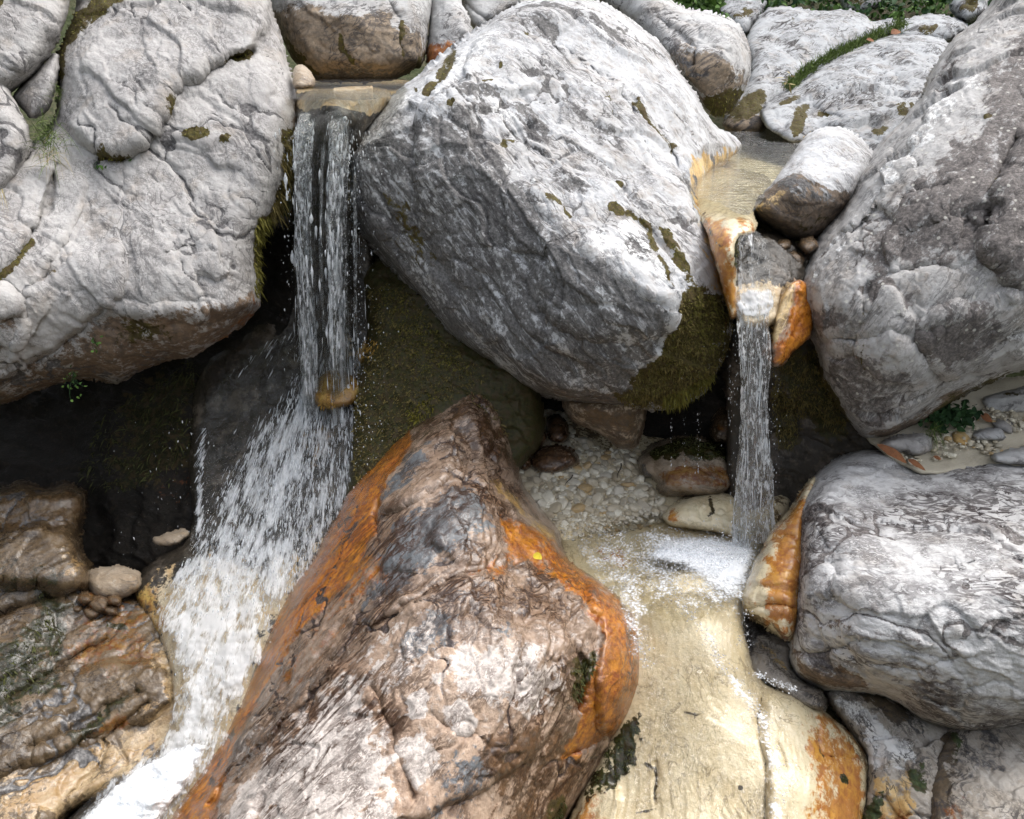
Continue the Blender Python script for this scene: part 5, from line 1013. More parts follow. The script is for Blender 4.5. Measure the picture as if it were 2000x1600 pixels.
rock('boulder', [(1385, 850), (1390, 815), (1410, 795), (1440, 790), (1450, 820), (1445, 855), (1420, 866), (1395, 866)], [(1390, 840, 5.3), (1440, 830, 5.3), (1415, 800, 5.35), (1415, 860, 5.22)], M['rubble'], 'dark rust-brown round stone in the gloom left of the narrow fall', seed=113, step=2.5, rw=30, rd=.2, back=.25, rel=dict(facet=.018, facetf=5, big=.01, mid=.006, chip=.01, chipf=7), paint=[('tan', 'all', 5, .7), ('rust', [(1395, 820), (1430, 810), (1430, 850), (1400, 855)], 18, .55), ('wet', 'all', 5, .8)])
rock('rock', [(1292, 1012), (1310, 985), (1350, 972), (1400, 962), (1440, 966), (1460, 1000), (1520, 960), (1550, 975), (1540, 1010), (1500, 1050), (1450, 1060), (1380, 1036), (1310, 1030)],
     [(1300, 1010, 4.92), (1400, 975, 4.95), (1530, 980, 5.0), (1380, 1025, 4.82), (1480, 1040, 4.8)], M['cream_chute'], 'pale tan rock rising from the foam at the foot of the narrow fall', 'rock', seed=115, step=2.5, rw=26, rd=.14, back=.2, rel=dict(big=.02, mid=.012, chip=.02, chipf=6), paint=[('wet', 'all', 5, .6), ('dark', ('line', [(1385, 975), (1395, 1000), (1380, 1010)], 5), 8, .7), ('rust', [(1295, 1000), (1320, 985), (1330, 1020), (1300, 1025)], 14, .7), ('tan', [(1500, 960), (1550, 970), (1520, 1030), (1470, 1040)], 20, .5)])
rock('hollow_shade', [(990, 730), (1240, 720), (1490, 730), (1500, 905), (1440, 900), (1380, 872), (1320, 862), (1262, 880), (1200, 880), (1120, 812), (1060, 800), (990, 800)], [(1000, 780, 5.95), (1250, 760, 5.9), (1480, 760, 5.7), (1480, 890, 5.5), (1300, 860, 5.72), (1150, 830, 5.85)],
     M['cave_shade_black'], 'added near-black sheet giving the shade of the hollow behind the hanging moss and gravel', 'cave wall', seed=116, step=4, rw=14, rd=.06, back=.3, rel=dict(big=.05, bigf=2.5, mid=.02, chip=.03, chipf=5))  # near-black sheet added to paint the shade deep in the hollow
R_gr = rock('gravel_bed', [(1000, 790), (1120, 770), (1260, 790), (1440, 780), (1460, 900), (1480, 1020), (1500, 1110), (1480, 1180), (1300, 1220), (1180, 1180), (1100, 1110), (1060, 1020), (1010, 950), (990, 860)],
     [hz(1010, 800, 2.52), hz(1250, 800, 2.55), hz(1430, 800, 2.58), hz(1060, 900, 2.60), hz(1250, 900, 2.64), hz(1400, 900, 2.66), hz(1100, 1000, 2.72), hz(1300, 1000, 2.76), hz(1150, 1100, 2.775), hz(1400, 1100, 2.775), hz(1300, 1200, 2.84)],
     M['cream_chute'], kind='structure', seed=117, rw=8, rd=.04, back=.25, rel=dict(big=.014, mid=.004, chip=0, facet=.006, flake=.001), smooth=0, paint=[('wet', 'all', 5, .6), ('rust', [(1150, 1070), (1190, 1062), (1240, 1090), (1225, 1115), (1180, 1105)], 24, .62), ('tan', [(990, 780), (1480, 770), (1480, 900), (1250, 900), (1000, 900)], 50, .5)])

# ------------------------------------------------------------------ the chute
R_ch = rock('bedrock', [(1085, 1060), (1180, 1110), (1280, 1120), (1380, 1110), (1470, 1130), (1452, 1190), (1452, 1235), (1472, 1310), (1500, 1343), (1560, 1362), (1606, 1386), (1660, 1428), (1702, 1480), (1692, 1560), (1674, 1640), (1664, 1790), (1020, 1790), (1090, 1640), (1130, 1560), (1190, 1440), (1200, 1300), (1150, 1180)],
     [hz(1110, 1080, 2.79), hz(1280, 1130, 2.765), hz(1450, 1150, 2.76), hz(1300, 1220, 2.80), hz(1430, 1240, 2.80), (1300, 1330, 4.05), (1470, 1330, 4.1), (1250, 1450, 3.98), (1400, 1450, 3.88), (1560, 1400, 4.0), (1650, 1480, 4.02), (1300, 1600, 3.76), (1450, 1600, 3.70), (1580, 1550, 3.74), (1670, 1600, 3.88), (1150, 1600, 3.86), (1350, 1780, 3.4), (1600, 1780, 3.45), (1100, 1780, 3.6)],
     M['cream_chute'], 'smooth cream bedrock chute under a thin film of water, orange on its right edge', 'bedrock', seed=119, rw=26, rd=.09, back=.4, rel=dict(big=.022, bigf=2, mid=.006, midf=5, fine=.001, flake=.001, facet=.012, chip=.003, chipf=4, strata=.011, sdir=(.15, 1), sfreq=15),
     steps=[([(1490, 1345), (1560, 1360), (1680, 1440), (1740, 1500), (1720, 1800), (1500, 1800), (1500, 1500)], .05, 22), ([(1050, 1800), (1130, 1580), (1180, 1530), (1215, 1545), (1200, 1640), (1200, 1800)], .04, 12)],
     cuts=[([(1490, 1345), (1478, 1420), (1495, 1480), (1497, 1600), (1500, 1780)], 5, .02), ([(1520, 1450), (1535, 1500)], 4, .01), ([(1590, 1400), (1600, 1470), (1660, 1480)], 4, .012), ([(1280, 1490), (1280, 1570)], 4, .012)],
     paint=[('wet', 'all', 5, 1), ('rust', [(1572, 1390), (1620, 1380), (1710, 1480), (1700, 1790), (1565, 1790), (1575, 1560), (1568, 1450)], 40, .66), ('rust', [(1130, 1560), (1160, 1520), (1190, 1540), (1180, 1790), (1060, 1790)], 20, .6), ('rust', [(1600, 1480), (1700, 1480), (1700, 1700), (1640, 1700)], 40, .9), ('tan', [(1630, 1400), (1710, 1470), (1700, 1530), (1650, 1450)], 20, .65), ('moss', [(1130, 1570), (1165, 1500), (1205, 1430), (1250, 1385), (1262, 1400), (1248, 1480), (1228, 1522), (1190, 1550)], 26, .78),
            ('dark', ('line', [(1488, 1390), (1478, 1425), (1495, 1480), (1496, 1560), (1492, 1600)], 3.5), 9, .9), ('dark', ('line', [(1262, 1495), (1280, 1500), (1282, 1560)], 3), 8, .9), ('dark', ('line', [(1335, 1390), (1358, 1398), (1372, 1392)], 2), 6, .8), ('dark', ('line', [(1355, 1386), (1358, 1412)], 2), 6, .7), ('dark', ('line', [(1300, 1430), (1320, 1460), (1326, 1520)], 1.5), 6, .5), ('dark', ('line', [(1390, 1480), (1402, 1560)], 1.5), 6, .5), ('dark', [(1440, 1534), (1450, 1534), (1450, 1544), (1440, 1544)], 3, 1), ('dark', ('line', [(1240, 1590), (1290, 1580), (1310, 1600)], 2.5), 6, .7), ('moss', [(1636, 1512), (1648, 1510), (1656, 1530), (1640, 1530)], 7, .9), ('dark', ('line', [(1592, 1400), (1600, 1470), (1612, 1490)], 2.5), 7, .7), ('dark', ('line', [(1610, 1500), (1650, 1480)], 2.5), 6, .6)],
     moss=[dict(thr=.7, dens=.8, length=.014, hang=.4, mat=M['moss_dark'])])
rock('rock', [(1442, 1206), (1470, 1200), (1530, 1240), (1552, 1255), (1542, 1300), (1562, 1330), (1608, 1352), (1612, 1384), (1590, 1388), (1550, 1368), (1520, 1345), (1470, 1320), (1455, 1270)],
     [(1450, 1220, 4.45), (1530, 1260, 4.35), (1480, 1300, 4.25), (1560, 1340, 4.12), (1600, 1375, 4.02), (1530, 1330, 4.15)], M['fractured'], 'grey-brown fractured rock in the gap below the orange-yellow rock', 'rock', seed=121, step=2.5, rw=14, rd=.08, back=.3, rel=dict(big=.03, mid=.012, chip=.04, chipf=7), paint=[('cream', [(1480, 1250), (1530, 1270), (1545, 1320), (1500, 1300)], 16, .7), ('dark', [(1440, 1200), (1540, 1240), (1540, 1260), (1480, 1240), (1470, 1300)], 14, .7), ('wet', 'all', 5, .8)])
rock('rock', [(1600, 1340), (1720, 1350), (1800, 1400), (1860, 1420), (1840, 1500), (1820, 1790), (1650, 1790), (1676, 1600), (1704, 1480), (1664, 1430)],
     [(1620, 1370, 4.15), (1720, 1380, 4.15), (1830, 1430, 4.1), (1720, 1480, 4.0), (1780, 1560, 3.85), (1680, 1600, 3.95), (1750, 1780, 3.6)], M['fractured'], 'fractured pale rock with green algae under the veined white boulder', 'rock', seed=123, step=3, rw=20, rd=.12, back=.4, rel=dict(big=.04, mid=.02, chip=.06, chipf=4.5, crack=.012),
     paint=[('white', [(1620, 1360), (1680, 1370), (1740, 1430), (1790, 1480), (1760, 1510), (1700, 1500), (1690, 1430)], 20, .8), ('tan', [(1660, 1350), (1740, 1360), (1800, 1410), (1740, 1420)], 20, .8), ('moss', [(1770, 1500), (1810, 1490), (1810, 1560), (1780, 1550)], 14, .75), ('moss', [(1705, 1545), (1735, 1540), (1720, 1610), (1680, 1610)], 12, .75), ('cream', [(1700, 1510), (1790, 1510), (1800, 1600), (1690, 1640)], 20, .6), ('rust', [(1690, 1590), (1800, 1580), (1800, 1700), (1690, 1700)], 20, .55)])
rock('boulder', [(1830, 1425), (1900, 1400), (2000, 1380), (2420, 1360), (2420, 1790), (1800, 1790), (1806, 1600), (1800, 1500), (1815, 1450)],
     [(1830, 1450, 4.05), (2000, 1420, 4.05), (2420, 1400, 4.0), (1830, 1600, 3.75), (2000, 1600, 3.62), (2420, 1600, 3.6), (2000, 1780, 3.35), (1830, 1780, 3.45)], M['fractured'], 'mottled grey-brown boulder in the bottom right corner', seed=125, rw=36, rd=.22, back=.5, rel=dict(big=.03, mid=.012, chip=.02, chipf=4), paint=[('tan', [(1800, 1430), (1870, 1420), (1860, 1600), (1800, 1620)], 30, .9), ('dark', [(1860, 1400), (1960, 1400), (1990, 1500), (1900, 1560), (1850, 1500)], 50, .5), ('rust', [(1820, 1560), (1900, 1570), (1880, 1640), (1820, 1640)], 30, .45), ('moss', [(1855, 1430), (1880, 1425), (1885, 1470), (1860, 1500)], 18, .7)])

# ------------------------------------------------------------------ foreground boulder
R_f = rock('boulder', [(936, 728), (905, 748), (874, 774), (850, 798), (800, 832), (762, 871), (722, 912), (688, 950), (654, 1014), (636, 1042), (612, 1092), (574, 1146), (526, 1216), (497, 1278), (474, 1346), (441, 1408), (412, 1454), (376, 1514), (314, 1598), (220, 1790), (1060, 1790), (1084, 1640), (1112, 1590), (1162, 1520), (1200, 1462), (1232, 1408), (1258, 1338), (1258, 1270),
     (1240, 1206), (1205, 1160), (1150, 1120), (1104, 1092), (1094, 1038), (1052, 988), (1022, 948), (1008, 888), (1000, 812), (982, 768), (962, 736)],
     [(935, 745, 5.0), (990, 800, 5.0), (860, 805, 4.85), (930, 850, 4.65), (1000, 900, 4.85), (740, 900, 4.75), (820, 920, 4.42), (930, 960, 4.25), (1040, 1000, 4.6), (640, 1060, 4.5), (740, 1080, 4.1), (900, 1080, 3.92), (1060, 1090, 4.25), (520, 1260, 4.3), (620, 1250, 3.92), (800, 1250, 3.62), (1000, 1200, 3.72), (1150, 1180, 4.0), (1240, 1280, 4.05), (1100, 1320, 3.66), (1170, 1430, 3.9), (430, 1450, 4.05), (550, 1450, 3.62), (750, 1450, 3.38), (950, 1450, 3.42), (1050, 1560, 3.62),
      (340, 1590, 3.82), (450, 1600, 3.5), (650, 1600, 3.2), (900, 1600, 3.28), (1080, 1600, 3.75), (280, 1760, 3.6), (600, 1780, 3.0), (1000, 1780, 3.3)],
     M['wet_banded'], 'large wet foreground boulder with banded face and bright orange edges', seed=131, rw=55, rd=.28, back=1.0, step=2.6,
     rel=dict(big=.030, bigf=1.8, mid=.010, midf=6, fine=.0025, flake=.003, facet=.030, facetf=1.8, chip=.010, chipf=4, strata=.042, sdir=(.66, -.75), sfreq=6.5, swarp=.5, crack=.012, crackf=3),
     steps=[([(735, 960), (780, 890), (850, 830), (900, 850), (880, 930), (800, 990), (745, 1010)], .05, 16), ([(650, 1290), (760, 1180), (870, 1130), (960, 1105), (1000, 1120), (1080, 1190), (1120, 1260), (1110, 1400), (1000, 1500), (400, 1800), (420, 1560), (520, 1430)], .05, 18), ([(1150, 1100), (1260, 1220), (1270, 1330), (1220, 1420), (1170, 1440), (1165, 1330), (1180, 1230), (1150, 1180)], .05, 18), ([(830, 1050), (980, 950), (1080, 1080), (970, 1100), (900, 1110)], .04, 30)],
     cuts=[([(410, 1570), (480, 1490), (560, 1410), (640, 1330)], 7, .05), ([(650, 1292), (720, 1230), (800, 1180), (870, 1135), (955, 1112)], 6, .05), ([(730, 1340), (760, 1420), (790, 1500), (810, 1560)], 6, .035), ([(742, 960), (735, 1010), (740, 1050)], 6, .04), ([(910, 850), (920, 900), (905, 950)], 14, .05), ([(940, 800), (965, 850), (950, 900), (1010, 960)], 9, .05), ([(1118, 1275), (1140, 1310), (1125, 1380)], 12, .06), ([(850, 1400), (900, 1440), (930, 1430)], 6, .03), ([(1000, 1140), (1040, 1150), (1050, 1190), (1010, 1220)], 14, .04), ([(850, 1230), (890, 1210), (930, 1215)], 12, .03), ([(1100, 1480), (1150, 1450), (1190, 1440)], 8, .03)],
     paint=[('wet', [(700, 780), (1000, 700), (1300, 1200), (1260, 1420), (1120, 1500), (1080, 1350), (850, 1250), (650, 1280), (300, 1800), (200, 1800), (640, 1000)], 80, .95), ('wet', 'all', 10, .38),
            ('rust', [(770, 850), (805, 830), (800, 880), (752, 945), (742, 1020), (715, 1095), (660, 1165), (602, 1215), (550, 1295), (508, 1360), (478, 1425), (440, 1500), (430, 1600), (360, 1800), (150, 1800), (270, 1560), (420, 1300), (540, 1090), (650, 930)], 12, 1.0),
            ('rust', [(960, 1010), (1030, 1020), (1100, 1085), (1200, 1150), (1270, 1230), (1262, 1340), (1235, 1410), (1180, 1450), (1110, 1480), (1085, 1490), (1130, 1410), (1120, 1370), (1165, 1290), (1180, 1240), (1130, 1180), (1080, 1130), (1000, 1090)], 22, .85), ('rust', [(820, 1140), (900, 1110), (960, 1090), (1000, 1050), (1080, 1100), (1000, 1120), (900, 1150)], 30, .5), ('rust', [(700, 1080), (800, 1100), (650, 1280), (520, 1420), (560, 1270)], 40, .45),
            ('slate', [(770, 1030), (830, 985), (930, 945), (955, 990), (930, 1060), (860, 1110), (790, 1150), (700, 1230), (690, 1180), (750, 1100)], 50, .76), ('slate', [(850, 1190), (900, 1210), (870, 1270), (790, 1310), (770, 1270)], 40, .7), ('slate', [(940, 1220), (1000, 1210), (1010, 1250), (960, 1260)], 30, .6), ('slate', [(740, 960), (790, 880), (850, 850), (840, 920), (760, 1000)], 24, .55),
            ('white', [(860, 1290), (1000, 1240), (1100, 1310), (1080, 1390), (960, 1390), (860, 1370)], 60, .72), ('white', [(800, 1360), (840, 1350), (840, 1400), (800, 1410)], 12, .9), ('white', [(860, 1380), (905, 1360), (935, 1430), (890, 1440)], 14, .85), ('white', [(770, 1450), (830, 1430), (870, 1480), (820, 1560), (790, 1520)], 22, .75), ('white', [(430, 1580), (520, 1470), (640, 1340), (720, 1300), (740, 1400), (780, 1500), (790, 1700), (400, 1700)], 60, .68), ('white', [(660, 1290), (780, 1190), (860, 1180), (900, 1280), (860, 1400), (700, 1400)], 90, .46), ('white', [(480, 1420), (530, 1390), (500, 1450), (450, 1500)], 16, .6),
            ('tan', [(900, 1420), (1080, 1400), (1130, 1440), (1150, 1500), (1050, 1700), (900, 1700), (960, 1560)], 40, .6), ('slate', [(820, 1500), (900, 1440), (1000, 1410), (990, 1480), (900, 1620), (820, 1680)], 60, .56), ('tan', [(860, 790), (940, 720), (1000, 790), (1000, 900), (930, 930), (880, 880)], 30, .58), ('moss', [(870, 800), (940, 725), (985, 770), (1000, 850), (940, 870), (900, 830)], 60, .30),
            ('moss', [(1116, 1280), (1140, 1290), (1160, 1268), (1168, 1285), (1140, 1340), (1125, 1385), (1112, 1370)], 10, 1), ('moss', ('line', [(500, 1300), (488, 1330), (478, 1348)], 5), 8, .9), ('moss', [(1060, 1580), (1100, 1540), (1110, 1580), (1070, 1640)], 16, .8), ('cream', [(930, 930), (990, 950), (1040, 1000), (1095, 1050), (1085, 1090), (1000, 1000)], 24, .6), ('dark', [(1000, 1140), (1040, 1145), (1050, 1200), (1010, 1220), (995, 1180)], 20, .6), ('dark', [(930, 1160), (970, 1170), (950, 1230), (910, 1220)], 20, .5), ('dark', [(690, 1370), (720, 1380), (730, 1420), (690, 1420)], 16, .7), ('dark', ('line', [(520, 1450), (600, 1370), (650, 1300)], 5), 10, .5), ('cream', [(640, 1060), (660, 1030), (560, 1200), (500, 1320), (420, 1460), (340, 1590), (300, 1600), (480, 1300)], 10, .45)],
     moss=[dict(thr=.78, dens=.5, length=.025, hang=.5, mat=M['moss_dark']), dict(poly=[(900, 745), (945, 725), (990, 770), (1005, 820), (980, 860), (940, 800), (900, 790)], dens=.35, length=.03, hang=.4, mat=M['moss_brown'])])
# ------------------------------------------------------------------ water
G = 9.81
def thing(name, label, cat, loc, group=None):
    o = bpy.data.objects.new(name, None); COL.objects.link(o)
    o.location = tuple(float(c) for c in loc); o['_loc'] = [float(c) for c in loc]
    o.empty_display_size = .1
    return tag(o, label, cat, group)

def grid_faces(ny, nx):
    I = np.arange(ny * nx).reshape(ny, nx)
    return np.stack([I[:-1, :-1].ravel(), I[1:, :-1].ravel(), I[1:, 1:].ravel(), I[:-1, 1:].ravel()], 1)

def tubes(paths, radii, sides=5):
    """paths (n,k,3), radii (n,k): closed tapered tubes in one go"""
    n, k, _ = paths.shape
    t = np.gradient(paths, axis=1); t /= np.linalg.norm(t, axis=2)[..., None] + 1e-9
    ref = np.zeros_like(t); ref[..., 0] = 1.0; ref[..., 1] = .3
    a = np.cross(t, ref); a /= np.linalg.norm(a, axis=2)[..., None] + 1e-9
    b = np.cross(t, a)
    ang = np.linspace(0, 2 * np.pi, sides, endpoint=False)
    V = paths[:, :, None] + radii[:, :, None, None] * (np.cos(ang)[None, None, :, None] * a[:, :, None] + np.sin(ang)[None, None, :, None] * b[:, :, None])
    base = (np.arange(n) * k * sides)[:, None, None]
    i = np.arange(k - 1)[None, :, None]; j = np.arange(sides)[None, None, :]; j2 = (j + 1) % sides
    F = np.stack([base + i * sides + j, base + i * sides + j2, base + (i + 1) * sides + j2, base + (i + 1) * sides + j], -1).reshape(-1, 4)
    return V.reshape(-1, 3), F

def ico():
    p = (1 + 5 ** .5) / 2
    v = np.array([(-1, p, 0), (1, p, 0), (-1, -p, 0), (1, -p, 0), (0, -1, p), (0, 1, p), (0, -1, -p), (0, 1, -p), (p, 0, -1), (p, 0, 1), (-p, 0, -1), (-p, 0, 1)], float)
    f = [(0, 11, 5), (0, 5, 1), (0, 1, 7), (0, 7, 10), (0, 10, 11), (1, 5, 9), (5, 11, 4), (11, 10, 2), (10, 7, 6), (7, 1, 8), (3, 9, 4), (3, 4, 2), (3, 2, 6), (3, 6, 8), (3, 8, 9), (4, 9, 5), (2, 4, 11), (6, 2, 10), (8, 6, 7), (9, 8, 1)]
    v /= np.linalg.norm(v[0])
    return v, np.array(f)
def ico2():
    v, f = ico(); v = list(map(tuple, v)); c = {}; out = []
    def mid(a, b):
        k = (min(a, b), max(a, b))
        if k not in c:
            m = (np.array(v[a]) + np.array(v[b])); m /= np.linalg.norm(m); v.append(tuple(m)); c[k] = len(v) - 1
        return c[k]
    for a, b, d in f:
        x, y, z = mid(a, b), mid(b, d), mid(d, a); out += [(a, x, z), (b, y, x), (d, z, y), (x, y, z)]
    return np.array(v), np.array(out)
ICO, ICOF = ico(); ICO2, ICO2F = ico2()

def drops(pos, vel, size, stretch):
    """ellipsoid drops drawn out along their path"""
    n = len(pos)
    t = vel / (np.linalg.norm(vel, axis=1)[:, None] + 1e-9)
    along = ICO @ np.array([0, 0, 1.0])
    ref = np.array([[.3, 1, .1]]); a = np.cross(t, ref); a /= np.linalg.norm(a, axis=1)[:, None]; b = np.cross(t, a)
    V = pos[:, None] + size[:, None, None] * (ICO[None, :, 0:1] * a[:, None] + ICO[None, :, 1:2] * b[:, None] + stretch[:, None, None] * ICO[None, :, 2:3] * t[:, None])
    F = (ICOF[None] + (np.arange(n) * 12)[:, None, None]).reshape(-1, 3)
    return V.reshape(-1, 3), F

def sheet(name, poly, depth, dens, mat, parent, step=4.0, off=.03, apex=None, lump=0.0, lumpf=9.0, fscale=1.0, seed=3, kind=None, chk=2, flowdir=None, edge=8):
    o = chaikin(poly, chk); x0, y0 = o.min(0); x1, y1 = o.max(0)
    xs = np.arange(x0, x1 + step, step); ys = np.arange(y0, y1 + step, step)
    X, Y = np.meshgrid(xs, ys); x, y = X.ravel(), Y.ravel()
    sd = sdist(x, y, o)
    keep = (sd > -step).reshape(X.shape)
    D = np.zeros(len(x))
    for (pl, soft, val) in dens:
        ax = x + .3 * soft * n2(x, y, 50, seed, 3); ay = y + .3 * soft * n2(x, y, 50, seed + 1, 3)
        if isinstance(pl, tuple):
            dd, _ = seg_dist(ax, ay, pl[1], False); m = 1 - sstep(pl[2] - soft * .5, pl[2] + soft * .5, dd)
        else:
            m = sstep(-soft * .5, soft * .5, sdist(ax, ay, chaikin(pl, 1)))
        D = np.maximum(D, m * val) if val > 0 else D * (1 + val * m)
    D = D * sstep(0, edge, sd)
    d = depth(x, y) - off
    if lump:
        B = P(x, y, d)
        d = d - lump * np.clip(D, 0, 1) * (.5 + .9 * fbm(B * lumpf, 4, seed + 4, .6))
    V = P(x, y, d)
    if apex is not None:
        dx, dy = x - apex[0], y - apex[1]; r = np.hypot(dx, dy)
        fl = np.stack([np.arctan2(dx, dy) * fscale, r / 1000 * fscale * 2.2, D], 1)
    else:
        q = flowdir or (0, 1)
        fl = np.stack([(x * q[1] - y * q[0]) / 1000 * fscale, (x * q[0] + y * q[1]) / 1000 * fscale, D], 1)
    F = grid_faces(*X.shape)
    F = F[keep.ravel()[F].all(1)]
    us = np.unique(F); ix = -np.ones(len(x), int); ix[us] = np.arange(len(us))
    return mesh_obj(name, V[us], ix[F], mat, parent=parent, attrs={'flow': fl[us]}), (x, y, D, d)

rng = np.random.default_rng(7)
# ---- pools: flat water at their own levels
def pool(name, pts, h, mat):
    o = chaikin(pts, 2)
    V = np.array([P(a, b, dh(b, h)) for a, b in o])
    me = bpy.data.meshes.new(name); c = V.mean(0)
    me.from_pydata([tuple(v - c) for v in V], [], [tuple(range(len(V)))]); me.materials.append(MAT[mat])
    ob = bpy.data.objects.new(name, me); COL.objects.link(ob); ob.location = tuple(c)
    if V[:, 2].std() > -1 and me.polygons[0].normal.z < 0: me.flip_normals()
    return tag(ob, kind='structure')
pool('water', [(560, 192), (575, 168), (600, 158), (640, 155), (780, 155), (830, 150), (800, 172), (768, 188), (730, 194), (690, 197), (640, 193), (600, 196)], .315, 'pool')
pool('water', [(1300, 350), (1340, 300), (1400, 256), (1440, 247), (1500, 246), (1570, 256), (1640, 268), (1600, 300), (1545, 345), (1500, 378), (1476, 408), (1462, 422), (1440, 418), (1415, 402), (1388, 390), (1340, 380)], .85, 'pool')
pool('water', [(1020, 985), (1100, 990), (1200, 1000), (1300, 1000), (1400, 1000), (1500, 1010), (1500, 1100), (1470, 1160), (1380, 1210), (1290, 1215), (1210, 1195), (1150, 1150), (1080, 1090), (1040, 1030)], 2.745, 'shallow')

# ---- the tall left waterfall
base = P(640, 780, 5.25)
WL = thing('waterfall', 'tall white waterfall on the left plunging from the lip and fanning into a foaming cascade', 'waterfall', base)
XS = np.linspace(580, 700, 60)
T = np.concatenate([np.linspace(-.25, 0, 7)[:-1], np.linspace(0, .63, 70)])
def fall_left(x, t, push=0.0):
    """water leaving the lip at picture column x, t seconds ago"""
    x = np.asarray(x, float); t = np.asarray(t, float)
    bulge = np.clip(1 - ((x - 655) / 38) ** 2, 0, 1)
    p0 = P(x, np.full_like(x, 216.0), 4.73 - .03 * bulge)
    tt = np.maximum(t, 0)
    vy = -(.30 + .12 * bulge + push)
    q = p0.copy()
    q[..., 1] += vy * tt + np.where(t < 0, -t * 1.3, 0); q[..., 2] += -.5 * G * tt ** 2 - .35 * tt + np.where(t < 0, -t * .22, 0)
    q[..., 0] += -.235 * tt
    return q
TX, XX = np.meshgrid(T, XS, indexing='ij')
wob = 7 * n2(XX.ravel(), TX.ravel() * 600, 26, 3, 3).reshape(XX.shape)
Vs = fall_left(XX + wob * sstep(0, .3, TX), TX)
Vs[..., 1] += .03 * n2(XX.ravel(), TX.ravel() * 260, 12, 4, 3).reshape(XX.shape)
den = .40 * np.exp(-((XX - 596) / 10) ** 2) + .26 * np.exp(-((XX - 614) / 9) ** 2) + .40 * np.exp(-((XX - 676) / 13) ** 2) + .30 * np.exp(-((XX - 655) / 9) ** 2) + .06
den = den * (.55 + .9 * sstep(.0, .5, TX)) * sstep(-.02, .12, TX) * sstep(0, 8, XX - 580) * sstep(0, 12, 700 - XX)
fl = np.stack([XX.ravel() / 1000 * 5.0, TX.ravel() * 2.2, den.ravel()], 1)
mesh_obj('curtain', Vs.reshape(-1, 3), grid_faces(*XX.shape), MAT['fall_sheet'], parent=WL, attrs={'flow': fl})
def rope(xc, hw, t0, t1, seed, dens, nt=90, na=22, depth=.6):
    """a twisting closed stream along the fall"""
    t = np.linspace(t0, t1, nt); ang = np.linspace(0, 2 * np.pi, na, endpoint=False)
    TT, AA = np.meshgrid(t, ang, indexing='ij')
    tw = TT * 5 + seed
    w = hw * (.75 + .5 * np.clip(n2((TT * 520).ravel(), np.full(TT.size, seed * 9.0), 30, seed, 3).reshape(TT.shape) + .3, 0, 1.2)) * (1 + .30 * n2((np.cos(AA + tw) * 50 + seed * 40).ravel(), (TT * 700).ravel(), 17, seed, 3).reshape(TT.shape))
    w = w * sstep(t0 - .001, t0 + .05, TT) ** .5
    cx_ = xc + 4.0 * n2((TT * 520).ravel(), np.full(TT.size, seed * 3.0), 60, seed + 5, 2).reshape(TT.shape)
    q = fall_left(cx_ + w * np.cos(AA), TT)
    q[..., 1] -= w / FPX * 4.9 * depth * np.sin(AA)
    I = np.arange(nt * na).reshape(nt, na); J = np.roll(I, -1, 1)
    F = np.stack([I[:-1].ravel(), I[1:].ravel(), J[1:].ravel(), J[:-1].ravel()], 1)
    fl = np.stack([((cx_ + w * np.cos(AA)) / 1000 * 6 + (np.sin(AA) > 0) * 3.1).ravel(), (TT * 2.3 + seed).ravel(), (dens * sstep(t0, t0 + .12, TT) + .10 * sstep(.3, .6, TT)).ravel() * (1 - .75 * sstep(t1 - .10, t1, TT)).ravel()], 1)
    return q.reshape(-1, 3), F, fl
Vr, Fr, Lr, nv = [], [], [], 0
for (xc, hw_, t0, t1, sd_, dn_) in ((597, 13, .0, .67, 3, .52), (613, 8, .05, .63, 8, .45), (667, 15, .04, .59, 5, .51), (684, 8, .10, .55, 6, .47), (640, 4, .14, .48, 9, .36), (705, 4, .2, .54, 11, .38)):
    q, f, l = rope(xc, hw_, t0, t1, sd_, dn_); Vr.append(q); Fr.append(f + nv); Lr.append(l); nv += len(q)
mesh_obj('streams', np.vstack(Vr), np.vstack(Fr), MAT['stream'], parent=WL, attrs={'flow': np.vstack(Lr)})
# falling strands, breaking up on the way down
n = 230
x0 = np.concatenate([rng.normal(596, 8, 66), rng.normal(614, 7, 36), rng.normal(676, 10, 70), rng.normal(655, 8, 28), rng.uniform(585, 735, 30)])
ta = rng.uniform(.02, .60, n) ** .9; L = rng.uniform(.01, .07, n) * (1.1 - ta)
k = 12; u = np.linspace(0, 1, k)
tt = ta[:, None] + u[None] * L[:, None]
xx = np.repeat(x0[:, None], k, 1) + 2.4 * np.sin(tt * rng.uniform(18, 40, n)[:, None] + rng.uniform(0, 6, n)[:, None])
pth = fall_left(xx, tt, 0) + np.stack([rng.normal(0, .012, n), rng.normal(-.03, .03, n), np.zeros(n)], 1)[:, None]
rad = rng.gamma(2.0, .0015, n).clip(.0008, .008)[:, None] * np.sin(np.pi * (.04 + .92 * u))[None] ** .6 * np.clip(1 + .9 * np.sin(tt * rng.uniform(90, 260, n)[:, None] + x0[:, None]), .15, 2)
V, F = tubes(pth, rad)
s1 = mesh_obj('strands', V, F, MAT['strand'], parent=WL); s1['kind'] = 'stuff'

# thin water sliding over the lip
lip = [(588, 178), (640, 176), (720, 174), (756, 180), (735, 206), (704, 236), (690, 300), (688, 330), (620, 330), (606, 300), (594, 232)]
sheet('lip_film', lip, lambda x, y: R_casc['tps'](x, y), [(lip, 14, .30), (('line', [(612, 225), (606, 300)], 6), 12, .46), (('line', [(688, 225), (684, 300)], 6), 12, .46)], MAT['cascade_top'], WL, step=2.6, off=.03, lump=.02, lumpf=12, fscale=4.0, seed=31, flowdir=(0, 1))
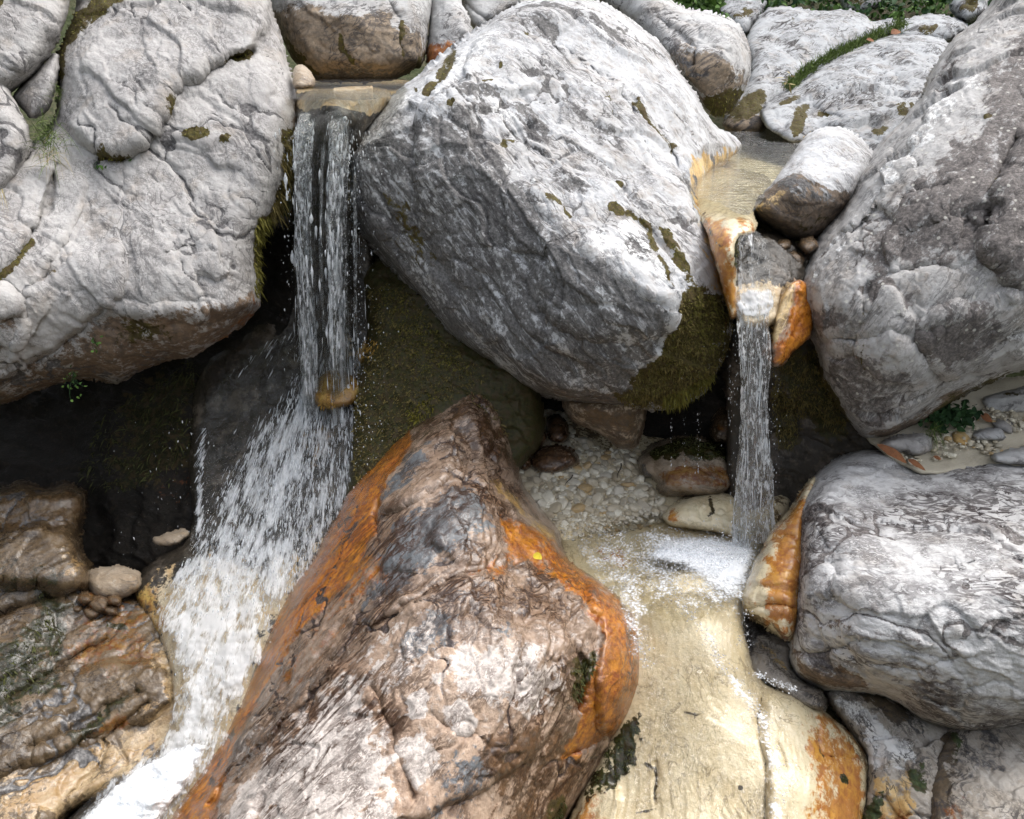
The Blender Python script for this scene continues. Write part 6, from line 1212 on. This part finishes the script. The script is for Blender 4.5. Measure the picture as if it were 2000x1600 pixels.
# ---- cascade over the rock below
casc = lambda x, y: R_casc['tps'](x, y)
fan = [(596, 700), (640, 690), (705, 690), (700, 800), (690, 920), (650, 1060), (600, 1130), (550, 1215), (505, 1320), (465, 1420), (420, 1510), (350, 1640), (100, 1660), (200, 1540), (330, 1460), (352, 1340), (335, 1240), (305, 1180), (375, 1090), (392, 1030), (440, 930), (505, 830), (560, 760)]
lower = [(310, 1190), (420, 1170), (530, 1160), (520, 1240), (490, 1330), (450, 1420), (385, 1520), (300, 1660), (100, 1660), (220, 1530), (335, 1450), (350, 1340), (340, 1250)]
allp = [(385, 850), (400, 780), (480, 690), (590, 630), (715, 640), (712, 800), (698, 930), (660, 1070), (560, 1230), (510, 1340), (470, 1440), (420, 1540), (330, 1700), (60, 1700), (180, 1540), (325, 1450), (340, 1330), (290, 1190), (360, 1090), (380, 1000)]
cas, (cx, cy, cD, cd) = sheet('cascade', allp, casc, [(allp, 90, .16), (fan, 70, .60), ([(560, 780), (640, 780), (620, 900), (560, 1050), (470, 1130), (430, 1060), (480, 930)], 90, .74), (lower, 70, .92), ([(572, 735), (645, 745), (640, 850), (555, 860)], 50, .80), ([(655, 780), (705, 770), (705, 900), (650, 900)], 40, .60), ([(320, 1120), (400, 1060), (600, 1040), (640, 1090), (560, 1180), (330, 1200)], 50, .74), (('line', [(395, 840), (388, 920), (392, 1040), (385, 1110)], 9), 12, .62), (('line', [(400, 760), (500, 690), (590, 640)], 12), 40, .40), (('line', [(600, 640), (612, 720), (600, 780)], 16), 24, .66), (('line', [(672, 640), (665, 760), (675, 880), (665, 1000)], 14), 26, .60), ([(612, 735), (650, 720), (700, 740), (700, 900), (620, 930), (600, 860)], 50, -.35)],
      MAT['cascade'], WL, step=3.2, off=.05, apex=(690, 430), lump=.045, lumpf=7, fscale=1.0, seed=5)
foam_poly = [(90, 1660), (160, 1575), (215, 1525), (250, 1492), (300, 1470), (360, 1440), (420, 1440), (400, 1500), (360, 1560), (315, 1620), (270, 1700), (120, 1720)]
sheet('foam', foam_poly, casc, [(foam_poly, 60, 1.25)], MAT['foam'], WL, step=3.2, off=.07, lump=.10, lumpf=6, seed=8, edge=30)
# spray thrown along the slope
wgt = np.clip(cD - .18, 0, 1) ** 1.2 * (1 - .93 * sstep(1120, 1230, cy)); wgt /= wgt.sum()
n = 4200
pick = rng.choice(len(cx), n, p=wgt)
px, py, dd = cx[pick] + rng.normal(0, 3, n), cy[pick] + rng.normal(0, 3, n), cd[pick] - rng.exponential(.022, n)
dx, dy = px - 690, py - 430; r = np.hypot(dx, dy); dx, dy = dx / r + rng.normal(0, .16, n), dy / r + rng.normal(0, .10, n)
Ls = rng.uniform(4, 22, n) * np.clip((1300 - py) / 500, .35, 1)
k = 7; u = np.linspace(0, 1, k)
qx = px[:, None] + dx[:, None] * u * Ls[:, None]; qy = py[:, None] + dy[:, None] * u * Ls[:, None] + 3 * (u ** 2)[None]
pth = P(qx, qy, dd[:, None] + 0 * qx - .0006 * (qy - py[:, None]))
rad = rng.gamma(2.0, .00075, n).clip(.0006, .0045)[:, None] * np.sin(np.pi * (.05 + .9 * u))[None] ** .7 * rng.uniform(.6, 1.4, (n, k))
V, F = tubes(pth, rad, 4)
s2 = mesh_obj('spray', V, F, MAT['strand'], parent=WL); s2['kind'] = 'stuff'
# free drops round the fall and in front of the dark rock
n = 900
ta = rng.uniform(.12, .62, n); side = rng.choice([-1, 1], n, p=[.25, .75])
xx = np.where(side > 0, 690 + rng.exponential(22, n), 585 - rng.exponential(9, n))
pos = fall_left(xx, ta) + rng.normal(0, .03, (n, 3)); vel = np.stack([rng.normal(0, .1, n), np.full(n, -.3), -G * ta], 1)
V1, F1 = drops(pos, vel, rng.gamma(1.2, .0012, n).clip(.0006, .005), rng.uniform(1.0, 5, n))
n = 230
bx = rng.uniform(205, 420, n); by = rng.uniform(820, 1120, n); kx = rng.uniform(0, 1, n) < np.clip((bx - 190) / 200, .05, 1)
bx, by = bx[kx], by[kx]; n = len(bx)
V2, F2 = drops(P(bx, by, 5.05 + rng.uniform(-.15, .1, n)), np.stack([rng.normal(-.3, .5, n), rng.normal(0, .3, n), np.full(n, -2.0)], 1), rng.gamma(1.2, .0011, n).clip(.0006, .0042), rng.uniform(1, 6, n))
n = 700
bx = rng.uniform(690, 790, n); by = rng.uniform(560, 960, n); kx = rng.uniform(0, 1, n) < np.clip((790 - bx) / 90, 0, 1) ** 2; bx, by = bx[kx], by[kx]; n = len(bx)
V3, F3 = drops(P(bx, by, R_mossbank['tps'](bx, by) - .06 - rng.exponential(.04, n)), np.stack([rng.normal(.1, .3, n), rng.normal(0, .2, n), np.full(n, -1.6)], 1), rng.gamma(2, .0010, n).clip(.0009, .004), rng.uniform(1, 2.6, n))
V = np.vstack([V1, V2, V3]); F = np.vstack([F1, F2 + len(V1), F3 + len(V1) + len(V2)])
s3 = mesh_obj('droplets', V, F, MAT['drop'], parent=WL); s3['kind'] = 'stuff'

# ---- the narrow right fall
WR = thing('waterfall', 'narrow grey column of falling water on the right landing in the foamy pool', 'waterfall', P(1468, 1065, 4.75))
ys = np.linspace(572, 1085, 90); v = (ys - 800) / FPX
Dh = np.interp(ys, [572, 620, 1085], [4.06, 4.02, 3.97]); dcol = Dh / (CP - SP * v)
xl = np.interp(ys, [572, 600, 640, 700, 800, 870, 950, 1020, 1085], [1432, 1434, 1440, 1444, 1447, 1443, 1436, 1430, 1428])
xr = np.interp(ys, [572, 600, 640, 700, 800, 870, 950, 1020, 1085], [1512, 1506, 1502, 1506, 1498, 1504, 1510, 1514, 1516])
na = 40; ang = np.linspace(0, 2 * np.pi, na, endpoint=False)
YY, AA = np.meshgrid(ys, ang, indexing='ij')
cxm = ((xl + xr) / 2)[:, None]; hw = ((xr - xl) / 2)[:, None]
wig = 1 + .20 * n2((np.cos(AA) * 60 + 300).ravel(), YY.ravel() * .45, 22, 5, 3).reshape(AA.shape) + .06 * n2((np.cos(AA) * 60 + np.sin(AA) * 40).ravel(), YY.ravel(), 9, 6, 2).reshape(AA.shape)
Xp = cxm + hw * np.cos(AA) * wig + 2.5 * n2(YY.ravel(), AA.ravel() * 0, 40, 9, 2).reshape(AA.shape)
dp = dcol[:, None] - .075 * np.sin(AA) * wig
Vc = P(Xp, YY, dp)
I = np.arange(len(ys) * na).reshape(len(ys), na); J = np.roll(I, -1, 1)
F = np.stack([I[:-1].ravel(), I[1:].ravel(), J[1:].ravel(), J[:-1].ravel()], 1)
dn = (.50 + .05 * np.cos(AA * 2)) * sstep(572, 640, YY) + .06 * sstep(900, 1060, YY)
# seam-free across coordinate: use the picture column folded by depth
fl = np.stack([(Xp / 1000 * 6 + (np.sin(AA) > 0) * 3.1).ravel(), ((YY - 572) / 513 * 1.4).ravel(), dn.ravel()], 1)
mesh_obj('water_column', Vc.reshape(-1, 3), F, MAT['column'], parent=WR, attrs={'flow': fl})
n = 150; k = 10; u = np.linspace(0, 1, k)
yy0 = rng.uniform(585, 1050, n); LL = rng.uniform(12, 60, n)
yy = yy0[:, None] + u * LL[:, None]
f = rng.beta(.75, .75, n) * 2 - 1
xx = np.interp(yy, ys, (xl + xr) / 2) + np.interp(yy, ys, (xr - xl) / 2) * f[:, None] * .98 + 1.6 * np.sin(yy * .05 + yy0[:, None])
dz = np.interp(yy, ys, dcol) - (.075 * np.sqrt(1 - f ** 2) + .004)[:, None]
rad = rng.gamma(2, .0012, n).clip(.0008, .004)[:, None] * np.sin(np.pi * (.05 + .9 * u))[None] ** .7
V, F = tubes(P(xx, yy, dz), rad, 4)
s = mesh_obj('strands', V, F, MAT['strand'], parent=WR); s['kind'] = 'stuff'
# upper step of the same fall, thin over the ledge, and the churn where the steps meet
up = [(1440, 456), (1478, 446), (1500, 470), (1512, 540), (1520, 600), (1490, 625), (1436, 620), (1434, 540)]
sheet('upper_step', up, lambda x, y: np.interp(y, [440, 480, 560, 630], [4.13, 4.06, 4.10, 4.07]) + .0009 * np.maximum(x - 1470, 0), [(up, 14, .38), (('line', [(1446, 462), (1446, 540), (1448, 600)], 8), 10, .66), (('line', [(1466, 462), (1470, 560)], 7), 10, .62), (('line', [(1490, 480), (1506, 560)], 5), 10, .5), ([(1428, 575), (1515, 560), (1520, 610), (1500, 640), (1430, 640)], 24, .82)], MAT['cascade_top'], WR, step=2.4, off=.02, lump=.03, lumpf=14, fscale=3.0, seed=12, flowdir=(.05, 1))
n = 240
bx = np.concatenate([rng.normal(1432, 8, 120), rng.normal(1510, 9, 120)]); by = rng.uniform(640, 1060, n)
V1, F1 = drops(P(bx, by, 4.35 + (by - 640) * .0007), np.tile([[0, 0, -3.0]], (n, 1)), rng.gamma(2, .0008, n).clip(.0007, .003), rng.uniform(1, 4, n))
n = 260
bx = rng.normal(1470, 46, n); by = rng.normal(1045, 22, n)
V2, F2 = drops(P(bx, by, 4.68 + rng.uniform(-.15, .05, n)), rng.normal(0, 1, (n, 3)), rng.gamma(2, .0010, n).clip(.0008, .004), rng.uniform(1, 2.4, n))
s = mesh_obj('droplets', np.vstack([V1, V2]), np.vstack([F1, F2 + len(V1)]), MAT['drop'], parent=WR); s['kind'] = 'stuff'
mound = [(1235, 1100), (1262, 1066), (1290, 1040), (1340, 1028), (1395, 1030), (1445, 1046), (1490, 1060), (1492, 1090), (1474, 1130), (1450, 1160), (1405, 1150), (1350, 1120), (1300, 1112)]
def mound_d(x, y):
    s = np.clip(sdist(x, y, chaikin(mound, 2)) / 55, 0, 1)
    return dh(y, 2.735) - .05 * sstep(0, 1, s)
sheet('foam', mound, mound_d, [(mound, 60, .80), ([(1280, 1045), (1470, 1045), (1475, 1110), (1440, 1145), (1370, 1128), (1250, 1105)], 70, 1.5)], MAT['foam'], WR, step=2.6, off=.004, lump=.03, lumpf=9, seed=15, edge=36)

# ---- film and bubble trails on the chute
ch = lambda x, y: np.minimum(R_ch['tps'](x, y), dh(y, 2.735))
film = [(1180, 1180), (1300, 1160), (1460, 1150), (1455, 1235), (1470, 1310), (1500, 1345), (1540, 1420), (1560, 1560), (1550, 1700), (1200, 1700), (1220, 1540), (1262, 1420), (1262, 1290)]
bub = [(1100, 1040), (1300, 1030), (1480, 1100), (1460, 1240), (1500, 1345), (1560, 1430), (1570, 1700), (1450, 1700), (1440, 1500), (1330, 1260), (1210, 1330), (1180, 1160)]
fo, _ = sheet('foam', bub, ch, [(('line', [(1215, 1125), (1290, 1150), (1340, 1190), (1380, 1240), (1410, 1300), (1450, 1350), (1490, 1400), (1512, 1470), (1518, 1560), (1520, 1680)], 9), 34, .56), (('line', [(1225, 1130), (1262, 1095), (1285, 1060)], 8), 34, .52), (('line', [(1215, 1130), (1235, 1200), (1255, 1270)], 6), 34, .46), ([(1290, 1080), (1470, 1090), (1450, 1170), (1400, 1200), (1360, 1130)], 60, .70), ([(1090, 1035), (1300, 1020), (1490, 1030), (1470, 1160), (1300, 1200), (1150, 1140)], 80, .44), (('line', [(1180, 1040), (1240, 1090), (1225, 1130)], 4), 24, .5), ([(1190, 1130), (1260, 1130), (1270, 1200), (1240, 1290), (1215, 1230)], 50, .50), (('line', [(1480, 1316), (1520, 1335), (1550, 1345)], 8), 16, .7)],
      MAT['bubbles'], None, step=2.6, off=.022, seed=19, lump=.012, lumpf=14)
tag(fo, kind='stuff')
# the froth itself: little bubbles riding along the trails
trails = [([(1215, 1125), (1290, 1150), (1340, 1190), (1380, 1240), (1410, 1300), (1450, 1350), (1490, 1400), (1512, 1470), (1518, 1560), (1520, 1680)], 8, 1100), ([(1225, 1130), (1262, 1095), (1285, 1060)], 8, 320), ([(1215, 1130), (1235, 1200), (1255, 1270)], 9, 420), ([(1180, 1180), (1240, 1240), (1262, 1300)], 8, 260),
          ([(1440, 1140), (1400, 1170), (1340, 1150), (1290, 1110)], 24, 700), ([(1460, 1120), (1450, 1190), (1452, 1260)], 9, 260), ([(1480, 1318), (1520, 1335), (1552, 1345)], 6, 300), ([(1180, 1040), (1230, 1060), (1300, 1040)], 14, 300), ([(1290, 1065), (1380, 1060), (1450, 1085), (1455, 1125)], 26, 2200), ([(1262, 1085), (1330, 1120), (1420, 1150)], 18, 900)]
bx, by = [], []
for ln_, w_, n_ in trails:
    c_ = chaikin(ln_, 2, False); q_ = rng.uniform(0, len(c_) - 1.001, n_); i_ = q_.astype(int)
    xy_ = c_[i_] + (c_[i_ + 1] - c_[i_]) * (q_ - i_)[:, None]; k_ = rng.normal(0, w_, (n_, 2)); bx.append(xy_[:, 0] + k_[:, 0]); by.append(xy_[:, 1] + k_[:, 1] * .6)
bx, by = np.concatenate(bx), np.concatenate(by); n = len(bx)
V, F = drops(P(bx, by, ch(bx, by) - .016), np.tile([[0, 0, 1.0]], (n, 1)), rng.gamma(2.5, .00085, n).clip(.0008, .006), np.full(n, .75))
tag(mesh_obj('bubbles', V, F, MAT['froth']), kind='stuff')
fl_, _ = sheet('water', film, ch, [(film, 30, .5)], MAT['film'], None, step=4, off=.014, seed=23, lump=.006, lumpf=10)
tag(fl_, kind='structure')

# ---- drips from the hanging moss
n = 90
c = rng.choice(5, n); bx = np.array([1336, 1362, 1366, 1425, 1312])[c] + rng.normal(0, 1.5, n); by = rng.uniform(800, 930, n) - np.where(c == 3, 90, 0)
V, F = drops(P(bx, by, np.where(c == 3, 4.5, 4.72)), np.tile([[0, 0, -1.0]], (n, 1)), rng.gamma(2, .0007, n).clip(.0006, .0024), rng.uniform(1.5, 5, n))
s = mesh_obj('drips', V, F, MAT['drop']); tag(s, kind='stuff')

# ------------------------------------------------------------------ gravel
def pebbles(name, X, Y, d, size, parent=None, seed=0):
    r = np.random.default_rng(seed); n = len(X)
    C = P(X, Y, d)
    sc3 = size[:, None] * r.uniform(.7, 1.25, (n, 3)) * np.array([1.15, .95, .62])
    v = ICO2[None] * np.ones((n, 1, 1))
    q = (v * 1.3 + r.uniform(-50, 50, (n, 1, 3))).reshape(-1, 3)
    v = v * (1 + .34 * perlin(q, 3).reshape(n, -1, 1))
    ex = np.sign(v) * np.abs(v) ** .5                      # broken, boxy river gravel
    v = .55 * v + .40 * ex
    v = v * sc3[:, None]
    a = r.uniform(0, 6.28, n); b = r.normal(0, .35, n); e = r.normal(0, .35, n)
    def rot(v, i, j, t):
        c, s_ = np.cos(t)[:, None], np.sin(t)[:, None]; w = v.copy()
        w[..., i] = c * v[..., i] - s_ * v[..., j]; w[..., j] = s_ * v[..., i] + c * v[..., j]; return w
    v = rot(rot(rot(v, 0, 1, a), 1, 2, b), 0, 2, e)
    V = (C[:, None] + v).reshape(-1, 3)
    F = (ICO2F[None] + (np.arange(n) * len(ICO2))[:, None, None]).reshape(-1, 3)
    return V, F, np.repeat(r.uniform(0, 1, n), len(ICO2))
GP = [(1004, 815), (1040, 800), (1100, 792), (1122, 850), (1180, 880), (1245, 870), (1250, 930), (1300, 985), (1296, 1020), (1220, 1040), (1110, 1056), (1060, 1000), (1036, 960), (1012, 930)]
gx, gy = rng.uniform(1000, 1305, 15000), rng.uniform(790, 1060, 15000)
m = inside(gx, gy, GP); gx, gy = gx[m], gy[m]
siz = (rng.gamma(1.6, 2.1, len(gx)).clip(1.6, 13)) * np.interp(gy, [790, 900, 980, 1030], [.75, .85, 1.0, .7])
siz *= np.interp(gy, [1000, 1050], [1, .5])
order = np.argsort(-siz); kept = []
K = np.zeros((0, 3))
for i in order:
    if len(K):
        dd = np.hypot(K[:, 0] - gx[i], (K[:, 1] - gy[i]) * 1.5)
        if (dd < .62 * (K[:, 2] + siz[i])).any(): continue
    K = np.vstack([K, [gx[i], gy[i], siz[i]]])
    if len(K) > 5200: break
dep = R_gr['tps'](K[:, 0], K[:, 1]) - .01
rad = K[:, 2] * dep / FPX
big = np.zeros(len(K), bool); big[:40] = True
V, F, t = pebbles('gravel', K[~big, 0], K[~big, 1], dep[~big], rad[~big], seed=5)
tag(mesh_obj('gravel', V, F, MAT['pebble'], attrs={'tint': t}, smooth=False), kind='stuff')
for i in np.flatnonzero(big):
    V, F, t = pebbles('pebble', K[i:i + 1, 0], K[i:i + 1, 1], dep[i:i + 1] - .012, rad[i:i + 1], seed=100 + i)
    tag(mesh_obj('pebble', V, F, MAT['pebble'], attrs={'tint': t}, smooth=False), 'larger cream pebble lying in the pale gravel below the central boulder', 'pebble', 'larger pebbles in the gravel')

# chips and grit on the sandy bank
BP = [(1715, 872), (1800, 850), (1900, 800), (2080, 770), (2080, 890), (1930, 888), (1850, 895), (1790, 912)]
gx, gy = rng.uniform(1700, 2090, 2600), rng.uniform(765, 915, 2600)
m = inside(gx, gy, BP) & (n2(gx, gy, 40, 61, 2) > -.15); gx, gy = gx[m], gy[m]
dep = R_bank['tps'](gx, gy) - .022
V, F, t = pebbles('gravel', gx, gy, dep, rng.gamma(1.3, 1.9, len(gx)).clip(1.1, 9) * dep / FPX, seed=77)
tag(mesh_obj('gravel', V, F, MAT['pebble'], attrs={'tint': t}, smooth=False), kind='stuff')
# ------------------------------------------------------------------ plants, leaves, twigs
def blades(roots, dirs, L, W, droop, rng, k=6):
    n = len(roots); u = np.linspace(0, 1, k)
    d = dirs / np.linalg.norm(dirs, axis=1)[:, None]
    pts = roots[:, None] + d[:, None] * (u[None, :, None] * L[:, None, None])
    pts[..., 2] -= droop[:, None] * L[:, None] * u[None] ** 2
    side = np.cross(d, np.array([0, 1.0, .4]) + rng.normal(0, .5, (n, 3))); side /= np.linalg.norm(side, axis=1)[:, None] + 1e-9
    w = W[:, None] * (1 - u[None] ** 1.6 * .95)
    A = pts - side[:, None] * w[..., None]; B = pts + side[:, None] * w[..., None]
    V = np.stack([A, B], 2).reshape(-1, 3)
    b = (np.arange(n) * k * 2)[:, None]; i = np.arange(k - 1)[None] * 2
    F = np.stack([b + i, b + i + 1, b + i + 3, b + i + 2], -1).reshape(-1, 4)
    return V, F, np.tile(u.repeat(2), n), np.repeat(rng.uniform(0, 1, n), k * 2)

def grass(name, px, py, d, n, L, W, mat, lean=(0, -.4, 1), spread=.6, droop=.5, sx=12, sy=14, seed=1, parent=None):
    r = np.random.default_rng(seed)
    x = px + r.normal(0, sx, n); y = py + r.normal(0, sy, n)
    V, F, h, t = blades(P(x, y, d + r.normal(0, .015, n)), np.array(lean) + r.normal(0, spread, (n, 3)), L * r.uniform(.5, 1.15, n), W * r.uniform(.6, 1.2, n), droop * r.uniform(.3, 1.5, n), r)
    return mesh_obj(name, V, F, MAT[mat], parent=parent, attrs={'hgt': h * .5, 'tint': t})
g = grass('grass_tuft', 96, 268, 4.62, 260, .15, .0016, 'grass', lean=(-.05, -.5, .55), spread=.55, droop=.7, sx=13, sy=20, seed=3)
tag(g, 'fresh green grass tuft growing from the crevice of the left boulder', 'grass tuft')
dry = grass('dry_blades', 104, 300, 4.60, 46, .13, .0012, 'straw', lean=(.1, -.5, -.2), spread=.6, droop=.7, sx=14, sy=10, seed=5, parent=g)
g = grass('grass_tuft', 118, 186, 4.76, 46, .09, .0012, 'grass', lean=(.1, -.4, .7), spread=.5, droop=.4, sx=7, sy=8, seed=7)
tag(g, 'sparse little grass sprig in the mossy crevice above the larger tuft', 'grass tuft')
g = grass('grass_tuft', 1826, 842, 4.72, 60, .15, .0016, 'grass', lean=(0, -.5, .2), spread=.5, droop=.9, sx=9, sy=6, seed=9)
tag(g, 'thin dark grass tuft hanging onto the sand below the right boulder', 'grass tuft')
g = grass('dry_grass', 4, 372, 4.45, 7, .14, .0014, 'straw', lean=(.3, -.4, -.9), spread=.15, droop=.3, sx=4, sy=4, seed=10)
tag(g, 'pale dry grass stalk hanging at the left frame edge', 'dry grass')
g = grass('dry_grass', 1165, 662, 4.31, 26, .055, .0009, 'straw', lean=(.2, -.5, -.5), spread=.6, droop=.5, sx=28, sy=4, seed=12)
tag(g, 'wispy dry straw caught under the central boulder overhang', 'dry grass')

# grass strip between the white slabs
r = np.random.default_rng(21); n = 2600
ln = chaikin([(1542, 166), (1575, 134), (1620, 108), (1665, 88), (1705, 66), (1762, 44)], 2, False)
t = r.uniform(0, 1, n); q = t * (len(ln) - 1); i = np.minimum(q.astype(int), len(ln) - 2)
xy = ln[i] + (ln[i + 1] - ln[i]) * (q - i)[:, None] + r.normal(0, 1, (n, 2)) * np.array([6, 4.5])
V, F, h, tn = blades(P(xy[:, 0], xy[:, 1] + 5, 8.0 + 1.4 * t), np.array([0, -.3, 1.0]) + r.normal(0, .45, (n, 3)), r.uniform(.04, .13, n), np.full(n, .0035), r.uniform(.2, .7, n), r, 4)
g = mesh_obj('grass', V, F, MAT['grass'], attrs={'hgt': h * .4, 'tint': tn}); tag(g, kind='stuff')
m = (r.random(900) < 1)
xy = ln[r.integers(0, len(ln), 900)] + r.normal(0, 1, (900, 2)) * np.array([16, 6])

def leaf_mesh(C, D, U, L, W, k=5, curl=.25):
    """pointed leaves: centre-line along D, face normal U"""
    n = len(C); u = np.linspace(0, 1, k)
    D = D / np.linalg.norm(D, axis=1)[:, None]; S = np.cross(D, U); S /= np.linalg.norm(S, axis=1)[:, None] + 1e-9; N = np.cross(S, D)
    prof = np.sin(np.pi * u ** .8) ** .8
    mid = C[:, None] + D[:, None] * (u[None, :, None] * L[:, None, None]) - N[:, None] * (curl * L[:, None, None] * (u ** 2)[None, :, None])
    A = mid - S[:, None] * (W[:, None] * prof[None])[..., None] + N[:, None] * (.25 * W[:, None] * prof[None])[..., None]
    B = mid + S[:, None] * (W[:, None] * prof[None])[..., None] + N[:, None] * (.25 * W[:, None] * prof[None])[..., None]
    V = np.stack([A, mid, B], 2).reshape(-1, 3)
    b = (np.arange(n) * k * 3)[:, None]; i = np.arange(k - 1)[None] * 3
    F = np.concatenate([np.stack([b + i + o, b + i + o + 1, b + i + o + 4, b + i + o + 3], -1).reshape(-1, 4) for o in (0, 1)])
    return V, F
def leaves(name, C, D, U, L, W, mat, parent=None, seed=0, curl=.25):
    r = np.random.default_rng(seed)
    V, F = leaf_mesh(C, D, U, L, W, curl=curl)
    t = np.repeat(r.uniform(0, 1, len(C)), 15)
    return mesh_obj(name, V, F, MAT[mat], parent=parent, attrs={'tint': t, 'hgt': t * .3}, smooth=True)
def plant(px, py, d, n, spread, L, W, mat, label, cat='plant', seed=1, up=(0, -.6, .6), stems=True):
    r = np.random.default_rng(seed)
    o = thing('small_plant', label, cat, P(px, py, d))
    x = px + r.normal(0, spread[0], n); y = py + r.normal(0, spread[1], n)
    C = P(x, y, d - r.uniform(0, .06, n))
    U = np.array(up) + r.normal(0, .5, (n, 3)); D = r.normal(0, 1, (n, 3)); D[:, 2] -= .2
    leaves('foliage', C, D, U, L * r.uniform(.6, 1.2, n), W * r.uniform(.7, 1.1, n), mat, parent=o, seed=seed)
    if stems:
        k = 5; m = max(2, n // 3); u = np.linspace(0, 1, k)
        root = P(np.full(m, px + 0.0), np.full(m, py - spread[1] * 1.2), np.full(m, d + .03)); tip = C[:m]
        pth = root[:, None] * (1 - u)[None, :, None] + tip[:, None] * u[None, :, None]; pth[..., 1] -= .03 * np.sin(np.pi * u)
        V, F = tubes(pth, np.full((m, k), .0012), 4)
        mesh_obj('stem', V, F, MAT['leaf_dark'], parent=o, attrs={'tint': np.full(len(V), .5), 'hgt': np.zeros(len(V))})
    return o
plant(187, 676, 4.52, 16, (5, 13), .022, .007, 'leaf', 'tiny green sprig dangling on the left boulder underside, the upper one', seed=31)
plant(145, 742, 4.60, 26, (11, 14), .024, .007, 'leaf', 'tiny green sprig dangling from the left boulder rim above the cave, the lower one', seed=32)
plant(252, 300, 4.74, 8, (9, 8), .032, .014, 'leaf', 'round-leaved rosette in the mossy crack beside the ledge of the left boulder', seed=33)
plant(192, 322, 4.70, 6, (6, 7), .028, .012, 'leaf', 'small yellow-green leaves at the left end of the mossy crack', seed=34)
plant(1279, 695, 4.44, 5, (5, 6), .036, .015, 'leaf', 'small bright green leaf plant in the moss under the central boulder', seed=35)
plant(1858, 812, 4.78, 210, (26, 11), .055, .016, 'leaf_dark', 'bushy dark green plant growing under the right boulder on the sand', seed=36)
plant(1540, 156, 7.7, 10, (3, 8), .10, .008, 'straw', 'dry upright grass stalks at the lower end of the grass strip', 'dry grass', seed=37, stems=False)

# undergrowth beyond the rocks at the top edge
r = np.random.default_rng(41)
def thicket(n, x0, x1, y0, y1, d0, d1, L, W, mat, seed):
    r = np.random.default_rng(seed)
    x = r.uniform(x0, x1, n); y = r.uniform(y0, y1, n); d = r.uniform(d0, d1, n)
    k = n2(x, y, 26, seed, 2) > -.12
    x, y, d = x[k], y[k], d[k]; n = len(x)
    U = np.array([0, -.5, .8]) + r.normal(0, .5, (n, 3)); D = r.normal(0, 1, (n, 3)); D[:, 2] -= .3
    V, F = leaf_mesh(P(x, y, d), D, U, L * r.uniform(.5, 1.2, n), W * r.uniform(.6, 1.1, n))
    t = np.repeat(r.uniform(0, 1, n), 15)
    return mesh_obj('undergrowth', V, F, MAT[mat], attrs={'tint': t, 'hgt': t * .3})
tag(thicket(1100, 1330, 1425, -40, 60, 8.6, 9.6, .10, .035, 'leaf', 51), kind='stuff')
tag(thicket(2600, 1470, 1960, -50, 60, 10.2, 11.4, .10, .03, 'leaf', 52), kind='stuff')
tag(thicket(2600, 1450, 1960, -40, 66, 9.9, 11.6, .09, .03, 'leaf_dark', 53), kind='stuff')
tag(thicket(420, 960, 1110, -40, 14, 8.6, 9.4, .10, .03, 'leaf_dark', 54), kind='stuff')
# fallen leaves
def fallen(name, pts, d, W, mat, label, cat='leaf', curl=.1, up=(0, -.5, .8)):
    pts = np.array(pts, float); a = P(*pts[0], d[0]); b = P(*pts[1], d[1])
    V, F = leaf_mesh(a[None], (b - a)[None], np.array([up]), np.array([np.linalg.norm(b - a)]), np.array([W]), k=9, curl=curl)
    V = V + .006 * np.stack([perlin(V * 25, 1), perlin(V * 25, 2), perlin(V * 25, 3)], 1)
    o = mesh_obj(name, V, F, MAT[mat], attrs={'tint': np.linspace(.2, .8, len(V)), 'hgt': np.zeros(len(V))})
    return tag(o, label, cat)
fallen('dry_leaf', [(1712, 868), (1776, 902)], (4.50, 4.47), .028, 'leaf_dry', 'curled orange dry leaf lying in the gap above the veined boulder')
fallen('dry_leaf', [(1772, 896), (1810, 918)], (4.48, 4.44), .018, 'leaf_dry', 'smaller crumpled brown leaf end lying on top of the veined boulder')
fallen('dry_leaf', [(1822, 892), (1840, 896)], (4.52, 4.52), .014, 'leaf_dry', 'little brown leaf scrap on the sand behind the veined boulder')
fallen('dry_leaf', [(1915, 812), (1940, 822)], (4.86, 4.85), .03, 'leaf_dry', 'rust-brown dead leaf right of the dark green plant')
fallen('dry_leaf', [(1740, 66), (1760, 60)], (8.6, 8.6), .05, 'leaf_dry', 'brown dead leaf at the upper end of the grass strip')
fallen('dry_leaf', [(1692, 77), (1708, 80)], (8.5, 8.5), .03, 'leaf_dry', 'small orange dead leaf lying on the white slab by the grass strip')
fallen('yellow_leaf', [(1042, 1082), (1058, 1092)], (4.12, 4.10), .02, 'leaf_yellow', 'small yellow leaf stuck on the orange edge of the foreground boulder')
def twig(a, b, d, label):
    u = np.linspace(0, 1, 6); pa, pb = P(*a, d[0]), P(*b, d[1])
    pth = (pa[None] * (1 - u)[:, None] + pb[None] * u[:, None])[None]; pth[0, :, 0] += .006 * np.sin(u * 6)
    V, F = tubes(pth, np.linspace(.005, .002, 6)[None], 6)
    o = mesh_obj('twig', V, F, MAT['dark_wet'], attrs={'mask': np.zeros((len(V), 4)), 'mask2': np.zeros((len(V), 4))}); tag(o, label, 'twig')
twig((1213, 905), (1206, 934), (5.2, 5.12), 'short dark twig standing among the pale gravel stones')
twig((1118, 928), (1104, 948), (5.1, 5.05), 'small dark twig lying at the edge of the gravel near the foreground boulder')
